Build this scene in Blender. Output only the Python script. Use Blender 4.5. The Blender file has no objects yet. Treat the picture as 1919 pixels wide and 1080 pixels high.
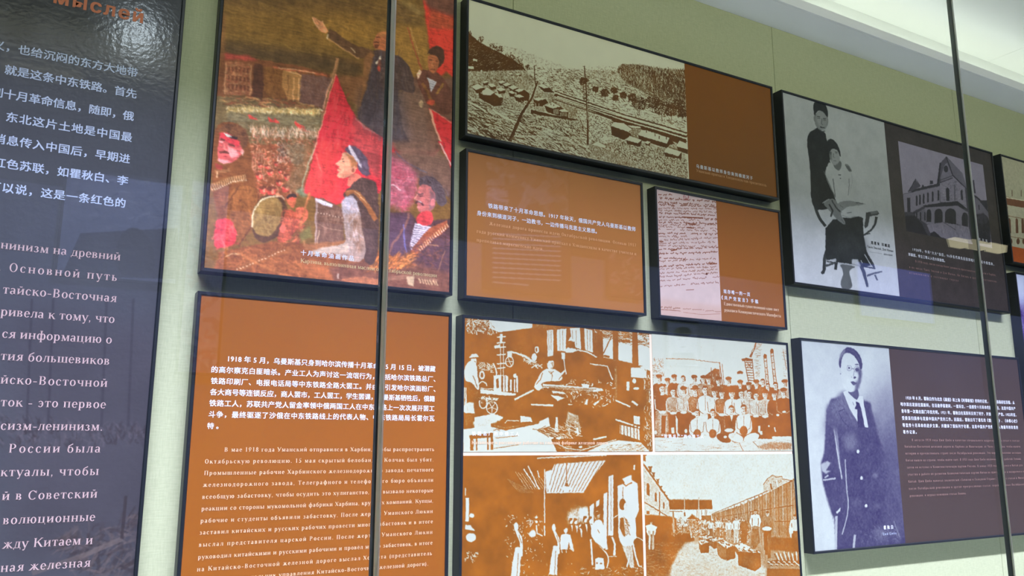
import bpy, bmesh, math
import numpy as np
from mathutils import Vector

# ---------------------------------------------------------------- camera
S = bpy.context.scene
COL = S.collection
CAM = np.array([0.0, -2.4, 1.5])
RT = np.array([0.86996674, -0.49310862, 0.00132848])
UP = np.array([-0.09404059, -0.16326524, 0.98209003])
FW = np.array([0.48406017, 0.85451059, 0.18840756])
FOC = 1531.88
cd = bpy.data.cameras.new('camera')
cam = bpy.data.objects.new('camera', cd)
COL.objects.link(cam)
cd.sensor_width = 36.0
cd.lens = FOC / 1919 * 36.0
cd.clip_start = 0.02
from mathutils import Matrix
cam.matrix_world = Matrix(((RT[0], UP[0], -FW[0], CAM[0]), (RT[1], UP[1], -FW[1], CAM[1]),
                           (RT[2], UP[2], -FW[2], CAM[2]), (0, 0, 0, 1)))
S.camera = cam

# ---------------------------------------------------------------- world, exposure
w = bpy.data.worlds.new('world')
S.world = w
w.use_nodes = True
w.node_tree.nodes['Background'].inputs[0].default_value = (0.45, 0.6, 1.0, 1)
w.node_tree.nodes['Background'].inputs[1].default_value = 0.15
S.view_settings.view_transform = 'Standard'
S.view_settings.look = 'None'
S.view_settings.gamma = 1.0
S.view_settings.exposure = 0.0
try:
    S.view_settings.use_curve_mapping = False
except Exception:
    pass


def light(kind, name, loc, target, energy, color, **kw):
    d = bpy.data.lights.new(name, kind)
    d.energy = energy
    d.color = color
    for k, v in kw.items():
        setattr(d, k, v)
    o = bpy.data.objects.new(name, d)
    COL.objects.link(o)
    o.location = loc
    q = (Vector(target) - Vector(loc)).to_track_quat('-Z', 'Y')
    o.rotation_euler = q.to_euler()
    return o


# long cool wall washer under the case ceiling just inside the glass, aimed at the foot of the wall
WASH = light('AREA', 'wall_washer', (2.6, -1.25, 3.3), (2.6, 0.05, 0.22), 84, (0.97, 0.99, 1.45),
             shape='RECTANGLE', size=7.5, size_y=0.08, spread=math.radians(76))
LOW = light('AREA', 'low_fill', (2.6, -1.27, 3.3), (2.6, 0.05, 0.25), 34, (0.98, 0.99, 1.3),
            shape='RECTANGLE', size=7.5, size_y=0.08, spread=math.radians(44))  # extra fill added to lift the lower wall, not a separate fixture
# added warm fill for the upper wall and soffit, no fixture of the case
WARM = light('AREA', 'warm_fill', (2.6, -1.2, 3.12), (2.6, 0.0, 3.0), 17, (1.0, 0.99, 0.78),
             shape='RECTANGLE', size=7.5, size_y=0.15)
# the spot lamp over the dark text panel whose glare shows on its laminate
SPOT = light('SPOT', 'accent_spot', (0.20, -1.22, 3.24), (0.1, 0.0, 1.9), 15, (0.80, 0.90, 1.0),
             spot_size=math.radians(80), spot_blend=0.9, shadow_soft_size=0.045)
# daylight-blue track spots of the hall behind the visitor
for _i, _x in enumerate((0.5, 2.6, 4.7, 6.8, 8.9)):
    light('SPOT', 'hall_spot', (_x, -4.1, 3.85), (_x + 0.2, -5.5, 1.5), 190, (0.42, 0.50, 1.0),
          spot_size=math.radians(100), spot_blend=0.8, shadow_soft_size=0.03)

GLASS_Y = -1.35
LED = 10.0


# ---------------------------------------------------------------- helpers
def back(px, py, y=0.0):
    """photo pixel -> point of the vertical plane at depth y"""
    px = np.asarray(px, float)
    py = np.asarray(py, float)
    dx = FW[0] * FOC + RT[0] * (px - 959.5) - UP[0] * (py - 540)
    dy = FW[1] * FOC + RT[1] * (px - 959.5) - UP[1] * (py - 540)
    dz = FW[2] * FOC + RT[2] * (px - 959.5) - UP[2] * (py - 540)
    t = (y - CAM[1]) / dy
    return CAM[0] + dx * t, CAM[2] + dz * t


def lin(c):
    c = np.asarray(c, float) / 255.0
    return np.where(c <= 0.04045, c / 12.92, ((c + 0.055) / 1.055) ** 2.4)


def tag(o, label=None, cat=None, group=None, kind=None):
    if label: o['label'] = label
    if cat: o['category'] = cat
    if group: o['group'] = group
    if kind: o['kind'] = kind
    return o


def empty(name, loc, label=None, cat=None, group=None, kind=None):
    o = bpy.data.objects.new(name, None)
    o.empty_display_size = 0.1
    COL.objects.link(o)
    o.location = loc
    return tag(o, label, cat, group, kind)


def mesh_obj(name, verts, faces, mat, parent=None, uvs=None, smooth=False):
    me = bpy.data.meshes.new(name)
    me.from_pydata([tuple(v) for v in verts], [], faces)
    if uvs is not None:
        ul = me.uv_layers.new(name='UVMap')
        for i, lp in enumerate(me.loops):
            ul.data[i].uv = uvs[lp.vertex_index]
    if mat: me.materials.append(mat)
    if smooth:
        for p in me.polygons: p.use_smooth = True
    o = bpy.data.objects.new(name, me)
    COL.objects.link(o)
    if parent is not None:
        o.parent = parent
        o.location = -Vector(parent.location) if parent.parent is None else -(Vector(parent.location) + Vector(parent.parent.location))
    return o


def bm_obj(name, bm, mat, parent=None, smooth=False):
    me = bpy.data.meshes.new(name)
    bmesh.ops.recalc_face_normals(bm, faces=bm.faces)
    bm.to_mesh(me)
    bm.free()
    if mat: me.materials.append(mat)
    if smooth:
        for p in me.polygons: p.use_smooth = True
    o = bpy.data.objects.new(name, me)
    COL.objects.link(o)
    if parent is not None:
        o.parent = parent
        o.location = -Vector(parent.location)
    return o


def box(bm, x0, x1, y0, y1, z0, z1, bev=0.0):
    vs = [bm.verts.new((x, y, z)) for x in (x0, x1) for y in (y0, y1) for z in (z0, z1)]
    fs = [(0, 1, 3, 2), (4, 6, 7, 5), (0, 4, 5, 1), (2, 3, 7, 6), (0, 2, 6, 4), (1, 5, 7, 3)]
    ff = [bm.faces.new([vs[i] for i in f]) for f in fs]
    if bev:
        es = list({e for f in ff for e in f.edges})
        bmesh.ops.bevel(bm, geom=es, offset=bev, segments=2, affect='EDGES', profile=0.5)


def box_obj(name, x0, x1, y0, y1, z0, z1, mat, parent=None, bev=0.0):
    bm = bmesh.new()
    box(bm, x0, x1, y0, y1, z0, z1, bev)
    return bm_obj(name, bm, mat, parent)


def translucent(name, color, fac=0.5, rough=0.3):
    """milky sealant or ground glass edge: light from the case side shines through it"""
    m = bpy.data.materials.new(name)
    m.use_nodes = True
    nt = m.node_tree
    b = nt.nodes['Principled BSDF']
    b.inputs['Base Color'].default_value = (*color, 1)
    b.inputs['Roughness'].default_value = rough
    t = nt.nodes.new('ShaderNodeBsdfTranslucent')
    t.inputs[0].default_value = (*color, 1)
    p = nt.nodes.new('ShaderNodeBsdfTransparent')
    p.inputs[0].default_value = (*[min(1, c * 1.2) for c in color], 1)
    m1 = nt.nodes.new('ShaderNodeMixShader'); m1.inputs[0].default_value = 0.45
    m2 = nt.nodes.new('ShaderNodeMixShader'); m2.inputs[0].default_value = fac
    nt.links.new(t.outputs[0], m1.inputs[1]); nt.links.new(p.outputs[0], m1.inputs[2])
    nt.links.new(b.outputs[0], m2.inputs[1]); nt.links.new(m1.outputs[0], m2.inputs[2])
    nt.links.new(m2.outputs[0], nt.nodes['Material Output'].inputs[0])
    return m


def material(name, color, rough=0.6, spec=0.3, metal=0.0, noise=0.0, nscale=20.0, bump=0.0, bscale=300.0, coat=0.0):
    m = bpy.data.materials.new(name)
    m.use_nodes = True
    nt = m.node_tree
    b = nt.nodes['Principled BSDF']
    b.inputs['Base Color'].default_value = (*color, 1)
    b.inputs['Roughness'].default_value = rough
    b.inputs['Specular IOR Level'].default_value = spec
    b.inputs['Metallic'].default_value = metal
    b.inputs['Coat Weight'].default_value = coat
    tc = nt.nodes.new('ShaderNodeTexCoord')
    if noise:
        n = nt.nodes.new('ShaderNodeTexNoise')
        n.inputs['Scale'].default_value = nscale
        n.inputs['Detail'].default_value = 5
        nt.links.new(tc.outputs['Object'], n.inputs['Vector'])
        mx = nt.nodes.new('ShaderNodeMix')
        mx.data_type = 'RGBA'
        mx.inputs['A'].default_value = (*[max(0, c * (1 - noise)) for c in color], 1)
        mx.inputs['B'].default_value = (*[min(1, c * (1 + noise)) for c in color], 1)
        nt.links.new(n.outputs['Fac'], mx.inputs['Factor'])
        nt.links.new(mx.outputs['Result'], b.inputs['Base Color'])
    if bump:
        n2 = nt.nodes.new('ShaderNodeTexNoise')
        n2.inputs['Scale'].default_value = bscale
        n2.inputs['Detail'].default_value = 3
        nt.links.new(tc.outputs['Object'], n2.inputs['Vector'])
        bp = nt.nodes.new('ShaderNodeBump')
        bp.inputs['Strength'].default_value = bump
        bp.inputs['Distance'].default_value = 0.002
        nt.links.new(n2.outputs['Fac'], bp.inputs['Height'])
        nt.links.new(bp.outputs['Normal'], b.inputs['Normal'])
    return m


def emission(name, color, strength):
    m = bpy.data.materials.new(name)
    m.use_nodes = True
    nt = m.node_tree
    nt.nodes.remove(nt.nodes['Principled BSDF'])
    e = nt.nodes.new('ShaderNodeEmission')
    e.inputs[0].default_value = (*color, 1)
    e.inputs[1].default_value = strength
    nt.links.new(e.outputs[0], nt.nodes['Material Output'].inputs[0])
    return m


# ---------------------------------------------------------------- printed pictures: a small painter that fills an image in memory
RNG = np.random.default_rng(7)


def vnoise(h, w, cell, octaves=4, seed=0, aniso=1.0):
    r = np.random.default_rng(seed)
    out = np.zeros((h, w), np.float32)
    amp, tot = 1.0, 0.0
    for _ in range(octaves):
        ch, cw = max(cell, 1.0), max(cell * aniso, 1.0)
        gh, gw = int(h / ch) + 3, int(w / cw) + 3
        g = r.random((gh, gw)).astype(np.float32)
        yy = np.arange(h) / ch
        xx = np.arange(w) / cw
        yi = yy.astype(int); xi = xx.astype(int)
        fy = (yy - yi)[:, None]; fx = (xx - xi)[None, :]
        fy = fy * fy * (3 - 2 * fy); fx = fx * fx * (3 - 2 * fx)
        a = g[yi][:, xi]; b = g[yi][:, xi + 1]; c = g[yi + 1][:, xi]; d = g[yi + 1][:, xi + 1]
        out += amp * ((a * (1 - fx) + b * fx) * (1 - fy) + (c * (1 - fx) + d * fx) * fy)
        tot += amp
        amp *= 0.55
        cell /= 2.0
        if cell < 0.8: break
    return out / tot


def blur(a, r):
    r = int(r)
    if r < 1: return a
    for ax in (0, 1):
        for _ in range(2):
            p = np.pad(a, [(r + 1, r) if i == ax else (0, 0) for i in range(a.ndim)], mode='edge')
            c = np.cumsum(p, axis=ax, dtype=np.float64)
            n = a.shape[ax]
            hi = np.take(c, np.arange(2 * r + 1, 2 * r + 1 + n), axis=ax)
            lo = np.take(c, np.arange(0, n), axis=ax)
            a = ((hi - lo) / (2 * r + 1)).astype(np.float32)
    return a


class Art:
    """canvas over the wall rectangle X0..X1, Z0..Z1; shapes are given in zoomed crop coordinates (ox, oy, scale)"""

    def __init__(s, X0, X1, Z0, Z1, ppm, base, ch=3):
        s.r = (X0, X1, Z0, Z1)
        s.W = int((X1 - X0) * ppm); s.H = int((Z1 - Z0) * ppm); s.ppm = ppm; s.ch = ch
        s.a = np.empty((s.H, s.W, ch), np.float32)
        s.a[:] = np.asarray(base, np.float32).reshape(1, 1, -1)
        s.crop = (0, 0, 1.0)
        s.dep = 0.0

    def pt(s, pts):
        p = np.asarray(pts, float).reshape(-1, 2)
        ox, oy, k = s.crop
        X, Z = back(ox + p[:, 0] / k, oy + p[:, 1] / k, s.dep)
        return np.stack([(X - s.r[0]) * s.ppm, (s.r[3] - Z) * s.ppm], 1)

    def scale(s, x, y):
        q = s.pt([(x, y), (x + 1, y), (x, y + 1)])
        return 0.5 * (np.hypot(*(q[1] - q[0])) + np.hypot(*(q[2] - q[0])))

    def _fill(s, q, color, alpha, soft=0):
        x0 = max(int(q[:, 0].min()) - 1 - 2 * soft, 0); x1 = min(int(q[:, 0].max()) + 2 + 2 * soft, s.W)
        y0 = max(int(q[:, 1].min()) - 1 - 2 * soft, 0); y1 = min(int(q[:, 1].max()) + 2 + 2 * soft, s.H)
        if x1 <= x0 or y1 <= y0: return
        xs = np.arange(x0, x1) + 0.5
        m = np.zeros((y1 - y0, x1 - x0), np.float32)
        a = q; b = np.roll(q, -1, 0)
        for j, yy in enumerate(np.arange(y0, y1) + 0.5):
            k = (a[:, 1] > yy) != (b[:, 1] > yy)
            if not k.any(): continue
            t = (yy - a[k, 1]) / (b[k, 1] - a[k, 1])
            xc = np.sort(a[k, 0] + t * (b[k, 0] - a[k, 0]))
            for i in range(0, len(xc) - 1, 2):
                m[j] += np.clip(np.minimum(xs + .5, xc[i + 1]) - np.maximum(xs - .5, xc[i]), 0, 1)
        if soft: m = blur(m, soft)
        s._comp(m, x0, x1, y0, y1, color, alpha)

    def _comp(s, m, x0, x1, y0, y1, color, alpha):
        m = (np.clip(m, 0, 1) * alpha)[..., None]
        r = s.a[y0:y1, x0:x1]
        r += (np.asarray(color, np.float32).reshape(1, 1, -1) - r) * m

    def poly(s, pts, color, alpha=1.0, soft=0, sm=False):
        p = np.asarray(pts, float).reshape(-1, 2)
        if sm:
            for _ in range(2):
                n = np.roll(p, -1, 0)
                p = np.stack([p * .75 + n * .25, p * .25 + n * .75], 1).reshape(-1, 2)
        s._fill(s.pt(p), color, alpha, soft)

    def ell(s, cx, cy, rx, ry, color, alpha=1.0, rot=0.0, soft=0, a0=0, a1=360):
        t = np.radians(np.linspace(a0, a1, 25 if a1 - a0 < 360 else 33)[:None if a1 - a0 < 360 else -1])
        x = rx * np.cos(t); y = ry * np.sin(t); c, d = math.cos(math.radians(rot)), math.sin(math.radians(rot))
        s._fill(s.pt(np.stack([cx + x * c - y * d, cy + x * d + y * c], 1)), color, alpha, soft)

    def line(s, pts, w, color, alpha=1.0, w1=None, sm=False):
        p = np.asarray(pts, float).reshape(-1, 2)
        if sm and len(p) > 2:
            for _ in range(2):
                p = np.concatenate([p[:1], np.stack([p[:-1] * .75 + p[1:] * .25, p[:-1] * .25 + p[1:] * .75], 1).reshape(-1, 2), p[-1:]])
        ww = np.linspace(w, w if w1 is None else w1, len(p)) / 2
        d = np.gradient(p, axis=0) if len(p) > 2 else np.repeat(p[1:] - p[:1], 2, 0)
        d /= np.maximum(np.hypot(d[:, 0], d[:, 1]), 1e-6)[:, None]
        n = np.stack([-d[:, 1], d[:, 0]], 1) * ww[:, None]
        s._fill(s.pt(np.concatenate([p + n, (p - n)[::-1]])), color, alpha)

    def arc(s, cx, cy, rx, ry, w, color, a0=0, a1=360, alpha=1.0):
        t = np.radians(np.linspace(a0, a1, 24))
        s.line(np.stack([cx + rx * np.cos(t), cy + ry * np.sin(t)], 1), w, color, alpha)

    def mask(s, pts, sm=False):
        b = Art.__new__(Art)
        b.r = s.r; b.W = s.W; b.H = s.H; b.ppm = s.ppm; b.ch = 1; b.crop = s.crop; b.dep = s.dep
        b.a = np.zeros((s.H, s.W, 1), np.float32)
        b.poly(pts, [1.0], sm=sm)
        return b.a[..., 0]

    def dabs(s, pts, n, ln, w, pal, ang=0.0, spread=0.5, alpha=0.8, seed=1, sm=False):
        """short brush strokes scattered inside an outline"""
        r = np.random.default_rng(seed)
        p = np.asarray(pts, float).reshape(-1, 2)
        if sm:
            nx = np.roll(p, -1, 0)
            p = np.stack([p * .75 + nx * .25, p * .25 + nx * .75], 1).reshape(-1, 2)
        lo, hi = p.min(0), p.max(0)
        a, b = p, np.roll(p, -1, 0)
        k = 0
        for _ in range(n * 4):
            if k >= n: break
            c = lo + r.random(2) * (hi - lo)
            e = (a[:, 1] > c[1]) != (b[:, 1] > c[1])
            if not e.any(): continue
            xc = a[e, 0] + (c[1] - a[e, 1]) / (b[e, 1] - a[e, 1]) * (b[e, 0] - a[e, 0])
            if (xc > c[0]).sum() % 2 == 0: continue
            k += 1
            t = math.radians(ang) + r.normal() * spread
            L = ln * (0.5 + r.random()) / 2
            dx, dy = math.cos(t) * L, math.sin(t) * L
            ww = w * (0.5 + r.random())
            col = np.asarray(pal[r.integers(len(pal))], float)
            col = col * (0.9 + 0.2 * r.random())
            s.line([(c[0] - dx, c[1] - dy), c + r.normal(size=2) * w * .5, (c[0] + dx, c[1] + dy)], ww * .4, col, alpha * (0.5 + .5 * r.random()), ww * .9)

    def image(s, name, gain=1.0):
        a = np.clip(s.a, 0, 255)
        rgb = a if s.ch == 3 else np.repeat(a, 3, 2)
        out = np.ones((s.H, s.W, 4), np.float32)
        out[..., :3] = rgb[::-1] / 255.0
        im = bpy.data.images.new(name, s.W, s.H)
        im.pixels.foreach_set(out.ravel())
        im.update()
        im.pack()
        return im


def warp(art, amp, cell, seed=0):
    """let hard outlines waver like ink or a loaded brush"""
    nx = (vnoise(art.H, art.W, cell, 3, seed) - .5) * 2 * amp
    ny = (vnoise(art.H, art.W, cell, 3, seed + 9) - .5) * 2 * amp
    yy, xx = np.mgrid[0:art.H, 0:art.W]
    xi = np.clip((xx + nx).round().astype(int), 0, art.W - 1)
    yi = np.clip((yy + ny).round().astype(int), 0, art.H - 1)
    art.a = art.a[yi, xi]
    return art


def bitone(art, dark, lightc, seed=3, grain=0.35, lo=0.42, hi=0.58, cell=6, fine=0.25):
    """turn a one-channel tone canvas (0..1) into a contrasty two-ink reprographic print"""
    warp(art, 1.9, 8, seed)
    t0 = art.a[..., 0]
    t0 = t0 + 0.7 * (t0 - blur(t0, 4)) + 0.25 * (t0 - blur(t0, 14))
    n = vnoise(art.H, art.W, cell, 4, seed) - 0.5
    nb = vnoise(art.H, art.W, 34, 4, seed + 3) - 0.5
    r = np.random.default_rng(seed + 1).random((art.H, art.W)).astype(np.float32) - 0.5
    n2 = blur(r, 1) * 2.2
    v = t0 + n * grain * 2.6 + nb * 0.16 + n2 * fine * 1.5
    lo, hi = lo - 0.13, hi + 0.17
    t = np.clip((v - lo) / (hi - lo), 0, 1)
    t = t * t * (3 - 2 * t)
    t = (0.55 * t + 0.45 * blur(t, 1))[..., None]
    mott = (vnoise(art.H, art.W, 60, 5, seed + 5) - 0.5)[..., None]
    d = np.asarray(dark, np.float32) * (1 + 0.35 * mott)
    l = np.asarray(lightc, np.float32) * (1 + 0.04 * mott)
    art.a = (d * (1 - t) + l * t).astype(np.float32)
    art.ch = 3
    return art


def print_mat(name, im, gain=(1, 1, 1), rough=0.4, spec=0.25, coat=0.0, bump=0.0):
    m = bpy.data.materials.new(name)
    m.use_nodes = True
    nt = m.node_tree
    b = nt.nodes['Principled BSDF']
    t = nt.nodes.new('ShaderNodeTexImage')
    t.image = im
    t.extension = 'EXTEND'
    mx = nt.nodes.new('ShaderNodeMix')
    mx.data_type = 'RGBA'; mx.blend_type = 'MULTIPLY'
    mx.inputs['Factor'].default_value = 1.0
    mx.inputs['B'].default_value = (*gain, 1)
    nt.links.new(t.outputs['Color'], mx.inputs['A'])
    nt.links.new(mx.outputs['Result'], b.inputs['Base Color'])
    b.inputs['Roughness'].default_value = rough
    b.inputs['Specular IOR Level'].default_value = spec
    b.inputs['Coat Weight'].default_value = coat
    b.inputs['Coat Roughness'].default_value = 0.16
    if bump:
        tc = nt.nodes.new('ShaderNodeTexCoord')
        n = nt.nodes.new('ShaderNodeTexNoise')
        n.inputs['Scale'].default_value = 70
        n.inputs['Detail'].default_value = 2
        nt.links.new(tc.outputs['Object'], n.inputs['Vector'])
        bp = nt.nodes.new('ShaderNodeBump')
        bp.inputs['Strength'].default_value = bump
        bp.inputs['Distance'].default_value = 0.002
        nt.links.new(n.outputs['Fac'], bp.inputs['Height'])
        nt.links.new(bp.outputs['Normal'], b.inputs['Normal'])
        nt.links.new(bp.outputs['Normal'], b.inputs['Coat Normal'])
    return m


def print_plane(name, X0, X1, Z0, Z1, mat, parent, y=0.0):
    """a mounted sheet, 1.5 mm thick"""
    t = 0.0015
    v = [(X0, y, Z0), (X1, y, Z0), (X1, y, Z1), (X0, y, Z1), (X0, y + t, Z0), (X1, y + t, Z0), (X1, y + t, Z1), (X0, y + t, Z1)]
    f = [(0, 1, 2, 3), (0, 4, 5, 1), (1, 5, 6, 2), (2, 6, 7, 3), (3, 7, 4, 0), (4, 7, 6, 5)]
    uv = [(0, 0), (1, 0), (1, 1), (0, 1)] * 2
    return mesh_obj(name, v, f, mat, parent, uvs=uv)


def frame_panel(name, X0, X1, Z0, Z1, label, cat='picture'):
    """X0..Z1 = visible print; slim black rail round it standing 45 mm off the wall"""
    g = empty(name, (0.5 * (X0 + X1), 0.046, Z0 - FB), label, cat)
    o = FB
    for nm, pr in (('left', 0), ('right', 1), ('bottom', 2), ('top', 3)):
        bm = bmesh.new()
        yo, yi = -0.005, 0.0455
        # mitred rail with a small inner chamfer
        prof = [(0.0, yo + 0.0015), (0.0015, yo), (o - 0.003, yo), (o, yo + 0.003), (o, yi), (0.0, yi)]   # (inward offset, y)
        rings = []
        for end in (0, 1):
            ring = []
            for d, y in prof:
                if nm == 'left': c = (X0 - o + d, y, (Z0 - o + d) if end == 0 else (Z1 + o - d))
                elif nm == 'right': c = (X1 + o - d, y, (Z0 - o + d) if end == 0 else (Z1 + o - d))
                elif nm == 'bottom': c = ((X0 - o + d) if end == 0 else (X1 + o - d), y, Z0 - o + d)
                else: c = ((X0 - o + d) if end == 0 else (X1 + o - d), y, Z1 + o - d)
                ring.append(bm.verts.new(c))
            rings.append(ring)
        n = len(prof)
        for i in range(n):
            bm.faces.new([rings[0][i], rings[0][(i + 1) % n], rings[1][(i + 1) % n], rings[1][i]])
        bm.faces.new(rings[0]); bm.faces.new(rings[1][::-1])
        bm_obj('frame_rail', bm, M_FRAME, g)
    box_obj('backing_board', X0 - 0.004, X1 + 0.004, 0.004, 0.030, Z0 - 0.004, Z1 + 0.004, M_BACK, g)
    return g


FB = 0.0105
M_FRAME = material('black_frame_lacquer', (0.012, 0.015, 0.018), 0.42, 0.35, noise=0.2, nscale=60)
M_BACK = material('backing_card', (0.05, 0.05, 0.05), 0.8)
M_WHITE_INK = material('white_lettering', (0.86, 0.88, 0.9), 0.5, 0.2)


def ink(name, rgb, gain=1.0):
    return material(name, tuple(float(x) * gain for x in lin(rgb)), 0.5, 0.2)


# ---------------------------------------------------------------- lettering
TEXTCACHE = {}


def sans_line(parent, text, a, b, size, mat, bold=0.0, name='text_line', right=False, sx=1.0):
    """one printed line from photo pixel a (left end of baseline) to b (right end); size = glyph body in metres"""
    Xa, Za = back(*a)
    Xb, Zb = back(*b)
    Z = 0.5 * (Za + Zb)

    def ext(sp):
        cu = bpy.data.curves.new('t', 'FONT')
        cu.body = text
        cu.size = size
        cu.resolution_u = 2
        cu.space_character = sp
        o = bpy.data.objects.new('t', cu)
        COL.objects.link(o)
        dg = bpy.context.evaluated_depsgraph_get()
        dg.update()
        me = bpy.data.meshes.new_from_object(o.evaluated_get(dg))
        bpy.data.objects.remove(o)
        bpy.data.curves.remove(cu)
        n = len(me.vertices)
        co = np.empty(n * 3)
        me.vertices.foreach_get('co', co)
        return me, co.reshape(-1, 3)
    want = (Xb - Xa)
    if len(text) > 1:
        _, c1 = ext(1.0); _, c2 = ext(1.3)
        w1 = (c1[:, 0].max() - c1[:, 0].min()) * sx; w2 = (c2[:, 0].max() - c2[:, 0].min()) * sx
        sp = 1.0 + 0.3 * (want - w1) / max(w2 - w1, 1e-6)
        sp = max(sp, 0.55)
    else:
        sp = 1.0
    me, c = ext(sp)
    x = (c[:, 0] - c[:, 0].min()) * sx
    if x.max() > 0 and len(text) > 1: x *= want / x.max()
    out = np.stack([Xa + x, np.full(len(x), -0.0007), Z + c[:, 1]], 1)
    fs = [tuple(p.vertices) for p in me.polygons]
    bpy.data.meshes.remove(me)
    V, F = [], []
    d = bold * size
    for i, (ux, uz) in enumerate(((-d, -d * .6), (d, -d * .6), (-d, d * .6), (d, d * .6)) if bold else ((0, 0),)):
        q = out + np.array([ux, -0.00002 * i, uz])
        F += [tuple(v + len(V) for v in f) for f in fs]
        V += q.tolist()
    me = bpy.data.meshes.new(name)
    me.from_pydata(V, [], F)
    me.materials.append(mat)
    o = bpy.data.objects.new(name, me)
    COL.objects.link(o)
    o.parent = parent
    o.location = -Vector(parent.location)
    return o


# a stroke-built book serif for Cyrillic: s stem, h hairline, d diagonal, o ring, f foot serif
def _glyphs():
    G = {}
    b = 3
    G['а'] = (.44, [('s', .31, 0, .33, 1), ('o', .2, .33, .155, .135, 0, 160), ('o', .18, .125, .15, .135, 20, 330)])
    G['б'] = (.5, [('o', .25, .21, .2, .225, 0, 360), ('d', .08, .25, .14, .5, .07), ('d', .13, .5, .4, .66, .06)])
    G['в'] = (.47, [('s', .12, 0, .46, b), ('o', .22, .345, .15, .118, -90, 90), ('o', .22, .122, .18, .125, -90, 90), ('h', .1, .24, .447), ('h', .1, .24, .235), ('h', .1, .24, .015)])
    G['г'] = (.4, [('s', .12, 0, .46, b), ('h', .1, .37, .445), ('d', .365, .46, .365, .34, .03)])
    G['д'] = (.51, [('d', .2, .45, .12, .02, .04), ('s', .37, 0, .46, 2), ('h', .15, .4, .445), ('h', .03, .48, .015), ('d', .045, .02, .045, -.11, .035), ('d', .465, .02, .465, -.11, .035)])
    G['е'] = (.44, [('o', .225, .23, .19, .24, 0, 320), ('h', .06, .4, .25)])
    G['ё'] = (.44, G['е'][1] + [('o', .14, .6, .035, .035, 0, 360), ('o', .31, .6, .035, .035, 0, 360)])
    G['ж'] = (.68, [('s', .34, 0, .46, b), ('d', .34, .24, .1, .44, .04), ('d', .3, .26, .08, .02, .08), ('d', .34, .24, .58, .44, .04), ('d', .38, .26, .6, .02, .08), ('f', .07, .015), ('f', .61, .015)])
    G['з'] = (.4, [('o', .18, .342, .145, .118, -90, 160), ('o', .18, .12, .17, .132, -160, 90)])
    G['и'] = (.54, [('s', .12, 0, .46, b), ('s', .41, 0, .46, b), ('d', .15, .08, .38, .38, .04)])
    G['й'] = (.54, G['и'][1] + [('o', .265, .62, .1, .07, 180, 360)])
    G['к'] = (.49, [('s', .12, 0, .46, b), ('d', .16, .22, .38, .43, .04), ('d', .23, .29, .41, .02, .085), ('f', .42, .015), ('o', .38, .42, .035, .035, 0, 360)])
    G['л'] = (.5, [('s', .38, 0, .46, b), ('d', .12, .03, .19, .45, .045), ('h', .15, .4, .445), ('o', .075, .035, .045, .04, 0, 360)])
    G['м'] = (.64, [('d', .12, 0, .14, .46, .04), ('d', .15, .46, .32, .02, .09), ('d', .31, .02, .47, .44, .035), ('s', .51, 0, .46, b), ('f', .12, .015), ('f', .12, .445)])
    G['н'] = (.54, [('s', .12, 0, .46, b), ('s', .41, 0, .46, b), ('h', .12, .41, .235)])
    G['о'] = (.48, [('o', .24, .23, .2, .24, 0, 360)])
    G['п'] = (.54, [('s', .12, 0, .46, b), ('s', .41, 0, .46, b), ('h', .1, .43, .445)])
    G['р'] = (.5, [('s', .12, -.2, .46, b), ('o', .26, .23, .18, .24, -140, 140)])
    G['с'] = (.43, [('o', .225, .23, .19, .24, 45, 320), ('o', .345, .36, .035, .035, 0, 360)])
    G['т'] = (.44, [('s', .22, 0, .46, 1), ('h', .04, .4, .445), ('d', .045, .46, .045, .34, .03), ('d', .395, .46, .395, .34, .03)])
    G['у'] = (.47, [('d', .08, .44, .25, .03, .09), ('d', .4, .44, .2, -.15, .04), ('f', .08, .445), ('f', .4, .445), ('o', .15, -.16, .06, .04, 0, 360)])
    G['ф'] = (.66, [('s', .33, -.2, .68, b), ('o', .21, .23, .16, .24, 30, 330), ('o', .45, .23, .16, .24, -150, 150)])
    G['х'] = (.48, [('d', .08, .44, .4, .02, .085), ('d', .4, .44, .08, .02, .04), ('f', .08, .445), ('f', .4, .445), ('f', .08, .015), ('f', .4, .015)])
    G['ц'] = (.55, [('s', .12, 0, .46, b), ('s', .4, 0, .46, b), ('h', .1, .5, .015), ('d', .5, .03, .5, -.11, .035)])
    G['ч'] = (.51, [('s', .39, 0, .46, b), ('s', .12, .26, .46, 2), ('o', .24, .27, .14, .09, 180, 280), ('h', .22, .39, .19)])
    G['ш'] = (.74, [('s', .12, 0, .46, b), ('s', .37, 0, .46, b), ('s', .62, 0, .46, b), ('h', .1, .64, .015)])
    G['щ'] = (.77, G['ш'][1] + [('h', .6, .74, .015), ('d', .73, .03, .73, -.11, .035)])
    G['ь'] = (.45, [('s', .12, 0, .46, b), ('o', .22, .13, .17, .135, -90, 90), ('h', .12, .23, .25), ('h', .1, .23, .015)])
    G['ъ'] = (.52, [('s', .2, 0, .46, b), ('o', .3, .13, .17, .135, -90, 90), ('h', .2, .31, .25), ('h', .18, .31, .015), ('h', .03, .2, .445), ('d', .04, .46, .04, .35, .03)])
    G['ы'] = (.67, G['ь'][1] + [('s', .55, 0, .46, b)])
    G['э'] = (.43, [('o', .19, .23, .19, .24, -140, 140), ('h', .14, .37, .24)])
    G['ю'] = (.7, [('s', .12, 0, .46, b), ('h', .12, .3, .235), ('o', .46, .23, .19, .24, 0, 360)])
    G['я'] = (.48, [('s', .37, 0, .46, b), ('o', .26, .335, .16, .122, 90, 270), ('h', .25, .38, .447), ('h', .25, .38, .22), ('d', .27, .22, .1, .02, .08), ('f', .09, .015)])
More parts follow.
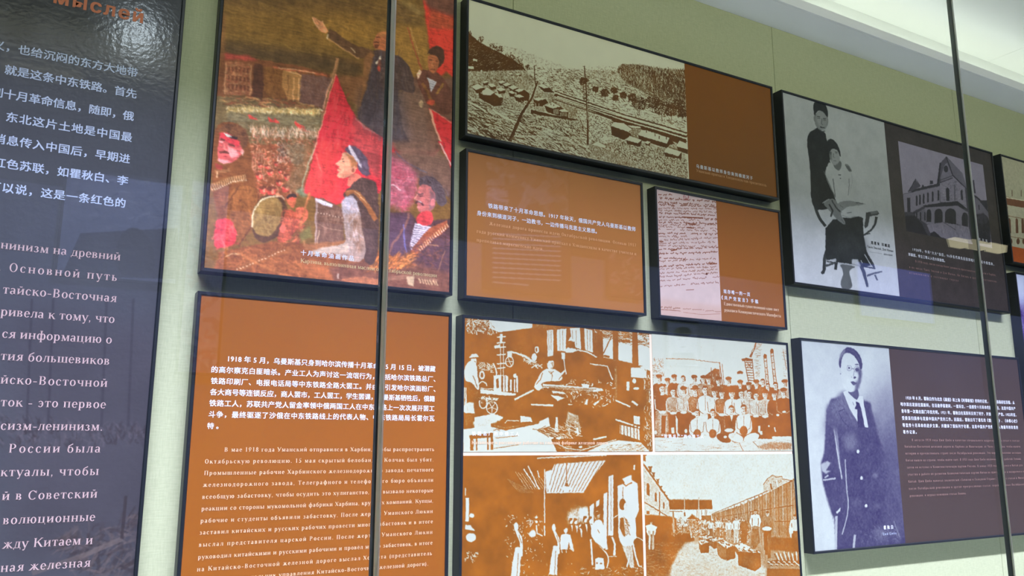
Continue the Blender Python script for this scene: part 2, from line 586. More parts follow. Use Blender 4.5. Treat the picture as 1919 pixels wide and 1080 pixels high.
    for lo_, up_ in zip('вгджзиклмнопстхцчшэюяу', 'ВГДЖЗИКЛМНОПСТХЦЧШЭЮЯУ'):
        ad, pr = G[lo_]
        kx, ky = 1.28, 1.43
        out = []
        for p in pr:
            if p[0] == 's': out.append(('s', p[1] * kx, p[2] * ky, p[3] * ky, p[4]))
            elif p[0] == 'h': out.append(('h', p[1] * kx, p[2] * kx, p[3] * ky))
            elif p[0] == 'd': out.append(('d', p[1] * kx, p[2] * ky, p[3] * kx, p[4] * ky, p[5] * 1.15))
            elif p[0] == 'o': out.append(('o', p[1] * kx, p[2] * ky, p[3] * kx, p[4] * ky, p[5], p[6]))
            else: out.append(('f', p[1] * kx, p[2] * ky))
        if lo_ == 'у': out = [('d', .08, .64, .3, .2, .1), ('d', .56, .64, .26, .04, .045), ('f', .08, .645), ('f', .56, .645), ('o', .2, .05, .07, .05, 0, 360)]
        G[up_] = (ad * kx, out)
    G['Р'] = (.58, [('s', .14, 0, .66, b), ('o', .27, .48, .21, .18, -90, 90), ('h', .1, .28, .645), ('h', .14, .28, .315)])
    G['Е'] = (.62, [('s', .14, 0, .66, b), ('h', .1, .5, .645), ('h', .14, .4, .34), ('h', .1, .52, .015), ('d', .5, .66, .5, .54, .03), ('d', .52, 0, .53, .13, .03), ('d', .4, .42, .4, .26, .03)])
    G['Т'] = (.6, [('s', .3, 0, .66, 1), ('h', .04, .56, .645), ('d', .045, .66, .045, .52, .03), ('d', .555, .66, .555, .52, .03)])
    G['К'] = (.66, [('s', .14, 0, .66, b), ('d', .2, .3, .54, .64, .045), ('d', .3, .4, .56, .02, .1), ('f', .57, .015), ('f', .55, .645)])
    G['С'] = (.64, [('o', .33, .33, .28, .345, 40, 320), ('d', .55, .66, .55, .48, .03)])
    G['1'] = (.46, [('s', .24, 0, .66, 1), ('d', .25, .66, .12, .58, .035)])
    G['0'] = (.48, [('o', .24, .33, .19, .345, 0, 360)])
    G['9'] = (.48, [('o', .24, .44, .19, .225, 0, 360), ('d', .4, .42, .14, 0, .06)])
    G['8'] = (.48, [('o', .24, .49, .16, .175, 0, 360), ('o', .24, .17, .19, .185, 0, 360)])
    G['7'] = (.46, [('h', .06, .42, .64), ('d', .42, .65, .2, 0, .06)])
    G['5'] = (.46, [('o', .2, .2, .2, .215, -150, 130), ('d', .12, .36, .17, .65, .04), ('h', .16, .42, .64)])
    G['2'] = (.46, [('o', .22, .47, .17, .19, -30, 170), ('d', .36, .4, .08, .02, .06), ('h', .06, .42, .02)])
    G['3'] = (.46, [('o', .2, .49, .16, .17, -90, 150), ('o', .2, .17, .19, .185, -150, 90)])
    G['.'] = (.22, [('o', .11, .04, .045, .045, 0, 360)])
    G[','] = (.22, [('o', .11, .04, .045, .045, 0, 360), ('d', .14, .03, .08, -.1, .03)])
    G['-'] = (.34, [('d', .05, .22, .29, .22, .05)])
    G['('] = (.3, [('o', .3, .24, .18, .44, 120, 240)])
    G[')'] = (.3, [('o', 0, .24, .18, .44, -60, 60)])
    G['«'] = (.4, [('d', .2, .38, .06, .24, .04), ('d', .2, .1, .06, .24, .04), ('d', .34, .38, .2, .24, .04), ('d', .34, .1, .2, .24, .04)])
    G['»'] = (.4, [('d', .06, .38, .2, .24, .04), ('d', .06, .1, .2, .24, .04), ('d', .2, .38, .34, .24, .04), ('d', .2, .1, .34, .24, .04)])
    G[' '] = (.26, [])
    return G


GL = _glyphs()
GCACHE = {}


def glyph_mesh(ch, wt=1.0):
    if (ch, wt) in GCACHE: return GCACHE[(ch, wt)]
    V, F = [], []
    T, th = 0.092 * wt, 0.034 * wt

    def quad(*p):
        n = len(V); V.extend(p); F.append((n, n + 1, n + 2, n + 3))
    for p in GL[ch][1]:
        if p[0] == 's':
            _, x, y0, y1, f = p
            quad((x - T / 2, y0), (x + T / 2, y0), (x + T / 2, y1), (x - T / 2, y1))
            if f & 1: quad((x - T / 2 - .045, y0), (x + T / 2 + .045, y0), (x + T / 2 + .03, y0 + th), (x - T / 2 - .03, y0 + th))
            if f & 2: quad((x - T / 2 - .05, y1 - th), (x + T / 2 + .03, y1 - th), (x + T / 2 + .045, y1), (x - T / 2 - .045, y1))
        elif p[0] == 'h':
            _, x0, x1, y = p
            quad((x0, y - th / 2), (x1, y - th / 2), (x1, y + th / 2), (x0, y + th / 2))
        elif p[0] == 'f':
            _, x, y = p
            quad((x - .075, y - th / 2), (x + .075, y - th / 2), (x + .075, y + th / 2), (x - .075, y + th / 2))
        elif p[0] == 'd':
            _, x0, y0, x1, y1, wd = p
            wd *= wt
            L = math.hypot(x1 - x0, y1 - y0); nx, ny = -(y1 - y0) / L * wd / 2, (x1 - x0) / L * wd / 2
            quad((x0 - nx, y0 - ny), (x1 - nx, y1 - ny), (x1 + nx, y1 + ny), (x0 + nx, y0 + ny))
        else:
            _, cx, cy, rx, ry, a0, a1 = p
            small = rx < .06
            n = 10 if small else 16
            ri = 0 if small else max(rx - T, .01); rj = 0 if small else max(ry - th * 1.1, .01)
            k = int(max(4, n * (a1 - a0) / 360))
            for i in range(k):
                t0 = math.radians(a0 + (a1 - a0) * i / k); t1 = math.radians(a0 + (a1 - a0) * (i + 1) / k)
                quad((cx + ri * math.cos(t0), cy + rj * math.sin(t0)), (cx + rx * math.cos(t0), cy + ry * math.sin(t0)),
                     (cx + rx * math.cos(t1), cy + ry * math.sin(t1)), (cx + ri * math.cos(t1), cy + rj * math.sin(t1)))
    GCACHE[(ch, wt)] = (np.array(V, float).reshape(-1, 2), F)
    return GCACHE[(ch, wt)]


def serif_line(parent, text, a, b, size, mat, wt=1.0, name='text_line'):
    Xa, Za = back(*a)
    Xb, Zb = back(*b)
    Z = 0.5 * (Za + Zb)
    adv = [GL[c][0] * size for c in text]
    tot = sum(adv)
    n = len(text)
    sp = ((Xb - Xa) - tot) / max(n - 1, 1)
    V, F = [], []
    x = Xa
    nv = 0
    for c, ad in zip(text, adv):
        gv, gf = glyph_mesh(c, wt)
        if len(gv):
            p = gv * size
            V.extend((x + q[0], -0.0007, Z + q[1]) for q in p)
            F.extend(tuple(i + nv for i in f) for f in gf)
            nv += len(gv)
        x += ad + sp
    return mesh_obj(name, V, F, mat, parent)

# ---------------------------------------------------------------- structure
def wall_material():
    m = bpy.data.materials.new('woven_wall_fabric')
    m.use_nodes = True
    nt = m.node_tree
    b = nt.nodes['Principled BSDF']
    b.inputs['Roughness'].default_value = 0.85
    b.inputs['Specular IOR Level'].default_value = 0.15
    tc = nt.nodes.new('ShaderNodeTexCoord')

    def nz(sx, sz, detail, scale):
        mp = nt.nodes.new('ShaderNodeMapping')
        mp.inputs['Scale'].default_value = (sx, 1, sz)
        n = nt.nodes.new('ShaderNodeTexNoise')
        n.inputs['Scale'].default_value = scale
        n.inputs['Detail'].default_value = detail
        nt.links.new(tc.outputs['Object'], mp.inputs['Vector'])
        nt.links.new(mp.outputs['Vector'], n.inputs['Vector'])
        return n
    n1 = nz(1, 0.12, 4, 260)
    n2 = nz(0.12, 1, 4, 260)
    add = nt.nodes.new('ShaderNodeMath')
    nt.links.new(n1.outputs['Fac'], add.inputs[0]); nt.links.new(n2.outputs['Fac'], add.inputs[1])
    mr = nt.nodes.new('ShaderNodeMapRange')
    mr.inputs['From Min'].default_value = 0.7; mr.inputs['From Max'].default_value = 1.3
    nt.links.new(add.outputs[0], mr.inputs['Value'])
    mx = nt.nodes.new('ShaderNodeMix'); mx.data_type = 'RGBA'
    mx.inputs['A'].default_value = (0.50, 0.535, 0.315, 1)
    mx.inputs['B'].default_value = (0.60, 0.635, 0.385, 1)
    nt.links.new(mr.outputs[0], mx.inputs['Factor'])
    nt.links.new(mx.outputs['Result'], b.inputs['Base Color'])
    bp = nt.nodes.new('ShaderNodeBump')
    bp.inputs['Strength'].default_value = 0.25; bp.inputs['Distance'].default_value = 0.001
    nt.links.new(add.outputs[0], bp.inputs['Height'])
    nt.links.new(bp.outputs['Normal'], b.inputs['Normal'])
    return m


M_WALL = wall_material()
M_SOFFIT = material('white_soffit_paint', (0.88, 0.90, 0.90), 0.6, 0.3, noise=0.03, nscale=6)
M_CEIL = material('case_ceiling_paint', (0.80, 0.84, 0.80), 0.6, 0.3, noise=0.02, nscale=3)
M_HALLWALL = material('hall_display_wall_paint', (0.26, 0.28, 0.33), 0.8, noise=0.15, nscale=2)
M_HALLDARK = material('hall_dark_paint', (0.035, 0.038, 0.042), 0.9, noise=0.2, nscale=2)
M_FLOOR = material('hall_floor_stone', (0.08, 0.085, 0.10), 0.5, noise=0.2, nscale=4)

wall = empty('wall_front', (2.76, 0.048, 0.0), kind='structure')
edges = [-2.72, -1.35, 0.02, 1.39, 2.765, 4.135, 5.51, 6.9, 8.3]
for i in range(len(edges) - 1):
    o = box_obj('wall_panel', edges[i] + 0.0012, edges[i + 1] - 0.0012, 0.046, 0.066, 0.0, 3.408, M_WALL, wall, bev=0.0015)
box_obj('wall_core', -2.72, 8.3, 0.0675, 0.12, 0.0, 3.9, M_HALLDARK, wall)

cw = box_obj('trim_3', -2.72, 8.3, 0.046, 0.066, 3.4095, 3.70, M_CEIL); tag(cw, kind='structure')
# soffit shelf along the wall, cove above it, LED strip hidden on the shelf
sof = empty('trim_1', (2.76, -0.05, 3.402), kind='structure')
box_obj('soffit_shelf', -2.72, 8.3, -0.125, 0.0455, 3.402, 3.420, M_SOFFIT, sof, bev=0.001)
box_obj('soffit_lip', -2.72, 8.3, -0.137, -0.1255, 3.402, 3.447, M_SOFFIT, sof, bev=0.0015)
ceil = empty('ceiling', (2.76, -1.0, 3.66), kind='structure')
for x0, x1 in ((-2.72, 0.9), (0.9, 4.52), (4.52, 8.3)):
    box_obj('ceiling_panel', x0 + 0.001, x1 - 0.001, GLASS_Y - 0.02, 0.0455, 3.66, 3.68, M_CEIL, ceil)
led = empty('light_strip', (2.76, -0.06, 3.425), 'white LED light strip lying in the cove above the white soffit', 'light')
box_obj('housing', -2.7, 8.28, -0.085, -0.055, 3.4205, 3.430, M_SOFFIT, led)
box_obj('diffuser', -2.7, 8.28, -0.082, -0.058, 3.4303, 3.438, emission('led_light', (1.0, 1.0, 0.90), LED), led)

# the hall behind the visitor, seen only as reflections in the glass
floor = box_obj('floor', -6, 14, -9.0, 0.12, -0.05, -0.001, M_FLOOR)
tag(floor, kind='structure')
hc = box_obj('ceiling', -6, 14, -9.0, GLASS_Y - 0.022, 3.95, 4.0, M_HALLDARK)
tag(hc, kind='structure')
wb = box_obj('wall_back', -6, 14, -9.06, -9.0, 0, 4.0, M_HALLDARK); tag(wb, kind='structure')
wl = box_obj('wall_left', -6.06, -6.0, -9.0, 0.12, 0, 4.0, M_HALLDARK); tag(wl, kind='structure')
wr = box_obj('wall_right', 14.0, 14.06, -9.0, 0.12, 0, 4.0, M_HALLDARK); tag(wr, kind='structure')
hd = box_obj('trim_2', -2.7, 8.3, GLASS_Y - 0.06, GLASS_Y + 0.02, 3.70, 3.95, M_HALLDARK); tag(hd, kind='structure')


# ---------------------------------------------------------------- glass front of the case
def glass_material():
    m = bpy.data.materials.new('case_glass')
    m.use_nodes = True
    nt = m.node_tree
    nt.nodes.remove(nt.nodes['Principled BSDF'])
    lw = nt.nodes.new('ShaderNodeLayerWeight'); lw.inputs[0].default_value = 0.5
    pw = nt.nodes.new('ShaderNodeMath'); pw.operation = 'POWER'; pw.inputs[1].default_value = 5
    nt.links.new(lw.outputs['Facing'], pw.inputs[0])
    ma = nt.nodes.new('ShaderNodeMath'); ma.operation = 'MULTIPLY_ADD'; ma.inputs[1].default_value = 0.955; ma.inputs[2].default_value = 0.045
    nt.links.new(pw.outputs[0], ma.inputs[0])
    tr = nt.nodes.new('ShaderNodeBsdfTransparent'); tr.inputs[0].default_value = (0.965, 0.985, 0.975, 1)
    gl = nt.nodes.new('ShaderNodeBsdfGlossy'); gl.inputs['Roughness'].default_value = 0.004
    gl.inputs['Color'].default_value = (0.9, 0.95, 1.0, 1)
    mx = nt.nodes.new('ShaderNodeMixShader')
    nt.links.new(ma.outputs[0], mx.inputs[0]); nt.links.new(tr.outputs[0], mx.inputs[1]); nt.links.new(gl.outputs[0], mx.inputs[2])
    nt.links.new(mx.outputs[0], nt.nodes['Material Output'].inputs[0])
    return m


M_GLASS = glass_material()
M_EDGE = translucent('polished_glass_edge', (0.80, 0.86, 0.76), 0.9)
M_EDGE2 = translucent('pale_glass_edge', (0.98, 0.98, 0.93), 0.95)
M_SIL = translucent('dark_silicone', (0.28, 0.32, 0.28), 0.7)
gx = [-2.30, -0.96]
k = (2.4 + GLASS_Y) / 2.4
s1, s2 = 0.888 * k, 4.107 * k
step = s2 - s1
gx = [s1 - step, s1, s2, s2 + step]
case = empty('display_case_glazing', (0.5 * (s1 + s2), GLASS_Y, 0.15), 'tall frameless glass front with two grey vertical joints, standing before every picture', 'glass')
for i in range(3):
    box_obj('glass_pane', gx[i] + 0.0055, gx[i + 1] - 0.0055, GLASS_Y - 0.010, GLASS_Y, 0.15, 3.70, M_GLASS, case)
for x in (s1, s2):
    j = empty('glass_joint', (x - 0.5 * (s1 + s2), 0, 0)); j.parent = case
    for nm, x0, x1, y0, y1, m in (('sealant', -0.0052, -0.0026, -0.0098, -0.0002, M_SIL), ('glass_edge', -0.0026, 0.0030, -0.0092, -0.0012, M_EDGE), ('edge_bevel', 0.0030, 0.0052, -0.0098, -0.0002, M_EDGE2)):
        o = box_obj(nm, x0, x1, y0, y1, 0, 3.55, m)
        o.parent = j
box_obj('base_rail', gx[0], gx[3], GLASS_Y - 0.02, GLASS_Y + 0.01, -0.001, 0.149, M_HALLDARK, case)

# partition with pictures across the hall
HY = 2.8                       # mirror depth of the partition behind the case wall
PY = 2 * GLASS_Y - HY
part = box_obj('wall_partition', -1.2, 13.5, PY - 0.10, PY, 0.0, 2.95, M_HALLWALL)
tag(part, kind='structure')


def hall_rect(x0, y0, x1, y1):
    """mirror-image rectangle seen in the glass -> the real one on the partition across the hall"""
    Xa, Za = back(x0, 0.5 * (y0 + y1), HY)
    Xb, _ = back(x1, 0.5 * (y0 + y1), HY)
    _, Zt = back(0.5 * (x0 + x1), y0, HY)
    _, Zb = back(0.5 * (x0 + x1), y1, HY)
    return float(Xa), float(Xb), float(Zb), float(Zt)


def hall_picture(name, rect, label, paint, base):
    X0, X1, Z0, Z1 = hall_rect(*rect)
    g = empty(name, (0.5 * (X0 + X1), PY, Z0), label, 'picture')
    A = Art(X0, X1, Z0, Z1, 220, base)
    A.dep = HY
    paint(A)
    yf = PY + 0.03
    v = [(X0, yf, Z0), (X1, yf, Z0), (X1, yf, Z1), (X0, yf, Z1)]
    box_obj('backing_board', X0, X1, PY + 0.0005, yf - 0.001, Z0, Z1, M_BACK, g)
    mesh_obj('print', v, [(3, 2, 1, 0)], print_mat(name + '_ink', A.image(name + '_image'), (1, 1, 1), 0.6, 0.2), g, uvs=[(0, 0), (1, 0), (1, 1), (0, 1)])
    for a, b, c, d in ((X0 - .015, X0, Z0 - .015, Z1 + .015), (X1, X1 + .015, Z0 - .015, Z1 + .015), (X0, X1, Z0 - .015, Z0), (X0, X1, Z1, Z1 + .015)):
        box_obj('frame_rail', a, b, PY + 0.0005, yf + 0.008, c, d, M_FRAME, g)


def pt_arch(A):
    A.poly([(150, 440), (330, 430), (335, 525), (115, 520)], (70, 74, 84)); A.poly([(215, 520), (215, 460), (235, 430), (260, 430), (285, 460), (290, 520)], (26, 28, 34), sm=True)
    A.dabs([(115, 335), (335, 335), (335, 430), (115, 430)], 60, 20, 6, [(150, 160, 180), (226, 230, 240)], 0, .5, .8, 1)


def pt_lines(A):
    A.dabs([(905, 300), (1060, 300), (1060, 395), (905, 395)], 60, 40, 16, [(220, 226, 236), (120, 116, 130), (240, 240, 244)], 20, .9, .8, 2)
    for i in range(11): A.line([(918, 440 + i * 9), (1045 - (i == 10) * 60, 446 + i * 9)], 3, (236, 236, 240))


def pt_face(A):
    A.poly([(1245, 684), (1255, 662), (1292, 662), (1302, 684)], (60, 62, 70)); A.ell(1273, 640, 15, 21, (206, 208, 214)); A.ell(1273, 624, 16, 10, (24, 24, 28)); A.line([(1264, 637), (1270, 637)], 2, (30, 30, 36)); A.line([(1277, 637), (1283, 637)], 2, (30, 30, 36)); A.line([(1269, 651), (1278, 651)], 2, (90, 60, 60))


def pt_pink(A):
    A.dabs([(340, 345), (415, 345), (415, 700), (340, 700)], 90, 30, 14, [(236, 200, 214), (206, 90, 130), (240, 240, 246), (90, 96, 140)], 60, 1, .7, 3)


def pt_red(A):
    A.dabs([(1135, 478), (1196, 478), (1196, 556), (1135, 556)], 70, 14, 6, [(196, 96, 90), (230, 190, 170), (120, 60, 50)], 40, 1, .8, 4)


hall_picture('hall_photograph', (115, 335, 335, 525), 'pale stone archway photograph, reflected over the dark left-hand text panel', pt_arch, (190, 198, 214))
hall_picture('hall_poster', (905, 300, 1060, 548), 'poster with rows of white lines, reflected over the small orange text panel', pt_lines, (58, 54, 66))
hall_picture('hall_portrait', (1245, 606, 1302, 686), 'small pale portrait of a dark-haired person, reflected above the group photograph', pt_face, (176, 182, 190))
hall_picture('hall_banner', (345, 345, 415, 700), 'tall pink and white banner print, reflected at the left edge of the oil painting', pt_pink, (200, 190, 206))
hall_picture('hall_print', (1135, 478, 1196, 556), 'little reddish print, reflected at the right end of the small orange text panel', pt_red, (110, 70, 66))

# blue screen and the shaded lamps that also show in the glass
X0, X1, Z0, Z1 = hall_rect(1600, 505, 1735, 600)
scr = empty('display_screen', (0.5 * (X0 + X1), PY, Z0), 'glowing blue screen, reflected below the seated woman in the couple photograph', 'screen')
box_obj('casing', X0 - .02, X1 + .02, PY + 0.0005, PY + 0.05, Z0 - .02, Z1 + .02, M_FRAME, scr, bev=0.004)
me = emission('screen_light', (0.20, 0.26, 1.0), 1.1)
box_obj('screen_panel', X0, X1, PY + 0.0502, PY + 0.052, Z0, Z1, me, scr)
lw_ = emission('warm_lamp_light', (1.0, 0.86, 0.52), 2.3)
for i, (a, b, c, d) in enumerate(((1769, 452, 1795, 466), (1801, 456, 1829, 470), (1836, 462, 1866, 475))):
    X0, X1, Z0, Z1 = hall_rect(a, b, c, d)
    l = empty('wall_lamp', (0.5 * (X0 + X1), PY, Z0), ('cream shaded lamp reflected just left of the thin glass joint, first of three', 'cream shaded lamp reflected behind the thin glass joint, middle of three', 'cream shaded lamp reflected at the right border of the mansion panel, last of three')[i], 'lamp', 'row of cream lamps across the hall')
    bm = bmesh.new()
    w_ = 0.5 * (X1 - X0); cx = 0.5 * (X0 + X1)
    vs = [bm.verts.new(q) for q in ((cx - w_, PY + .03, Z1), (cx + w_, PY + .03, Z1), (cx + w_ * .8, PY + .03, Z0), (cx - w_ * .8, PY + .03, Z0), (cx - w_, PY + .12, Z1), (cx + w_, PY + .12, Z1), (cx + w_ * .8, PY + .12, Z0), (cx - w_ * .8, PY + .12, Z0))]
    for f in ((0, 1, 2, 3), (4, 7, 6, 5), (0, 4, 5, 1), (1, 5, 6, 2), (2, 6, 7, 3), (3, 7, 4, 0)): bm.faces.new([vs[k] for k in f])
    bm_obj('lamp_shade', bm, lw_, l)
    box_obj('bracket', cx - .01, cx + .01, PY + 0.0005, PY + .03, Z0 + .02, Z0 + .05, M_FRAME, l)
bounce_plinth = box_obj('bounce_trim', -2.7, 8.28, GLASS_Y + 0.012, 0.0455, 0.0, 0.62, material('bounce_plinth_paint', (0.42, 0.46, 0.40), 0.6, noise=0.03, nscale=5))  # unseen platform added to bounce light up into the frame shadows
tag(bounce_plinth, kind='structure')

# ---------------------------------------------------------------- pictures
def art_plain(X0, X1, Z0, Z1, rgb, seed, ppm=500):
    A = Art(X0, X1, Z0, Z1, ppm, rgb)
    n = vnoise(A.H, A.W, 120, 5, seed)[..., None]
    A.a *= 1 + 0.05 * (n - 0.5)
    return A

def art_painting():
    A = Art(0.357, 1.122, 1.992, 3.060, 1100, (100, 74, 32))
    T3 = (380, 0, 3.856); T4 = (380, 270, 3.725); T6 = (385, 200, 3.375); T7 = (570, 250, 4.0); T8 = (700, 260, 3.6); T2 = (680, 0, 3.6)
    A.crop = T3
    # sky
    A.poly([(60, -400), (1860, -400), (1860, 500), (60, 330)], (98, 76, 30))
    A.poly([(140, -300), (700, -300), (1300, 60), (1250, 170), (700, 120), (150, 60)], (84, 66, 34), .9, 25)
    A.poly([(160, 120), (800, 160), (1230, 200), (1240, 330), (700, 330), (150, 250)], (120, 90, 34), .8, 30)
    A.ell(1080, 230, 230, 90, (156, 116, 44), .8, 8, 30)
    A.ell(980, 180, 330, 90, (140, 104, 40), .6, 8, 40)
    A.poly([(1360, 180), (1620, 190), (1650, 480), (1500, 560), (1370, 420)], (150, 112, 46), .9, 12)
    A.poly([(1360, 0), (1600, 60), (1600, 190), (1360, 150)], (92, 74, 40), .9, 12)
    A.poly([(1390, 0), (1480, 0), (1600, 90), (1560, 110)], (132, 112, 60), .7, 6)
    A.poly([(1560, -300), (1850, -300), (1850, 100), (1600, 60)], (70, 58, 44), .9, 10)
    A.poly([(140, 290), (500, 330), (1000, 420), (1150, 470), (1150, 560), (600, 480), (140, 400)], (68, 56, 32), .95, 14)
    A.line([(160, 40), (620, 160), (1000, 330)], 26, (138, 106, 44), .35, 8)
    A.line([(400, 30), (800, 150), (1150, 220)], 20, (140, 108, 46), .3, 8)
    A.dabs([(140, -300), (1850, -300), (1850, 180), (1280, 200), (1200, 430), (140, 330)], 900, 120, 14, [(120, 92, 38), (88, 70, 32), (106, 82, 34), (134, 104, 44)], 8, .25, .35, 5)
    # city blocks
    A.poly([(130, 380), (720, 480), (930, 540), (900, 700), (860, 790), (100, 720)], (104, 62, 34))
    A.poly([(150, 385), (330, 400), (400, 440), (160, 430)], (168, 58, 52), .8, 3)
    A.poly([(160, 440), (360, 460), (360, 690), (150, 680)], (128, 78, 48), 1)
    A.dabs([(165, 445), (355, 465), (350, 685), (150, 675)], 260, 26, 6, [(176, 112, 76), (96, 52, 32), (196, 150, 104), (150, 70, 50)], 0, .5, .8, 6)
    for r in range(3):
        for c in range(6):
            A.poly([(185 + c * 27, 480 + r * 62 + c * 3), (198 + c * 27, 481 + r * 62 + c * 3), (197 + c * 27, 515 + r * 62 + c * 3), (184 + c * 27, 513 + r * 62 + c * 3)], (78, 42, 28), .8)
    A.line([(168, 450), (158, 680)], 7, (206, 160, 112), .8)
    A.line([(350, 470), (345, 690)], 7, (206, 160, 112), .7)
    A.poly([(370, 460), (440, 472), (436, 740), (355, 700)], (66, 40, 28))
    A.poly([(440, 480), (600, 500), (590, 760), (436, 720)], (112, 72, 34))
    A.dabs([(440, 480), (600, 500), (590, 760), (436, 720)], 120, 40, 7, [(140, 92, 44), (88, 54, 28)], 80, .3, .7, 8)
    A.poly([(580, 500), (660, 510), (715, 550), (705, 720), (610, 720), (575, 620)], (164, 116, 62))
    A.line([(600, 505), (715, 548)], 9, (212, 166, 112)); A.line([(660, 560), (650, 730)], 9, (206, 156, 100)); A.line([(700, 560), (690, 730)], 9, (210, 164, 110)); A.line([(620, 540), (612, 690)], 6, (108, 70, 38))
    A.poly([(715, 530), (930, 560), (880, 780), (700, 740)], (96, 68, 58))
    A.dabs([(715, 540), (920, 570), (880, 770), (700, 740)], 140, 36, 8, [(108, 84, 84), (84, 56, 48), (124, 100, 96)], 80, .5, .6, 9)
    A.line([(500, 480), (620, 505), (760, 515), (900, 550)], 14, (184, 92, 58), .8)
    A.line([(540, 487), (680, 505), (820, 530)], 5, (226, 196, 150), .8)
    A.poly([(930, 540), (1190, 560), (1150, 780), (1080, 740), (960, 560)], (116, 76, 44), .9, 4)
    A.poly([(130, 100), (170, 100), (160, 420), (130, 420)], (120, 78, 44), .5, 3)
    # flag pole and finial
    A.line([(975, 420), (945, 530), (870, 780), (800, 1090)], 16, (196, 140, 112), .9)
    A.line([(975, 420), (960, 500), (930, 560)], 26, (150, 106, 64), .8)
    # parade ground
    A.poly([(95, 690), (860, 790), (850, 1080), (70, 1080)], (96, 84, 50))
    A.dabs([(150, 680), (700, 730), (870, 790), (860, 830), (130, 760)], 260, 60, 10, [(84, 68, 38), (140, 70, 44), (74, 66, 44), (190, 150, 90)], 6, .3, .8, 10)
    A.poly([(180, 770), (850, 790), (850, 830), (180, 805)], (186, 160, 92), .9, 2)
    A.dabs([(170, 765), (860, 785), (850, 835), (175, 812)], 420, 22, 6, [(232, 214, 160), (206, 180, 110), (150, 120, 60), (244, 232, 190)], 70, .6, .9, 11)
    A.poly([(180, 815), (850, 840), (840, 900), (180, 880)], (112, 108, 76), .9, 4)
    A.dabs([(180, 815), (850, 840), (830, 990), (180, 960)], 300, 60, 9, [(128, 124, 92), (88, 86, 58), (104, 90, 56), (140, 130, 96)], 4, .3, .7, 12)
    for x, y, w_ in ((350, 845, 50), (490, 860, 40), (690, 900, 60), (720, 930, 50), (530, 870, 30)):
        A.poly([(x - w_ / 2, y - 20), (x, y - 10), (x + w_, y + 22), (x - 10, y + 18)], (214, 58, 52), .9)
    A.poly([(670, 868), (690, 905), (755, 945), (690, 935), (666, 900)], (206, 54, 46))
    A.dabs([(330, 910), (850, 935), (830, 1000), (360, 990)], 420, 34, 7, [(224, 196, 168), (196, 160, 130), (130, 88, 56), (236, 216, 190), (168, 120, 80)], 84, .3, .9, 13)
    A.dabs([(290, 980), (820, 1010), (800, 1085), (290, 1085)], 300, 28, 7, [(140, 80, 44), (176, 76, 48), (96, 60, 34), (206, 150, 110)], 60, .9, .9, 14)
    # distant crowd below
    A.crop = T4
    A.poly([(60, 0), (760, 0), (700, 340), (540, 420), (340, 420), (200, 300), (60, 200)], (118, 66, 36))
    A.dabs([(330, 0), (760, 0), (700, 330), (560, 400), (340, 320)], 800, 26, 9, [(150, 76, 44), (110, 58, 30), (182, 82, 52), (88, 52, 28), (196, 120, 80), (216, 160, 124)], 50, 1.2, .9, 15)
    A.dabs([(520, 0), (720, 0), (690, 130), (520, 130)], 240, 30, 9, [(84, 66, 48), (150, 130, 108), (196, 176, 150), (62, 44, 32)], 20, .8, .9, 16)
    for x in (345, 365, 385, 405, 425):
        A.line([(x + 10, 40), (x, 200)], 5, (206, 150, 112), .7)
    A.dabs([(340, 60), (620, 80), (600, 240), (345, 240)], 260, 14, 6, [(206, 74, 58), (224, 150, 112), (120, 60, 36)], 40, 1.4, .9, 17)
    for x, y, r in ((390, 225, 22), (470, 200, 20), (540, 190, 16), (590, 230, 22), (450, 160, 14), (510, 140, 14), (400, 150, 14), (480, 330, 30), (420, 320, 26), (580, 310, 28), (530, 270, 20)):
        A.ell(x, y, r, r * 1.1, (198, 66, 54)); A.ell(x - 2, y - r * .7, r, r * .5, (92, 46, 30)); A.ell(x + r * .3, y, r * .4, r * .5, (226, 150, 112), .8)
    A.poly([(560, 0), (760, 0), (700, 300), (640, 340), (560, 300), (640, 150)], (112, 96, 60), .6, 6)
    A.poly([(640, 330), (720, 290), (760, 350), (700, 370)], (96, 130, 96), .9, 4)
    # big red banner
    A.crop = T3
    A.poly([(958, 525), (800, 1090), (760, 1400), (1280, 1400), (1400, 1090), (1290, 960), (1180, 920), (1100, 840), (1030, 700), (985, 590)], (206, 36, 50), sm=False)
    A.crop = T4
    A.poly([(800, -20), (1240, -20), (1700, -20), (1500, 230), (1220, 250), (1210, 240), (1000, 300), (980, 400), (930, 425), (705, 340)], (210, 46, 54))
    A.poly([(800, -20), (1000, -20), (880, 200), (960, 260), (950, 415), (705, 340)], (218, 52, 54), .9, 8)
    A.poly([(790, 100), (850, 150), (830, 300), (760, 330)], (226, 84, 76), .6, 10)
    A.line([(785, 60), (810, 130), (830, 200)], 16, (238, 120, 104), .6, 4)
    A.line([(795, -10), (740, 130), (685, 330)], 12, (150, 160, 120), .8)
    A.line([(790, -10), (770, 60), (740, 140)], 6, (236, 176, 150), .8)
    A.dabs([(800, 0), (960, 0), (920, 400), (720, 330)], 140, 90, 16, [(226, 64, 58), (200, 40, 48), (214, 60, 54)], 100, .3, .35, 18)
    A.poly([(1020, 0), (1240, 0), (1240, 240), (1180, 200)], (150, 60, 60), .8, 10)
    # red banner shading beside the orator
    A.crop = T3
    A.poly([(1090, 840), (1180, 920), (1290, 965), (1290, 1100), (1100, 1100), (1060, 940)], (190, 62, 66), .9, 6)
    A.line([(1100, 850), (1180, 930), (1290, 975)], 14, (222, 120, 116), .7)
    A.line([(960, 530), (870, 850), (815, 1060)], 6, (232, 170, 130), .9)
    A.dabs([(950, 600), (1060, 800), (1100, 1000), (850, 1060)], 90, 120, 16, [(216, 50, 56), (196, 36, 48), (226, 76, 76)], 105, .25, .4, 19)
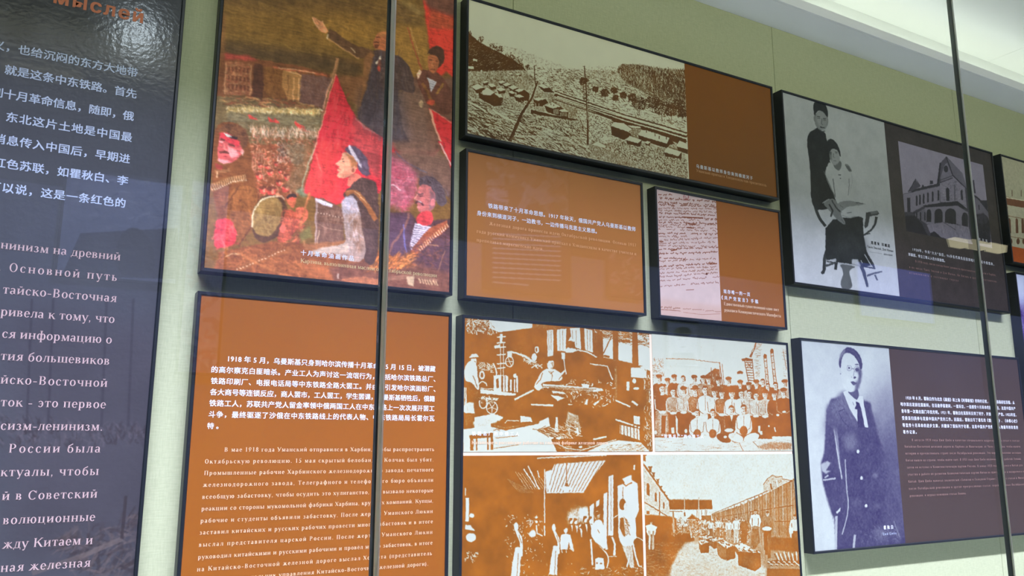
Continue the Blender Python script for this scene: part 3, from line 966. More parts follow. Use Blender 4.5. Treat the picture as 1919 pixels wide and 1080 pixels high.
    # pedestal mist and right side
    A.poly([(1480, 560), (1810, 560), (1800, 1090), (1390, 1090), (1380, 800)], (104, 74, 58), 1, 6)
    A.poly([(1400, 650), (1600, 660), (1640, 1090), (1440, 1090)], (116, 92, 78), .8, 12)
    # orator: long open coat, arm flung out to the left
    coat = [(1215, 365), (1290, 355), (1380, 385), (1450, 420), (1505, 500), (1535, 640), (1520, 670), (1470, 665), (1400, 640), (1430, 850), (1460, 980), (1560, 1100), (1330, 1010), (1200, 930), (1115, 850), (1120, 790), (1165, 640), (1190, 480), (1160, 420)]
    A.poly(coat, (62, 52, 50), sm=True)
    A.poly([(1150, 640), (1440, 660), (1500, 1080), (1200, 930), (1115, 850)], (72, 76, 92), .6, 20)
    A.poly([(1220, 380), (1290, 420), (1270, 800), (1200, 900), (1130, 830), (1190, 560)], (50, 48, 56), .8, 8)
    A.dabs(coat, 240, 90, 9, [(78, 66, 58), (52, 46, 50), (92, 80, 74), (66, 68, 80)], 95, .3, .5, 20)
    A.poly([(905, 205), (935, 215), (1030, 280), (1110, 335), (1240, 360), (1240, 420), (1130, 425), (1010, 350), (900, 275)], (80, 58, 36), sm=True)
    A.line([(905, 280), (1010, 350), (1130, 422)], 9, (186, 140, 84), .8)
    A.line([(1070, 340), (1105, 380)], 6, (206, 186, 150), .8)
    A.poly([(790, 120), (815, 125), (850, 160), (870, 150), (885, 190), (905, 215), (890, 245), (850, 225), (815, 190)], (206, 140, 96), sm=True)
    A.line([(793, 125), (812, 175), (845, 205)], 7, (228, 176, 128)); A.line([(868, 150), (880, 190)], 9, (222, 160, 110)); A.line([(820, 140), (850, 180)], 4, (150, 90, 56))
    A.line([(905, 245), (900, 280)], 9, (216, 196, 160))
    A.poly([(1165, 420), (1215, 370), (1235, 400), (1180, 640), (1120, 820), (1150, 640)], (126, 84, 46), .9, 2)
    A.poly([(1245, 455), (1285, 400), (1290, 430), (1255, 465)], (226, 216, 196))
    A.line([(1275, 430), (1275, 520)], 20, (116, 66, 54), .9)
    A.ell(1272, 495, 14, 20, (196, 66, 50), .8)
    # orator's head in profile
    A.poly([(1235, 290), (1250, 250), (1285, 225), (1330, 225), (1375, 255), (1388, 300), (1375, 345), (1330, 375), (1280, 360), (1245, 350), (1232, 330)], (168, 96, 58), sm=True)
    A.poly([(1250, 250), (1285, 226), (1330, 228), (1345, 250), (1290, 262)], (212, 136, 78), .9, 3)
    A.poly([(1330, 250), (1378, 258), (1390, 305), (1360, 350), (1330, 330)], (110, 60, 38), .9, 3)
    A.line([(1250, 275), (1278, 270)], 7, (70, 40, 28)); A.line([(1236, 305), (1270, 312)], 9, (72, 42, 28)); A.poly([(1240, 320), (1275, 325), (1262, 350), (1243, 345)], (88, 50, 32))
    # second fighter with cap, rifle and flags top right
    A.poly([(1570, -300), (1860, -300), (1860, 200), (1810, 560), (1740, 470), (1640, 360), (1630, 200)], (150, 50, 36), sm=False)
    A.poly([(1590, -20), (1640, 60), (1810, 130), (1810, 560), (1760, 520), (1700, 560), (1640, 350)], (206, 52, 38), 1, 3)
    A.poly([(1640, 60), (1810, 130), (1810, 215), (1630, 205)], (150, 66, 38), .8, 6)
    A.poly([(1600, 0), (1640, 60), (1810, 120), (1830, -200), (1600, -200)], (84, 60, 48), .9, 8)
    A.line([(1480, 200), (1540, 400), (1590, 520)], 9, (148, 72, 44)); A.line([(1500, 200), (1560, 400)], 4, (206, 160, 110), .7)
    A.poly([(1540, 520), (1620, 500), (1700, 520), (1800, 640), (1800, 860), (1640, 790), (1560, 640)], (88, 54, 42), sm=True)
    A.poly([(1615, 400), (1640, 345), (1700, 325), (1745, 370), (1745, 450), (1700, 500), (1690, 470), (1640, 380)], (58, 40, 28), sm=True)
    A.poly([(1625, 400), (1680, 390), (1712, 430), (1705, 490), (1670, 535), (1635, 510), (1620, 460)], (160, 92, 54), sm=True)
    A.line([(1632, 432), (1655, 436)], 6, (60, 34, 22)); A.line([(1680, 440), (1698, 444)], 5, (60, 34, 22)); A.line([(1660, 440), (1652, 475), (1666, 480)], 5, (206, 140, 88)); A.line([(1645, 500), (1678, 502)], 5, (84, 40, 28))
    A.poly([(1620, 560), (1690, 590), (1650, 670)], (186, 190, 196)); 
    for i in range(4): A.line([(1630, 580 + i * 18), (1676, 598 + i * 14)], 3, (90, 96, 116))
    A.line([(1590, 600), (1640, 700), (1680, 760)], 20, (120, 78, 38), .9); A.line([(1740, 600), (1690, 680)], 16, (140, 100, 44), .9)
    A.poly([(1560, 500), (1585, 520), (1560, 570), (1545, 540)], (226, 190, 160)); A.ell(1650, 740, 28, 20, (176, 66, 44)); A.ell(1580, 750, 16, 26, (196, 170, 130), .8)
    A.poly([(1630, 780), (1800, 880), (1800, 1100), (1760, 1090), (1690, 940)], (206, 40, 44))
    A.line([(1640, 790), (1690, 950), (1760, 1100)], 14, (226, 160, 130), .9); A.line([(1650, 790), (1800, 890)], 7, (196, 130, 110), .8)
    # lower right: coat hem sweeping to the right
    A.crop = T4
    A.poly([(1290, 60), (1520, 60), (1740, 120), (1740, 420), (1640, 250), (1490, 240), (1330, 130)], (92, 72, 64), 1, 5)
    A.poly([(1290, -20), (1560, -20), (1720, 100), (1740, 330), (1580, 210), (1420, 120)], (110, 84, 68), .9, 8)
    A.line([(1340, 50), (1420, 130), (1560, 200)], 8, (70, 76, 92), .8)
    A.poly([(1640, -20), (1740, -20), (1740, 180)], (206, 44, 50)); A.line([(1655, -10), (1700, 90), (1735, 150)], 9, (224, 200, 180), .9)
    A.poly([(1280, 60), (1420, 130), (1500, 220), (1500, 330), (1420, 470), (1280, 420)], (168, 84, 100), .9, 10)  # pink reflection in the glass, painted into the picture with the strokes below
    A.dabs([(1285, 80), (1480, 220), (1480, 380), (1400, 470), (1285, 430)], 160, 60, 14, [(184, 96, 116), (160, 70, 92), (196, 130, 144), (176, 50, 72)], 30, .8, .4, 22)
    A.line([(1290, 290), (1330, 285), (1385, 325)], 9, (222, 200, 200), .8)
    # moustached sailor, right
    A.poly([(1280, 470), (1450, 480), (1500, 540), (1740, 520), (1740, 1040), (1250, 1000), (1270, 760)], (62, 44, 48), 1, 2)
    A.poly([(1280, 480), (1460, 490), (1460, 770), (1280, 780)], (70, 60, 96), .4, 12)  # bluish glass reflection painted over the coat
    A.poly([(1510, 240), (1570, 215), (1640, 250), (1690, 330), (1705, 420), (1650, 440), (1610, 360), (1560, 290), (1500, 290)], (72, 66, 72), sm=True)
    A.dabs([(1510, 240), (1600, 220), (1700, 340), (1700, 430), (1620, 330)], 70, 50, 8, [(96, 90, 100), (52, 46, 50)], 50, .4, .7, 23)
    A.poly([(1480, 400), (1500, 330), (1515, 285), (1560, 275), (1610, 320), (1628, 390), (1610, 460), (1560, 490), (1500, 470), (1495, 430)], (176, 96, 92), sm=True)
    A.poly([(1580, 300), (1625, 370), (1610, 450), (1580, 460), (1585, 370)], (110, 84, 92), .8, 3)
    A.line([(1492, 345), (1540, 345)], 9, (74, 50, 58)); A.line([(1510, 358), (1535, 360)], 6, (46, 32, 40)); A.line([(1500, 345), (1478, 385), (1496, 392)], 7, (226, 150, 130)); A.line([(1480, 412), (1505, 400), (1540, 425)], 14, (70, 44, 52)); A.line([(1500, 395), (1524, 408)], 6, (226, 206, 206)); A.line([(1490, 440), (1512, 446)], 7, (214, 130, 120)); A.ell(1602, 405, 14, 28, (196, 110, 110), 1, 10)
    A.poly([(1500, 480), (1600, 460), (1615, 540), (1560, 580), (1480, 555)], (196, 54, 60), sm=True)
    A.poly([(1480, 550), (1600, 580), (1545, 660), (1455, 760), (1445, 700)], (212, 206, 216))
    for i in range(11): A.line([(1474 - i * 3, 566 + i * 15), (1590 - i * 13, 590 + i * 13)], 5, (86, 80, 96))
    A.poly([(1700, 530), (1720, 580), (1510, 760), (1440, 790), (1450, 740), (1580, 590)], (142, 72, 46), sm=False)
    for i in range(15):
        x = 1712 - i * 14; y = 578 + i * 12
        A.line([(x, y), (x - 12, y - 26)], 7, (212, 170, 116)); A.line([(x + 1, y + 2), (x - 3, y - 6)], 6, (246, 240, 226))
    A.line([(1440, 480), (1420, 560), (1330, 690), (1300, 760)], 16, (128, 84, 72), .8); A.line([(1400, 560), (1420, 780)], 10, (96, 110, 190), .6)
    A.dabs([(1480, 680), (1730, 620), (1720, 1010), (1290, 960), (1290, 800)], 260, 70, 9, [(92, 54, 40), (66, 42, 44), (120, 70, 40), (86, 56, 76), (48, 34, 36)], 30, .9, .6, 24)
    A.line([(1550, 700), (1640, 712)], 6, (170, 120, 76)); A.line([(1690, 740), (1640, 900), (1650, 970)], 7, (130, 88, 66))
    # seated soldier with fur cap, back to us
    A.poly([(70, 880), (1210, 970), (1740, 1040), (1740, 960), (1280, 760), (1180, 740), (1000, 720), (700, 690), (480, 680), (120, 750)], (112, 62, 30))
    A.poly([(880, 860), (1240, 780), (1740, 900), (1740, 1040), (900, 960)], (96, 60, 44), 1, 6)
    A.dabs([(120, 760), (640, 690), (740, 860), (900, 950), (120, 870)], 420, 90, 11, [(140, 78, 36), (104, 58, 28), (84, 46, 24), (164, 96, 48)], 25, .7, .6, 25)
    A.poly([(700, 860), (760, 800), (850, 830), (920, 960), (760, 930)], (150, 84, 44), .9, 4)
    A.dabs([(1160, 780), (1480, 760), (1480, 860), (1160, 880)], 180, 60, 12, [(196, 104, 40), (142, 76, 30), (90, 52, 24), (220, 140, 66)], 150, .4, .7, 26)
    # left soldier: face, cap, coat
    A.crop = T6
    A.poly([(50, 130), (120, 90), (220, 110), (275, 200), (300, 420), (330, 560), (300, 700), (210, 880), (110, 900), (80, 700), (40, 540)], (112, 64, 30), sm=True)
    A.poly([(60, 170), (110, 110), (200, 105), (265, 160), (272, 230), (240, 270), (225, 230), (150, 160), (100, 150)], (92, 58, 34), sm=True)
    A.dabs([(70, 160), (130, 110), (210, 115), (262, 170), (250, 240), (200, 180)], 80, 40, 8, [(118, 76, 44), (70, 44, 28)], 30, .5, .7, 27)
    A.poly([(85, 170), (140, 165), (215, 225), (240, 280), (215, 320), (160, 360), (100, 350), (70, 330), (80, 250)], (206, 84, 82), sm=True)
    A.poly([(85, 165), (140, 165), (220, 220), (210, 255), (150, 230), (90, 200)], (216, 50, 62), .9, 1)
    A.poly([(75, 325), (140, 340), (160, 355), (120, 362), (80, 345)], (240, 160, 160), .9, 1)
    A.poly([(140, 250), (200, 275), (210, 310), (170, 330), (145, 300)], (240, 190, 186), .7, 2)
    A.line([(85, 215), (110, 225)], 7, (250, 200, 190)); A.line([(92, 205), (120, 215)], 7, (70, 34, 30)); A.line([(150, 238), (185, 250)], 8, (70, 34, 30)); A.line([(118, 235), (120, 270), (135, 280)], 8, (226, 130, 120)); A.line([(90, 292), (120, 285), (150, 300)], 12, (84, 40, 32)); A.line([(110, 315), (135, 320)], 6, (160, 40, 50)); A.ell(232, 285, 10, 16, (226, 150, 136)); A.line([(232, 285), (236, 310)], 4, (244, 220, 210))
    A.poly([(120, 165), (160, 185), (205, 190), (200, 210), (160, 200), (125, 180)], (30, 26, 26)); A.poly([(118, 162), (150, 178), (165, 195), (135, 190)], (216, 226, 210))
    A.poly([(60, 350), (110, 375), (100, 400), (70, 390)], (150, 50, 44), .9)
    A.line([(55, 410), (160, 400)], 18, (140, 92, 52)); A.line([(72, 405), (70, 450)], 7, (206, 170, 120))
    # cartridge belts
    A.line([(30, 520), (120, 470), (250, 450)], 44, (132, 86, 44))
    for i in range(17):
        x = 40 + i * 13.5; y = 528 - i * 5.2 + (i > 10) * (i - 10) * 3
        A.line([(x, y), (x - 8, y - 34)], 5, (206, 160, 104)); A.ell(x + 2, y - 2, 4, 4, (240, 226, 190)); A.line([(x + 7, y - 2), (x, y - 32)], 3, (72, 44, 24))
    A.poly([(130, 560), (230, 490), (300, 500), (335, 560), (320, 700), (240, 850), (190, 880), (240, 780), (170, 720), (110, 650)], (134, 80, 36), sm=True)
    A.dabs([(110, 560), (240, 490), (330, 560), (300, 720), (220, 860), (110, 680)], 240, 80, 12, [(122, 70, 32), (150, 90, 42), (92, 54, 26), (108, 66, 34)], 80, .5, .6, 28)
    A.line([(215, 500), (170, 560), (120, 640)], 6, (72, 42, 24)); A.ell(222, 590, 9, 9, (70, 40, 22), .7); A.line([(335, 545), (325, 640), (290, 760), (210, 880)], 9, (72, 40, 22), .8)
    A.poly([(60, 720), (110, 700), (170, 720), (200, 800), (190, 870), (120, 890), (50, 900)], (206, 50, 54), sm=True)
    A.dabs([(60, 720), (170, 720), (190, 850), (60, 890)], 90, 50, 10, [(224, 76, 74), (190, 40, 50), (236, 110, 100)], 60, .8, .6, 29)
    # fur cap
    A.poly([(290, 700), (310, 610), (370, 560), (440, 552), (500, 590), (525, 680), (490, 790), (420, 850), (340, 860), (300, 810)], (60, 42, 26), sm=True)
    A.poly([(292, 690), (312, 615), (375, 568), (445, 566), (485, 610), (482, 690), (445, 780), (385, 825), (325, 810), (294, 760)], (124, 98, 48), sm=True)
    A.poly([(380, 620), (470, 610), (470, 700), (420, 800), (350, 810), (370, 720)], (104, 80, 38), .9, 6)
    A.line([(296, 760), (300, 660), (340, 600), (390, 572), (440, 565)], 10, (212, 200, 160), .9, sm=True); A.line([(400, 568), (480, 562), (500, 590)], 10, (196, 176, 140), .8); A.line([(312, 700), (380, 705), (440, 690), (475, 650)], 3, (70, 50, 28))
    A.dabs([(310, 620), (380, 575), (470, 600), (470, 700), (390, 815), (310, 780)], 140, 36, 8, [(136, 110, 56), (104, 82, 40), (150, 126, 70)], 70, .6, .6, 30)
    # neighbours' heads and hand on the pole
    A.poly([(515, 560), (545, 548), (575, 560), (578, 600), (560, 640), (530, 630), (512, 600)], (176, 84, 52), sm=True); A.poly([(512, 570), (545, 545), (578, 560), (576, 575), (540, 570), (520, 590)], (36, 30, 28), sm=True); A.ell(548, 585, 16, 12, (206, 70, 50))
    A.poly([(480, 760), (500, 660), (540, 640), (590, 700), (600, 760), (560, 790), (510, 860), (440, 850)], (150, 66, 42), sm=True)
    A.poly([(560, 650), (610, 630), (650, 650), (655, 700), (620, 740), (580, 730)], (196, 92, 62), sm=True)
    A.line([(655, 540), (630, 640), (600, 760)], 14, (170, 100, 54)); A.dabs([(480, 650), (640, 650), (600, 860), (470, 850)], 150, 34, 9, [(206, 100, 64), (120, 52, 34), (176, 70, 50), (84, 40, 28)], 50, 1.2, .7, 31)
    A.ell(490, 770, 22, 26, (206, 90, 70)); A.line([(610, 770), (625, 880)], 18, (142, 96, 52)); 
    A.poly([(600, 800), (660, 750), (680, 830), (600, 850)], (92, 92, 44), .9, 3)
    # the middle wheel/trunk box
    A.crop = T7
    A.poly([(85, 480), (130, 480), (290, 560), (300, 800), (80, 860)], (92, 66, 52))
    A.poly([(88, 480), (110, 485), (215, 535), (210, 552), (150, 535), (90, 510)], (206, 206, 214))
    A.dabs([(95, 530), (290, 570), (300, 790), (100, 840)], 130, 70, 9, [(112, 84, 66), (76, 54, 44), (128, 98, 80)], 85, .3, .6, 32)
    A.line([(95, 585), (180, 612), (285, 632)], 5, (60, 40, 36)); 
    for i in range(9): A.ell(105 + i * 22, 592 + i * 5, 5, 5, (206, 180, 150))
    A.line([(80, 660), (160, 705), (290, 730)], 5, (150, 120, 96)); A.line([(95, 500), (85, 840)], 12, (170, 150, 140), .8); A.line([(110, 720), (100, 830)], 7, (190, 160, 130))
    A.poly([(0, 830), (320, 800), (330, 860), (70, 880), (0, 870)], (146, 92, 52), .9, 2)
    # young sailor in profile
    A.poly([(285, 470), (300, 440), (390, 350), (430, 330), (500, 350), (560, 380), (560, 980), (440, 980), (440, 700), (400, 600)], (58, 46, 42), sm=True)
    A.dabs([(320, 430), (430, 340), (550, 400), (550, 900), (450, 900), (420, 600)], 150, 90, 10, [(76, 62, 58), (48, 38, 36), (90, 70, 60)], 70, .5, .6, 33)
    A.line([(310, 450), (380, 430), (440, 490), (540, 650)], 36, (140, 84, 44), sm=True)
    for i in range(8): A.line([(375 + i * 12, 428 + i * 10 + max(0, i - 3) * 4), (388 + i * 12, 440 + i * 12)], 4, (222, 190, 130))
    A.poly([(282, 510), (300, 475), (350, 465), (395, 500), (420, 580), (435, 740), (470, 860), (440, 960), (330, 960), (220, 890), (70, 900), (120, 860), (260, 840), (320, 810), (300, 700), (285, 600)], (150, 130, 118), sm=True)
    A.poly([(283, 505), (305, 475), (355, 468), (395, 505), (412, 590), (340, 600), (288, 595)], (172, 172, 186), .95, 2)
    A.poly([(330, 620), (420, 620), (450, 860), (400, 900), (350, 780)], (124, 92, 70), .8, 6)
    A.dabs([(290, 500), (400, 500), (440, 850), (330, 900), (310, 700)], 150, 70, 9, [(170, 156, 146), (128, 104, 88), (190, 186, 190)], 85, .4, .5, 34)
    A.poly([(60, 880), (150, 850), (260, 840), (330, 820), (330, 890), (200, 900), (70, 905)], (190, 172, 152), .9, 2)
    A.poly([(320, 390), (325, 350), (350, 320), (390, 290), (440, 330), (390, 350), (340, 400)], (214, 112, 90), sm=True)
    A.poly([(275, 190), (290, 145), (320, 135), (390, 180), (395, 260), (370, 300), (340, 325), (300, 338), (262, 335), (245, 322), (248, 300), (262, 290), (245, 275), (250, 262), (262, 245), (235, 232), (262, 205)], (222, 160, 122))
    A.poly([(300, 140), (390, 190), (395, 260), (350, 250), (340, 190)], (170, 104, 60), .9, 2)
    A.poly([(300, 270), (350, 270), (360, 310), (300, 335), (270, 330)], (204, 124, 96), .8, 4)
    A.line([(278, 195), (300, 190)], 6, (110, 64, 44)); A.line([(282, 212), (305, 214)], 6, (84, 60, 56)); A.line([(262, 205), (240, 232), (262, 246)], 4, (244, 206, 170)); A.line([(248, 262), (272, 272)], 6, (170, 70, 60)); A.line([(250, 285), (268, 282)], 4, (196, 90, 76)); A.ell(368, 272, 18, 27, (226, 150, 116), 1, 15); A.ell(368, 274, 9, 16, (160, 84, 62), 1, 15)
    A.poly([(300, 130), (325, 88), (380, 95), (440, 140), (485, 220), (495, 310), (470, 325), (400, 270), (395, 190), (340, 150)], (74, 66, 84), sm=True)
    A.poly([(320, 90), (345, 85), (400, 180), (440, 260), (425, 262), (370, 185)], (204, 196, 206), sm=True)
    A.dabs([(380, 110), (450, 160), (490, 300), (420, 260)], 60, 50, 9, [(92, 84, 104), (58, 52, 66)], 60, .4, .6, 35)
    # lower-right hem strokes + bottom hands
    A.crop = T4
    A.poly([(960, 940), (1060, 920), (1200, 935), (1280, 960), (1180, 990), (980, 960)], (150, 92, 60), sm=True); A.line([(1280, 940), (1500, 920), (1640, 960)], 30, (124, 88, 66), .8)
    A.poly([(1425, 925), (1475, 925), (1470, 990), (1430, 985)], (176, 156, 120), .9); 
    for i in range(7): A.line([(1505 + i * 20, 935 + i * 3), (1520 + i * 20, 970 + i * 3)], 9, (196, 166, 120), .9)
    A.line([(940, 905), (945, 940)], 14, (200, 180, 160), .8)
    # belt in the foreground
    A.line([(250, 870), (480, 770), (620, 745)], 40, (126, 74, 36), .9)
    for i in range(16):
        x = 240 + i * 22; y = 876 - i * 9
        A.line([(x, y), (x + 22, y - 46)], 5, (84, 50, 24), .9); A.ell(x + 2, y, 4.5, 4.5, (236, 220, 180))
    A.line([(160, 780), (210, 765), (260, 770)], 6, (206, 180, 130)); A.line([(240, 755), (420, 850), (600, 930)], 18, (150, 90, 44), .8)
    # loaded brush: wavering edges, streaks, canvas grain
    A.a = blur(A.a, 1)
    A.a = A.a * .84 + np.array([32, 19, 16], np.float32)  # warm grey lift: haze over the picture blended into its colours
    warp(A, 4.0, 20, 3)
    warp(A, 1.6, 5, 8)
    st = vnoise(A.H, A.W, 4, 3, 21, 7.0)[..., None] - .5
    st2 = vnoise(A.H, A.W, 30, 4, 22, .5)[..., None] - .5
    A.a = A.a * (1 + st * .30 + st2 * .34)
    n = vnoise(A.H, A.W, 5, 3, 77)[..., None] - .5
    A.a = blur(A.a, 1) * (1 + n * .15)
    return A

def _mesh_noise(A, pts, amp, cell, seed, aniso=1.0, sm=False):
    m = A.mask(pts, sm)
    n = vnoise(A.H, A.W, cell, 4, seed, aniso) - .5
    A.a[..., 0] += m * n * amp


def art_landscape():
    A = Art(1.181, 2.182, 2.556, 3.060, 1100, [.95], 1)
    T = (850, 0, 3.6); L = (860, 50, 4.0); R = (1080, 100, 4.5)
    A.crop = T
    # far ridges
    A.poly([(80, 200), (330, 300), (450, 330), (600, 390), (800, 460), (1560, 560), (1570, 1200), (80, 1000)], [.74], 1, 3)
    A.poly([(640, 460), (800, 465), (1100, 480), (1560, 520), (1560, 700), (700, 560)], [.66], 1, 3)
    A.crop = R
    A.poly([(340, 130), (380, 90), (540, 90), (700, 125), (920, 135), (930, 520), (700, 430), (560, 320), (440, 260), (370, 200)], [.46], 1, 4)
    A.poly([(600, 150), (920, 180), (930, 400), (780, 360), (640, 260)], [.36], .9, 6)
    A.dabs([(340, 120), (380, 90), (700, 125), (920, 140), (925, 420), (700, 330), (420, 250)], 1500, 26, 4, [[.2], [.3], [.75]], 84, .25, .7, 1)
    A.dabs([(100, 110), (340, 100), (420, 250), (600, 330), (600, 420), (200, 300), (100, 200)], 500, 14, 3, [[.3], [.45]], 60, .7, .7, 2)
    # left wooded hill
    A.crop = L
    A.poly([(68, 30), (90, 60), (150, 110), (230, 160), (320, 200), (400, 240), (480, 300), (520, 350), (330, 370), (200, 400), (70, 440)], [.2], 1, 2)
    for x, y, r in ((80, 50, 14), (165, 90, 18), (240, 150, 20), (285, 165, 18), (318, 160, 18), (370, 215, 22), (430, 240, 24), (455, 265, 22), (515, 300, 14), (395, 230, 20), (470, 290, 18)):
        A.dabs([(x - r, y - r), (x + r, y - r), (x + r, y + r * 1.3), (x - r, y + r * 1.3)], 30, 12, 5, [[.12], [.2]], 80, .6, .9, int(x))
        A.line([(x, y), (x, y + r * 2)], 3, [.15])
    A.dabs([(70, 100), (240, 170), (480, 310), (460, 350), (300, 370), (80, 420)], 600, 22, 4, [[.45], [.08], [.3], [.5]], -25, .3, .6, 4)
    A.poly([(105, 240), (140, 245), (138, 262), (108, 256)], [.95]); A.poly([(65, 293), (110, 298), (110, 318), (65, 312)], [.95]); A.poly([(155, 345), (170, 322), (180, 345)], [.95])
    # town ground
    A.crop = T
    A.poly([(90, 480), (480, 470), (700, 640), (900, 700), (1560, 900), (1560, 1220), (900, 1060), (90, 900)], [.58], 1, 3)
    A.crop = L
    A.dabs([(520, 300), (960, 330), (960, 600), (700, 500), (520, 420)], 700, 20, 4, [[.2], [.9], [.3], [.7]], 15, .5, .8, 5)
    A.crop = T
    A.dabs([(640, 480), (1000, 520), (1560, 700), (1560, 900), (900, 700), (640, 600)], 1100, 24, 4, [[.2], [.85], [.3], [.75]], 20, .4, .8, 6)
    # rails
    for o, wd, t in ((0, 26, .28), (-16, 8, .85), (12, 7, .85), (30, 6, .2), (-26, 7, .25)):
        A.line([(680, 640 + o), (900, 715 + o), (1150, 800 + o), (1400, 870 + o), (1575, 925 + o)], wd, [t], 1, wd * 1.3)
    A.poly([(900, 730), (1150, 815), (1570, 940), (1570, 1000), (1380, 900), (1100, 830)], [.22], 1, 2)
    A.line([(700, 650), (920, 722), (1180, 800), (1570, 912)], 7, [.9])
    # scrub band of trees right middle
    A.crop = R
    for x, y, r in ((530, 420, 60), (640, 410, 60), (720, 450, 70), (860, 430, 55), (800, 480, 50), (470, 370, 34), (395, 350, 26), (320, 310, 26), (240, 330, 34), (160, 300, 24), (330, 370, 24), (890, 500, 40), (60, 230, 30)):
        A.dabs([(x - r, y - r * .3), (x - r * .5, y - r * .8), (x + r * .5, y - r * .8), (x + r, y - r * .3), (x + r * .8, y + r * .9), (x - r * .8, y + r * .9)], int(50 + r * 2.4), 16, 8, [[.1], [.16], [.3]], 60, 1.0, .9, x)
        A.line([(x, y), (x + 3, y + r * 1.8)], 4, [.15])
    A.poly([(420, 440), (490, 455), (480, 470), (412, 460)], [.95]); A.poly([(548, 475), (680, 508), (680, 522), (548, 492)], [.95])
    # field of stumps (light, speckled)
    A.poly([(0, 470), (300, 560), (300, 640), (420, 720), (260, 760), (120, 740), (0, 700)], [.78], 1, 3)
    A.dabs([(0, 470), (300, 570), (420, 720), (250, 780), (0, 700)], 700, 12, 4, [[.15], [.3]], 50, 1.2, .8, 7)
    A.poly([(430, 720), (740, 830), (940, 900), (940, 1050), (560, 960), (250, 790)], [.62], 1, 3)
    A.dabs([(430, 720), (740, 830), (940, 900), (940, 1050), (560, 960), (250, 790)], 800, 18, 5, [[.1], [.95], [.2]], 30, .8, .8, 8)

    def house(crop, roof, wall, ridge=None):
        A.crop = crop
        A.poly(wall, [.16]); A.poly(roof, [.97])
    h = house
    h(R, [(520, 680), (550, 645), (590, 650), (785, 712), (765, 762), (525, 690)], [(520, 685), (765, 760), (790, 715), (830, 765), (790, 770), (765, 800), (530, 730)])
    for x, y in ((592, 660), (665, 690), (700, 712), (760, 716)): A.line([(x, y - 14), (x, y + 8)], 7, [.1])
    h(R, [(290, 610), (318, 580), (400, 590), (470, 640), (440, 662)], [(290, 612), (440, 664), (470, 690), (400, 730), (300, 690)])
    A.poly([(430, 605), (540, 618), (545, 632), (470, 628)], [.95])
    h(R, [(415, 728), (450, 695), (550, 730), (520, 758)], [(420, 732), (520, 760), (555, 732), (540, 790), (430, 765)])
    h(R, [(575, 752), (600, 738), (628, 750), (605, 765)], [(580, 757), (605, 767), (625, 753), (620, 780), (585, 775)])
    h(R, [(737, 830), (765, 792), (885, 830), (862, 866)], [(740, 834), (860, 868), (890, 832), (885, 890), (750, 870)])
    h(R, [(845, 775), (870, 738), (940, 765), (940, 808), (850, 785)], [(848, 785), (940, 812), (940, 850), (855, 820)])
    A.crop = R; A.poly([(130, 770), (180, 742), (250, 780), (240, 800)], [.95]); A.poly([(0, 730), (50, 700), (110, 735), (80, 770), (0, 770)], [.2]); A.line([(0, 725), (50, 700), (110, 735)], 7, [.95])
    # left village
    for rf, wl in (([(92, 450), (140, 428), (190, 455), (130, 473)], [(95, 452), (130, 474), (190, 456), (190, 490), (135, 500)]),
                   ([(170, 485), (210, 455), (265, 490), (235, 515), (180, 510)], [(145, 485), (180, 510), (235, 515), (270, 492), (330, 520), (325, 590), (240, 600), (150, 530)]),
                   ([(265, 497), (310, 500), (332, 530), (300, 530)], [(300, 530), (332, 532), (326, 590), (290, 580)]),
                   ([(178, 415), (205, 403), (220, 412), (190, 425)], [(180, 417), (190, 426), (220, 414), (218, 440), (185, 440)]),
                   ([(215, 430), (250, 425), (280, 445), (245, 455)], [(218, 432), (245, 456), (280, 447), (278, 470), (240, 472)]),
                   ([(290, 415), (325, 402), (350, 415), (315, 428)], [(292, 417), (315, 430), (350, 417), (348, 440), (310, 445)]),
                   ([(325, 432), (365, 418), (392, 432), (355, 446)], [(327, 434), (355, 448), (392, 434), (388, 462), (345, 465)]),
                   ([(280, 465), (320, 455), (350, 472), (310, 485)], [(282, 468), (310, 487), (350, 474), (346, 500), (300, 505)]),
                   ([(368, 452), (410, 438), (445, 456), (405, 472)], [(370, 455), (405, 474), (445, 458), (445, 490), (395, 495)]),
                   ([(370, 490), (395, 478), (422, 495), (400, 503)], [(372, 492), (400, 505), (420, 497), (418, 525), (385, 525)]),
                   ([(420, 478), (455, 462), (490, 472), (450, 490)], [(425, 480), (450, 492), (490, 474), (530, 500), (525, 560), (470, 550), (440, 520)]),
                   ([(412, 520), (450, 507), (490, 525), (455, 533)], [(415, 522), (455, 535), (490, 527), (488, 570), (430, 560)]),
                   ([(560, 540), (600, 525), (650, 540), (590, 556)], [(560, 542), (590, 558), (650, 542), (670, 570), (620, 600), (560, 600)]),
                   ([(650, 590), (700, 565), (760, 598), (705, 612)], [(640, 590), (705, 614), (760, 600), (790, 615), (820, 680), (740, 665), (660, 640)]),
                   ([(750, 628), (790, 612), (822, 640), (770, 640)], [(756, 640), (822, 642), (818, 682), (760, 675)]),
                   ([(590, 440), (625, 428), (670, 455), (640, 462)], [(590, 442), (640, 464), (680, 458), (715, 495), (640, 490)]),
                   ([(370, 350), (395, 345), (405, 355), (380, 362)], [(370, 352), (380, 364), (405, 357), (400, 370)]),
                   ([(420, 355), (450, 348), (470, 355), (440, 364)], [(420, 358), (440, 366), (470, 357), (465, 372)])):
        h(L, rf, wl)
    A.crop = L
    for x, y in ((590, 520), (608, 522), (690, 575), (712, 585)): A.line([(x, y), (x, y + 12)], 5, [.1])
    for x in range(712, 745, 8): A.line([(x, 618), (x, 655)], 3, [.95])
    for x in range(762, 815, 9): A.line([(x, 645), (x, 672)], 3, [.9])
    A.line([(570, 600), (620, 600)], 4, [.95]); A.line([(575, 575), (575, 620)], 4, [.95]); A.line([(600, 575), (600, 625)], 4, [.95])
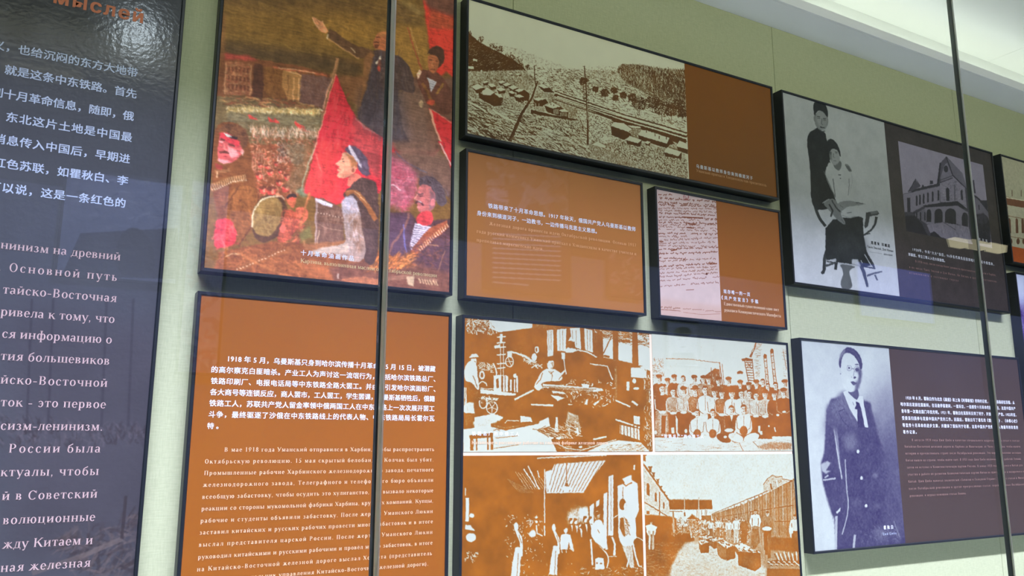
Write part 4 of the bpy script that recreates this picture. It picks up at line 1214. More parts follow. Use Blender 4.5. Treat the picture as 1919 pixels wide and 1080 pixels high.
    A.poly([(540, 620), (700, 660), (860, 690), (900, 700), (850, 706), (680, 690), (540, 650)], [.12])
    A.dabs([(330, 540), (560, 560), (560, 600), (300, 600)], 90, 20, 5, [[.15], [.85]], 5, .4, .9, 9)
    # foreground furrows
    A.poly([(62, 510), (200, 560), (300, 620), (540, 650), (960, 720), (960, 1010), (600, 960), (60, 800)], [.62], 1, 2)
    A.dabs([(62, 510), (300, 620), (540, 650), (960, 760), (960, 980), (600, 940), (60, 790)], 700, 60, 7, [[.2], [.95], [.3], [.85]], 28, .22, .85, 10)
    A.dabs([(560, 680), (960, 700), (960, 820), (560, 760)], 420, 12, 4, [[.15], [.9]], 80, .5, .9, 11)
    A.dabs([(60, 640), (300, 720), (440, 850), (60, 800)], 260, 70, 10, [[.25], [.7]], 25, .2, .7, 12)
    A.line([(250, 620), (340, 680), (440, 720)], 16, [.95]); A.line([(62, 560), (130, 590), (200, 635)], 14, [.95]); A.line([(520, 740), (620, 750), (760, 800)], 8, [.9]); A.line([(330, 615), (460, 640), (545, 660)], 8, [.95])
    A.line([(380, 860), (470, 650), (545, 540), (590, 410)], 26, [.12], 1, 9); A.line([(388, 858), (450, 720)], 12, [.4], .7)
    A.line([(565, 290), (570, 400), (578, 450)], 5, [.12], 1, 9); A.line([(565, 300), (582, 288)], 4, [.15])
    for i in range(6): A.line([(568, 310 + i * 18), (568 + (12 if i % 2 else -12), 302 + i * 18)], 3, [.15])
    A.crop = R
    A.line([(68, 105), (85, 350), (97, 600), (97, 770)], 8, [.12], 1, 17); A.line([(92, 400), (95, 560)], 3, [.6])
    for i in range(24): 
        y = 115 + i * 16; s_ = 34 if i > 4 else 18
        A.line([(72 + i, y), (72 + i + (s_ if i % 2 else -s_), y + (6 if i % 3 else -8))], 4, [.15], .9, 2)
    A.dabs([(36, 190), (100, 180), (120, 340), (60, 400), (40, 300)], 120, 14, 5, [[.12], [.25]], 20, 1, .9, 14)
    return bitone(A, (104, 66, 26), (236, 235, 201), 5, .16, .36, .64, 5, .22)


def person(A, x, y, h, coat=.2, pants=.2, face=.8, cap='cap', arms=None, seat=False, hat=.2, shirt=None, seed=0):
    """a standing or cross-legged sitter drawn in tones; (x, y) = top of head, h = height of head"""
    w_ = h * .72
    if not seat:
        A.poly([(x - h * 1.0, y + h * 1.5), (x - h * .3, y + h * 1.15), (x + h * .3, y + h * 1.15), (x + h * 1.0, y + h * 1.5), (x + h * 1.05, y + h * 3.6), (x - h * 1.05, y + h * 3.6)], [coat], sm=True)
        A.poly([(x - h * .85, y + h * 3.3), (x + h * .85, y + h * 3.3), (x + h * .9, y + h * 6.3), (x - h * .9, y + h * 6.3)], [pants])
    else:
        A.poly([(x - h * 1.0, y + h * 1.6), (x - h * .3, y + h * 1.2), (x + h * .3, y + h * 1.2), (x + h * 1.0, y + h * 1.6), (x + h * 1.15, y + h * 3.8), (x - h * 1.15, y + h * 3.8)], [coat], sm=True)
        A.ell(x - h * 1.0, y + h * 4.2, h * 1.0, h * .55, [pants], 1, 20); A.ell(x + h * 1.0, y + h * 4.2, h * 1.0, h * .55, [pants], 1, -20)
        A.ell(x, y + h * 3.3, h * .5, h * .6, [.3])
    if coat > .5:
        A.line([(x - h * .95, y + h * 1.7), (x - h * .8, y + h * 3.0), (x - h * .2, y + h * 3.4)], h * .07, [.3]); A.line([(x + h * .95, y + h * 1.7), (x + h * .8, y + h * 3.0), (x + h * .2, y + h * 3.4)], h * .07, [.3])
        A.line([(x, y + h * 1.4), (x + h * .03, y + h * 3.0)], h * .05, [.4])
    else:
        A.line([(x - h * .95, y + h * 1.8), (x - h * .85, y + h * 3.0), (x - h * .25, y + h * 3.35)], h * .12, [.75 if arms else .35])
        A.line([(x + h * .95, y + h * 1.8), (x + h * .85, y + h * 3.0), (x + h * .25, y + h * 3.35)], h * .12, [.75 if arms else .35])
    if arms: A.ell(x, y + h * 3.4, h * .45, h * .2, [.92])
    A.poly([(x - h * .18, y + h * .85), (x + h * .18, y + h * .85), (x + h * .22, y + h * 1.3), (x - h * .22, y + h * 1.3)], [face * .75])
    if shirt: A.poly([(x - h * .2, y + h * 1.2), (x + h * .2, y + h * 1.2), (x + h * .03, y + h * 2.1)], [shirt])
    A.ell(x, y + h * .55, w_ * .5, h * .52, [face])
    A.ell(x + w_ * .38, y + h * .6, w_ * .16, h * .36, [.35], .8)
    A.line([(x - w_ * .3, y + h * .48), (x - w_ * .08, y + h * .48)], h * .09, [.15]); A.line([(x + w_ * .08, y + h * .48), (x + w_ * .3, y + h * .48)], h * .09, [.15])
    A.line([(x, y + h * .5), (x + h * .03, y + h * .7)], h * .07, [.4]); A.line([(x - w_ * .16, y + h * .85), (x + w_ * .16, y + h * .85)], h * .07, [.2])
    if cap == 'cap':
        A.ell(x, y + h * .12, w_ * .66, h * .27, [hat]); A.poly([(x - w_ * .5, y + h * .22), (x + w_ * .5, y + h * .22), (x + w_ * .4, y + h * .38), (x - w_ * .4, y + h * .38)], [.12])
    elif cap == 'hat':
        A.ell(x, y + h * .1, w_ * .5, h * .28, [hat]); A.ell(x, y + h * .28, w_ * .85, h * .12, [hat * .8])
    else:
        A.poly([(x - w_ * .52, y + h * .5), (x - w_ * .45, y + h * .05), (x, y - h * .08), (x + w_ * .45, y + h * .05), (x + w_ * .52, y + h * .5), (x + w_ * .3, y + h * .25), (x - w_ * .3, y + h * .25)], [.15], sm=True)


def art_group():
    A = Art(1.963, 2.677, 1.477, 1.911, 1100, [.86], 1)
    P = (1190, 600, 4.153); G5 = (1210, 690, 7.2); G6 = (1350, 690, 7.2)
    A.crop = P
    A.poly([(120, 0), (1240, 0), (1240, 560), (120, 560)], [.86])
    A.dabs([(120, 300), (220, 300), (230, 440), (130, 480)], 140, 14, 4, [[.3], [.5]], 60, 1, .7, 1)
    A.line([(240, 300), (420, 305), (660, 335)], 4, [.45]); A.line([(655, 330), (680, 520)], 7, [.3]); A.line([(675, 340), (690, 500)], 4, [.3])
    A.poly([(500, 470), (560, 420), (620, 378), (655, 385), (662, 520), (520, 500)], [.3]); A.line([(590, 370), (600, 500)], 5, [.2])
    A.dabs([(520, 450), (620, 380), (660, 390), (660, 510)], 70, 24, 5, [[.15], [.5]], 80, .3, .7, 2)
    # stair and crane
    A.line([(940, 160), (925, 220), (895, 290)], 16, [.3]); A.line([(932, 170), (912, 250)], 5, [.8]); A.poly([(825, 305), (860, 295), (915, 305), (915, 320), (835, 320)], [.15])
    A.line([(850, 320), (880, 480)], 6, [.2]); A.line([(910, 320), (925, 480)], 6, [.2])
    for i in range(8): A.line([(855 + i * 3.4, 330 + i * 20), (912 + i * 1.4, 332 + i * 20)], 6, [.25])
    A.line([(870, 330), (905, 380)], 6, [.25]); A.line([(905, 330), (870, 370)], 5, [.25])
    A.dabs([(930, 170), (975, 170), (965, 450), (935, 450)], 160, 18, 3, [[.35], [.6]], 5, .2, .7, 3)
    for x0, y0, x1, y1 in ((1010, 290, 1030, 520), (1062, 250, 1090, 500)):
        A.line([(x0, y0), (x1, y1)], 24, [.62]); A.line([(x0 - 10, y0), (x1 - 10, y1)], 4, [.2]); A.line([(x0 + 10, y0), (x1 + 10, y1)], 4, [.2])
        for k in range(4): A.line([(x0 - 8 + k * 5, y0 + 30 + k * 52), (x0 + 14 + k * 5, y0 + 30 + k * 52)], 6, [.25])
    A.ell(1010, 282, 14, 18, [.15]); A.ell(1063, 243, 14, 18, [.15]); A.line([(1150, 240), (1175, 380)], 5, [.5])
    A.dabs([(1140, 220), (1175, 220), (1185, 480), (1160, 480)], 90, 14, 3, [[.4], [.65]], 5, .2, .7, 4)
    A.ell(815, 412, 24, 16, [.15]); A.ell(815, 424, 20, 7, [.95])
    # dark mass of bodies and ground
    A.poly([(135, 520), (260, 490), (500, 520), (640, 500), (740, 510), (960, 500), (1200, 560), (1215, 915), (140, 925)], [.16], 1, 2)
    A.poly([(140, 915), (1240, 905), (1240, 1060), (140, 1060)], [.8])
    A.dabs([(140, 920), (1220, 920), (1220, 1030), (140, 1030)], 160, 60, 3, [[.5], [.62]], 2, .15, .6, 5)
    A.poly([(930, 985), (1060, 945), (1215, 955), (1215, 1010), (1000, 1010)], [.45], .9, 5); A.line([(790, 915), (840, 1020)], 4, [.4]); A.line([(880, 915), (960, 990)], 4, [.4])
    A.dabs([(140, 560), (1200, 580), (1200, 900), (150, 910)], 500, 22, 5, [[.3], [.05], [.4], [.1]], 80, .5, .7, 6)
    # back row
    A.crop = G5
    for a in ((177, 98, 90, .25, 'cap'), (290, 145, 84, .6, 'cap'), (380, 98, 86, .15, 'cap'), (503, 105, 84, .7, 'none'), (650, 105, 88, .65, 'cap'), (772, 108, 84, .5, 'cap'), (848, 112, 90, .45, 'cap'), (978, 128, 90, .3, 'cap')):
        person(A, a[0], a[1], a[2], a[3], .2, .9, a[4])
    A.crop = G6
    for a in ((105, 130, 88, .15, 'cap'), (262, 172, 84, .2, 'cap'), (380, 200, 84, .6, 'cap'), (480, 168, 88, .2, 'cap'), (565, 148, 84, .3, 'none'), (635, 208, 80, .3, 'none'), (740, 192, 90, .3, 'none'), (862, 165, 90, .55, 'cap')):
        person(A, a[0], a[1], a[2], a[3], .2, .88, a[4])
    # middle row
    A.crop = G5
    for a in ((222, 222, 110, .22, .45, 'none', 1), (368, 268, 100, .5, .2, 'none', 1), (508, 258, 100, .62, .15, 'cap', 1), (664, 250, 108, .4, .18, 'hat', 1), (800, 240, 112, .88, .75, 'none', 0), (925, 275, 104, .8, .3, 'cap', 1), (1025, 290, 100, .4, .3, 'hat', 1)):
        person(A, a[0], a[1], a[2], a[3], a[4], .9, a[5], arms=a[6])
    A.poly([(165, 600), (300, 600), (310, 880), (180, 890)], [.55], .7, 3); A.poly([(210, 640), (270, 640), (262, 890), (205, 890)], [.2])
    A.crop = G6
    for a in ((152, 290, 108, .85, .2, 'hat', 0), (280, 290, 104, .85, .2, 'none', 0), (385, 295, 100, .6, .2, 'none', 1), (478, 322, 96, .66, .15, 'none', 1), (600, 300, 104, .6, .2, 'hat', 1), (725, 310, 96, .15, .12, 'cap', 0), (848, 280, 100, .14, .12, 'cap', 0)):
        person(A, a[0], a[1], a[2], a[3], a[4], .9, a[5], arms=a[6])
    A.ell(770, 635, 20, 16, [.95]); A.ell(855, 590, 26, 16, [.85])
    A.poly([(505, 780), (535, 775), (535, 850), (560, 850), (565, 900), (540, 905), (505, 860)], [.92]); A.ell(650, 785, 12, 14, [.9]); A.line([(725, 800), (740, 860)], 16, [.9])
    # seated front row
    A.crop = G5
    person(A, 690, 555, 100, .78, .85, .92, 'none', seat=True); person(A, 900, 555, 100, .82, .9, .92, 'none', seat=True)
    A.poly([(400, 640), (430, 700), (425, 860), (460, 920), (430, 920), (405, 860)], [.9]); A.poly([(340, 800), (380, 800), (385, 880), (345, 880)], [.6])
    A.ell(540, 850, 20, 30, [.85]); A.ell(130, 870, 20, 26, [.7])
    A.crop = G6
    person(A, 145, 508, 104, .12, .2, .92, 'none', seat=True, shirt=.97); person(A, 310, 495, 106, .84, .92, .92, 'none', seat=True)
    A.ell(110, 840, 60, 26, [.85], 1, 0); A.line([(150, 940), (220, 830)], 34, [.75]); A.ell(60, 930, 22, 18, [.8])
    return bitone(A, (150, 86, 30), (190, 194, 170), 9, .13, .36, .62, 5, .2)


def art_workshop():
    A = Art(1.180, 1.951, 1.477, 1.911, 1100, [.16], 1)
    W3 = (860, 590, 4.32); W4 = (1040, 600, 4.32); P = (850, 560, 3.6)
    A.crop = P
    A.poly([(70, 120), (1340, 230), (1340, 420), (600, 200), (300, 235), (70, 170)], [.3], 1, 4)
    A.poly([(240, 140), (400, 140), (530, 165), (528, 198), (300, 228), (240, 200)], [.93])
    # tall windows
    for q in ([(628, 215), (672, 210), (672, 385), (632, 390)], [(695, 208), (758, 202), (756, 355), (698, 352)], [(783, 200), (850, 196), (860, 345), (800, 320)], [(880, 200), (935, 215), (938, 365), (885, 345)],
              [(1005, 270), (1072, 240), (1080, 410), (1010, 400)], [(1100, 290), (1205, 300), (1210, 440), (1110, 415)], [(1240, 240), (1330, 245), (1330, 460), (1245, 450)]):
        A.poly(q, [.93])
    for x in (640, 655, 715, 735, 800, 825, 900, 918): A.line([(x, 212), (x + 2, 350)], 3, [.55])
    A.dabs([(940, 215), (1330, 235), (1330, 320), (1180, 310), (960, 250)], 260, 36, 6, [[.2], [.9], [.35]], 10, .5, .8, 1)
    for x in (985, 1090, 1220): A.poly([(x - 18, 215), (x + 18, 220), (x + 22, 450), (x - 16, 440)], [.22])
    A.line([(1065, 250), (1010, 370)], 7, [.15]); A.line([(1010, 400), (1200, 440)], 9, [.3]); A.line([(1010, 385), (1050, 395)], 12, [.2])
    A.poly([(1195, 465), (1310, 465), (1330, 540), (1195, 530)], [.85]); A.poly([(1300, 480), (1335, 470), (1340, 1030), (1300, 1030)], [.3])
    A.dabs([(1280, 480), (1335, 480), (1335, 1020), (1285, 1010)], 180, 22, 5, [[.85], [.2]], 80, .5, .7, 2)
    A.poly([(1250, 460), (1330, 440), (1330, 490)], [.88])
    # bell boiler and machine body
    A.poly([(740, 420), (760, 370), (850, 345), (940, 385), (990, 430), (1090, 470), (1090, 700), (1030, 930), (850, 940), (840, 660), (740, 640)], [.1], sm=False)
    A.poly([(750, 345), (770, 330), (820, 340), (832, 352), (800, 366), (755, 362)], [.92]); A.poly([(768, 290), (815, 290), (820, 332), (765, 330)], [.25]); A.poly([(770, 285), (790, 258), (812, 285)], [.85])
    A.line([(830, 345), (900, 360), (965, 395)], 9, [.9]); A.line([(920, 440), (1035, 455), (1072, 550)], 8, [.92])
    A.poly([(725, 362), (750, 365), (750, 410), (728, 408)], [.85]); A.line([(742, 405), (752, 480), (760, 510)], 6, [.9])
    A.ell(1217, 556, 13, 17, [.93]); A.line([(1175, 560), (1175, 620)], 20, [.88]); A.ell(1230, 605, 20, 10, [.75])
    A.poly([(1085, 460), (1100, 455), (1100, 680), (1088, 680)], [.3])
    A.line([(1090, 685), (1190, 730)], 10, [.92]); A.line([(1090, 815), (1255, 870)], 10, [.9]); A.line([(1200, 690), (1240, 720)], 14, [.7])
    for x in (1130, 1160, 1190, 1215, 1240): A.line([(x, 850), (x + 2, 930)], 5, [.1]) 
    A.poly([(1120, 850), (1250, 880), (1255, 955), (1120, 910)], [.62])
    for x in range(1125, 1255, 22): A.line([(x, 850), (x + 3, 950)], 5, [.15])
    A.poly([(1212, 790), (1255, 795), (1255, 850), (1215, 845)], [.7])
    # bed of the planing machine
    A.poly([(600, 575), (1000, 605), (1010, 620), (880, 640), (600, 610)], [.88]); A.poly([(600, 600), (940, 625), (940, 650), (610, 622)], [.28]); A.line([(640, 600), (940, 618)], 5, [.2]); A.line([(600, 590), (960, 612)], 4, [.35])
    A.poly([(660, 620), (740, 630), (760, 645), (670, 638)], [.93]); A.poly([(650, 650), (700, 655), (750, 670), (700, 690)], [.93]); A.line([(520, 715), (670, 720)], 12, [.9]); A.line([(410, 680), (540, 615)], 12, [.92])
    A.poly([(860, 575), (915, 580), (910, 605), (870, 600)], [.93]); A.line([(900, 680), (890, 715)], 16, [.9]); A.line([(945, 718), (978, 690)], 12, [.9]); A.line([(770, 713), (800, 715)], 7, [.9])
    A.dabs([(760, 545), (1080, 560), (1090, 720), (900, 740), (640, 640)], 120, 18, 6, [[.92], [.5]], 20, 1, .9, 3)
    A.poly([(770, 760), (840, 790), (860, 900), (780, 930), (750, 860)], [.5], 1, 2); A.poly([(785, 865), (818, 865), (818, 955), (785, 955)], [.12]); A.poly([(792, 830), (812, 830), (812, 866), (792, 866)], [.12]); A.line([(830, 870), (840, 920)], 14, [.9])
    # worker at the machine
    A.poly([(540, 590), (560, 550), (600, 480), (650, 470), (710, 485), (740, 540), (700, 560), (650, 555), (600, 565), (570, 600), (580, 625), (550, 610)], [.93], sm=True)
    A.line([(600, 500), (585, 545), (555, 580)], 5, [.3]); A.line([(655, 490), (665, 520), (660, 550)], 4, [.35]); A.line([(640, 490), (655, 508), (672, 490)], 5, [.25]); A.line([(700, 540), (750, 485)], 14, [.92]); A.line([(708, 545), (752, 492)], 4, [.2])
    A.ell(652, 443, 24, 36, [.9]); A.poly([(628, 425), (630, 400), (655, 392), (675, 402), (672, 420), (640, 416), (632, 440)], [.1], sm=True); A.line([(655, 432), (670, 432)], 5, [.15]); A.line([(662, 436), (668, 455)], 4, [.35]); A.line([(655, 468), (668, 468)], 4, [.2]); A.ell(672, 450, 6, 22, [.4], .7)
    A.poly([(560, 600), (585, 570), (600, 600), (575, 620)], [.93])
    A.poly([(650, 740), (740, 740), (735, 930), (700, 935), (692, 830), (682, 935), (640, 920), (635, 860)], [.14]); A.poly([(688, 800), (700, 800), (705, 900), (680, 900)], [.75]); A.ell(655, 940, 20, 9, [.9]); A.ell(708, 940, 20, 9, [.9])
    # left man in white blouse with cap
    A.poly([(68, 480), (90, 430), (130, 410), (155, 440), (160, 520), (175, 610), (160, 620), (120, 560), (75, 560)], [.95], sm=True); A.poly([(75, 565), (120, 570), (165, 620), (160, 700), (120, 760), (75, 740)], [.25]); A.poly([(68, 600), (85, 600), (90, 780), (66, 760)], [.9]); A.poly([(85, 700), (135, 700), (140, 780), (85, 780)], [.8], .9, 2)
    A.ell(134, 420, 20, 26, [.9]); A.poly([(105, 395), (120, 375), (155, 372), (170, 395), (140, 402), (108, 408)], [.85]); A.line([(105, 402), (168, 398)], 8, [.15]); A.line([(140, 425), (150, 427)], 5, [.15]); A.line([(78, 600), (72, 720)], 4, [.3]); A.line([(130, 520), (160, 600)], 5, [.3])
    A.poly([(80, 770), (140, 775), (135, 880), (80, 870)], [.3])
    # drilling machine
    A.dabs([(75, 130), (240, 140), (300, 235), (90, 230)], 130, 26, 8, [[.92], [.2], [.6]], 60, 1, .9, 4)
    A.line([(320, 240), (322, 420), (326, 630)], 14, [.2]); A.line([(312, 240), (318, 620)], 4, [.85]); A.line([(335, 300), (335, 600)], 4, [.8])
    for y in (260, 300, 330, 380, 440, 470): A.line([(290, y), (350, y - 4)], 8, [.9], .9)
    A.poly([(312, 240), (330, 240), (328, 300), (316, 300)], [.85]); A.poly([(272, 318), (310, 310), (312, 330), (275, 335)], [.93])
    A.arc(376, 425, 26, 35, 6, [.95]); A.line([(350, 425), (402, 425)], 5, [.95]); A.line([(365, 395), (388, 455)], 5, [.95])
    A.line([(370, 360), (420, 365), (490, 395), (540, 430)], 12, [.88], .9); A.poly([(360, 355), (395, 355), (390, 400), (362, 395)], [.85])
    A.dabs([(440, 370), (520, 400), (590, 450), (560, 470), (480, 420)], 60, 18, 6, [[.92]], 30, .8, .9, 5)
    A.ell(560, 345, 14, 24, [.92]); A.ell(558, 345, 6, 14, [.3]); A.ell(542, 395, 18, 26, [.9]); A.arc(560, 480, 38, 30, 6, [.88], 200, 340)
    A.poly([(268, 520), (310, 515), (365, 520), (365, 630), (270, 625)], [.88]); A.poly([(285, 545), (300, 535), (305, 600), (288, 605)], [.2]); A.line([(326, 520), (326, 630)], 12, [.25]); A.line([(345, 520), (347, 630)], 5, [.2])
    A.poly([(180, 610), (420, 640), (415, 655), (300, 650), (180, 640)], [.93]); A.line([(180, 605), (270, 610)], 6, [.9]); A.line([(385, 545), (385, 625)], 12, [.85]); A.line([(410, 545), (410, 630)], 8, [.85]); A.line([(425, 520), (428, 630)], 12, [.8]); A.ell(412, 520, 10, 16, [.9])
    A.line([(270, 440), (290, 500), (285, 520)], 9, [.9]); A.dabs([(170, 430), (270, 440), (260, 500), (170, 480)], 60, 20, 6, [[.92], [.5]], 20, .8, .9, 6)
    A.arc(195, 590, 28, 30, 8, [.85], 180, 360); A.ell(190, 515, 20, 30, [.8]); A.ell(190, 515, 10, 16, [.2])
    A.arc(258, 735, 37, 42, 7, [.95]); 
    for k in range(5):
        t = math.radians(k * 72 + 20); A.line([(258, 735), (258 + 35 * math.cos(t), 735 + 40 * math.sin(t))], 5, [.95])
    A.arc(198, 700, 26, 40, 8, [.93], -80, 200); A.line([(185, 670), (295, 680)], 16, [.85]); A.dabs([(170, 660), (300, 670), (290, 700), (180, 720)], 60, 16, 5, [[.95], [.2]], 20, 1, .9, 7)
    # floor
    A.poly([(75, 880), (140, 870), (140, 800), (270, 775), (335, 800), (330, 810), (250, 845), (350, 870), (560, 835), (640, 800), (650, 860), (560, 890), (650, 940), (700, 1040), (65, 1040), (65, 880)], [.93])
    A.poly([(130, 830), (260, 800), (330, 815), (250, 850), (140, 880)], [.75], .9, 3)
    A.poly([(250, 845), (350, 870), (580, 830), (570, 845), (350, 888), (250, 865)], [.35]); A.poly([(340, 740), (500, 760), (540, 830), (350, 865), (330, 830)], [.12]); A.line([(345, 840), (360, 820), (440, 825)], 6, [.9]); A.poly([(450, 790), (520, 800), (530, 830), (450, 835)], [.7])
    A.dabs([(560, 880), (700, 870), (850, 800), (850, 960), (640, 930)], 160, 40, 4, [[.35], [.9]], 20, .3, .8, 8)
    A.poly([(690, 960), (850, 935), (1030, 920), (1100, 930), (1100, 960), (870, 1040), (740, 1020)], [.18]); A.line([(690, 975), (760, 1010), (860, 1022), (1095, 950)], 6, [.85]); A.line([(940, 950), (1030, 930)], 12, [.92]); A.ell(855, 1000, 12, 8, [.9])
    A.poly([(1010, 980), (1110, 955), (1260, 970), (1330, 1040), (880, 1040)], [.8]); A.dabs([(1050, 990), (1260, 975), (1300, 1035), (960, 1035)], 140, 30, 4, [[.4], [.6]], -10, .3, .8, 9)
    A.poly([(105, 922), (265, 905), (265, 935), (108, 945)], [.25]); A.line([(122, 940), (122, 1025)], 22, [.2]); A.line([(155, 940), (155, 1025)], 10, [.3]); A.line([(228, 935), (230, 1020)], 10, [.3]); A.line([(256, 905), (258, 1020)], 18, [.2])
    for q in ([(280, 940), (430, 925)], [(300, 880), (420, 870)], [(270, 890), (290, 880), (310, 890)], [(530, 880), (570, 885), (620, 860)], [(270, 1010), (440, 985)]): A.line(q, 4, [.3])
    A.dabs([(700, 990), (1280, 990), (1280, 1035), (700, 1035)], 40, 26, 4, [[.9]], 5, .5, .6, 10)
    A.dabs([(300, 240), (700, 210), (740, 400), (600, 470), (400, 380)], 120, 12, 4, [[.3]], 60, 1, .5, 11)
    return bitone(A, (146, 86, 18), (192, 196, 172), 21, .10, .34, .60, 5, .2)


def art_hall():
    A = Art(1.180, 1.895, 0.86, 1.465, 1000, [.14], 1)
    P = (850, 840, 4.5); C = (960, 900, 6.0)
    A.crop = P
    A.poly([(75, 45), (1600, 45), (1600, 1400), (75, 1400)], [.14])
    A.poly([(700, 80), (1285, 55), (1290, 66), (700, 90)], [.7], .9, 1)
    # boarded ceiling
    A.poly([(850, 135), (1280, 105), (1180, 240), (1120, 330), (1100, 375), (780, 378), (770, 200), (830, 180)], [.84], 1, 2)
    for i in range(13):
        t = i / 12
        A.line([(860 + t * 400, 128 - t * 20), (790 + t * 310, 372)], 5, [.3])
    A.line([(780, 378), (1100, 372)], 8, [.9]); A.line([(950, 100), (950, 290)], 7, [.3])
    A.poly([(900, 330), (935, 320), (985, 325), (1000, 345), (965, 360), (960, 380), (940, 380), (935, 362), (905, 352)], [.98]); A.poly([(932, 320), (940, 290), (960, 295), (968, 325)], [.15]); A.ell(800, 330, 26, 18, [.92])
    for i in range(9): A.line([(520 + i * 26, 200 + i * 6), (620 + i * 22, 350)], 4, [.55], .7)
    for q in ([(590, 175), (650, 270)], [(625, 150), (720, 350)], [(705, 190), (722, 250)], [(655, 270), (690, 330)]): A.line(q, 9, [.9])
    for i in range(8): A.line([(450 + i * 20, 260 + i * 10), (560 + i * 16, 380)], 4, [.45], .6)
    A.line([(766, 180), (766, 630)], 8, [.95]); A.line([(766, 655), (766, 740)], 10, [.95])
    A.line([(115, 420), (112, 620)], 28, [.92]); A.ell(150, 570, 20, 20, [.95]); A.poly([(95, 650), (140, 650), (180, 700), (95, 685)], [.9]); A.ell(145, 755, 42, 38, [.92]); A.line([(98, 340), (98, 400)], 8, [.9])
    A.dabs([(90, 860), (220, 860), (220, 960), (90, 960)], 26, 20, 7, [[.9]], 60, 1, .9, 1)
    A.dabs([(420, 560), (770, 560), (770, 940), (560, 1080), (420, 900)], 110, 16, 6, [[.92]], 80, .9, .9, 2)
    A.poly([(1515, 140), (1530, 140), (1525, 185), (1515, 185)], [.9])
    # windows on the right
    A.poly([(940, 560), (1000, 500), (1130, 490), (1140, 640), (960, 640)], [.62], .9, 10); A.poly([(1060, 510), (1130, 495), (1135, 600), (1060, 590)], [.85], .9, 5)
    for q in ([(1145, 490), (1180, 465), (1180, 700), (1145, 650)], [(1200, 450), (1228, 435), (1228, 480), (1200, 500)], [(1262, 390), (1295, 370), (1290, 740), (1262, 740)], [(1305, 240), (1345, 225), (1345, 740), (1300, 740)],
              [(1380, 320), (1500, 270), (1550, 300), (1560, 520), (1530, 600), (1540, 760), (1460, 800), (1395, 780), (1385, 560)]): A.poly(q, [.9], 1, 1)
    A.line([(1425, 330), (1425, 450)], 5, [.3]); A.line([(1325, 240), (1325, 700)], 4, [.5]); A.poly([(1420, 260), (1460, 240), (1500, 230), (1500, 300), (1450, 310)], [.8]); A.line([(1400, 280), (1450, 318), (1505, 290)], 10, [.15])
    # figures
    A.crop = C
    for x, y, s_ in ((655, 430, 1.0), (705, 430, 1.05), (752, 480, .8), (815, 408, 1.1), (872, 412, 1.1)):
        A.poly([(x - 30 * s_, y + 80 * s_), (x + 20 * s_, y + 70 * s_), (x + 50 * s_, y + 170 * s_), (x + 40 * s_, y + 330 * s_), (x - 30 * s_, y + 330 * s_)], [.15]); A.poly([(x, y + 75 * s_), (x + 25 * s_, y + 80 * s_), (x + 60 * s_, y + 190 * s_), (x + 30 * s_, y + 200 * s_)], [.88]); A.ell(x + 4, y + 30 * s_, 18 * s_, 34 * s_, [.85]); A.poly([(x - 24 * s_, y + 40 * s_), (x - 15 * s_, y), (x + 15 * s_, y - 4), (x + 20 * s_, y + 15 * s_), (x - 4 * s_, y + 30 * s_), (x - 14 * s_, y + 60 * s_)], [.1])
    A.poly([(545, 620), (600, 600), (650, 615), (665, 680), (690, 790), (650, 770), (630, 700), (620, 780), (540, 780), (535, 700)], [.92]); A.ell(598, 560, 22, 42, [.9]); A.poly([(575, 560), (580, 520), (610, 515), (618, 545), (596, 535)], [.12]); A.line([(550, 780), (560, 820)], 8, [.8]); A.line([(600, 780), (606, 820)], 8, [.8]); A.line([(640, 770), (690, 800)], 9, [.85])
    for x, y, s_ in ((465, 500, 1.0), (40, 480, 1.15)):
        A.ell(x, y + 40 * s_, 22 * s_, 44 * s_, [.92]); A.poly([(x - 8 * s_, y + 80 * s_), (x + 20 * s_, y + 75 * s_), (x + 65 * s_, y + 160 * s_), (x + 65 * s_, y + 330 * s_), (x + 35 * s_, y + 340 * s_), (x + 40 * s_, y + 200 * s_)], [.9])
        A.poly([(x - 5 * s_, y + 240 * s_), (x + 55 * s_, y + 240 * s_), (x + 40 * s_, y + 420 * s_), (x + 35 * s_, y + 570 * s_), (x - 55 * s_, y + 560 * s_), (x - 30 * s_, y + 360 * s_)], [.94]); A.line([(x + 22 * s_, y + 300 * s_), (x + 5 * s_, y + 560 * s_)], 5, [.25]); A.line([(x + 30 * s_, y + 120 * s_), (x + 55 * s_, y + 200 * s_)], 6, [.2])
    A.ell(225, 605, 38, 40, [.92]); A.line([(270, 510), (275, 600), (340, 630)], 16, [.9]); A.ell(270, 470, 14, 20, [.85]); A.ell(268, 420, 16, 14, [.7]); A.line([(150, 460), (200, 458), (200, 530), (230, 470)], 10, [.9])
    # tall man in shirt
    A.poly([(905, 500), (930, 450), (990, 440), (1030, 520), (1060, 640), (1060, 760), (1000, 780), (930, 680), (880, 600)], [.93], sm=True); A.ell(950, 400, 34, 50, [.45]); A.poly([(922, 400), (930, 360), (970, 358), (980, 380), (950, 400), (940, 440)], [.12]); A.line([(900, 520), (880, 600), (930, 690), (1060, 820), (1085, 900), (1060, 990)], 14, [.9], .9, sm=True); A.line([(960, 560), (975, 600)], 7, [.2]); A.line([(930, 700), (1050, 800)], 7, [.15])
    A.poly([(930, 890), (960, 870), (1020, 880), (1035, 1000), (930, 1010)], [.96]); A.ell(950, 935, 12, 8, [.2]); A.ell(995, 938, 12, 8, [.2]); A.poly([(930, 1025), (1060, 1000), (1100, 1040), (940, 1060)], [.3], .8)
    A.line([(880, 660), (900, 960)], 20, [.75]); A.line([(1030, 640), (1060, 780)], 30, [.9]); A.line([(1120, 640), (1150, 720), (1145, 850)], 22, [.9]); A.line([(1085, 860), (1170, 860)], 8, [.7])
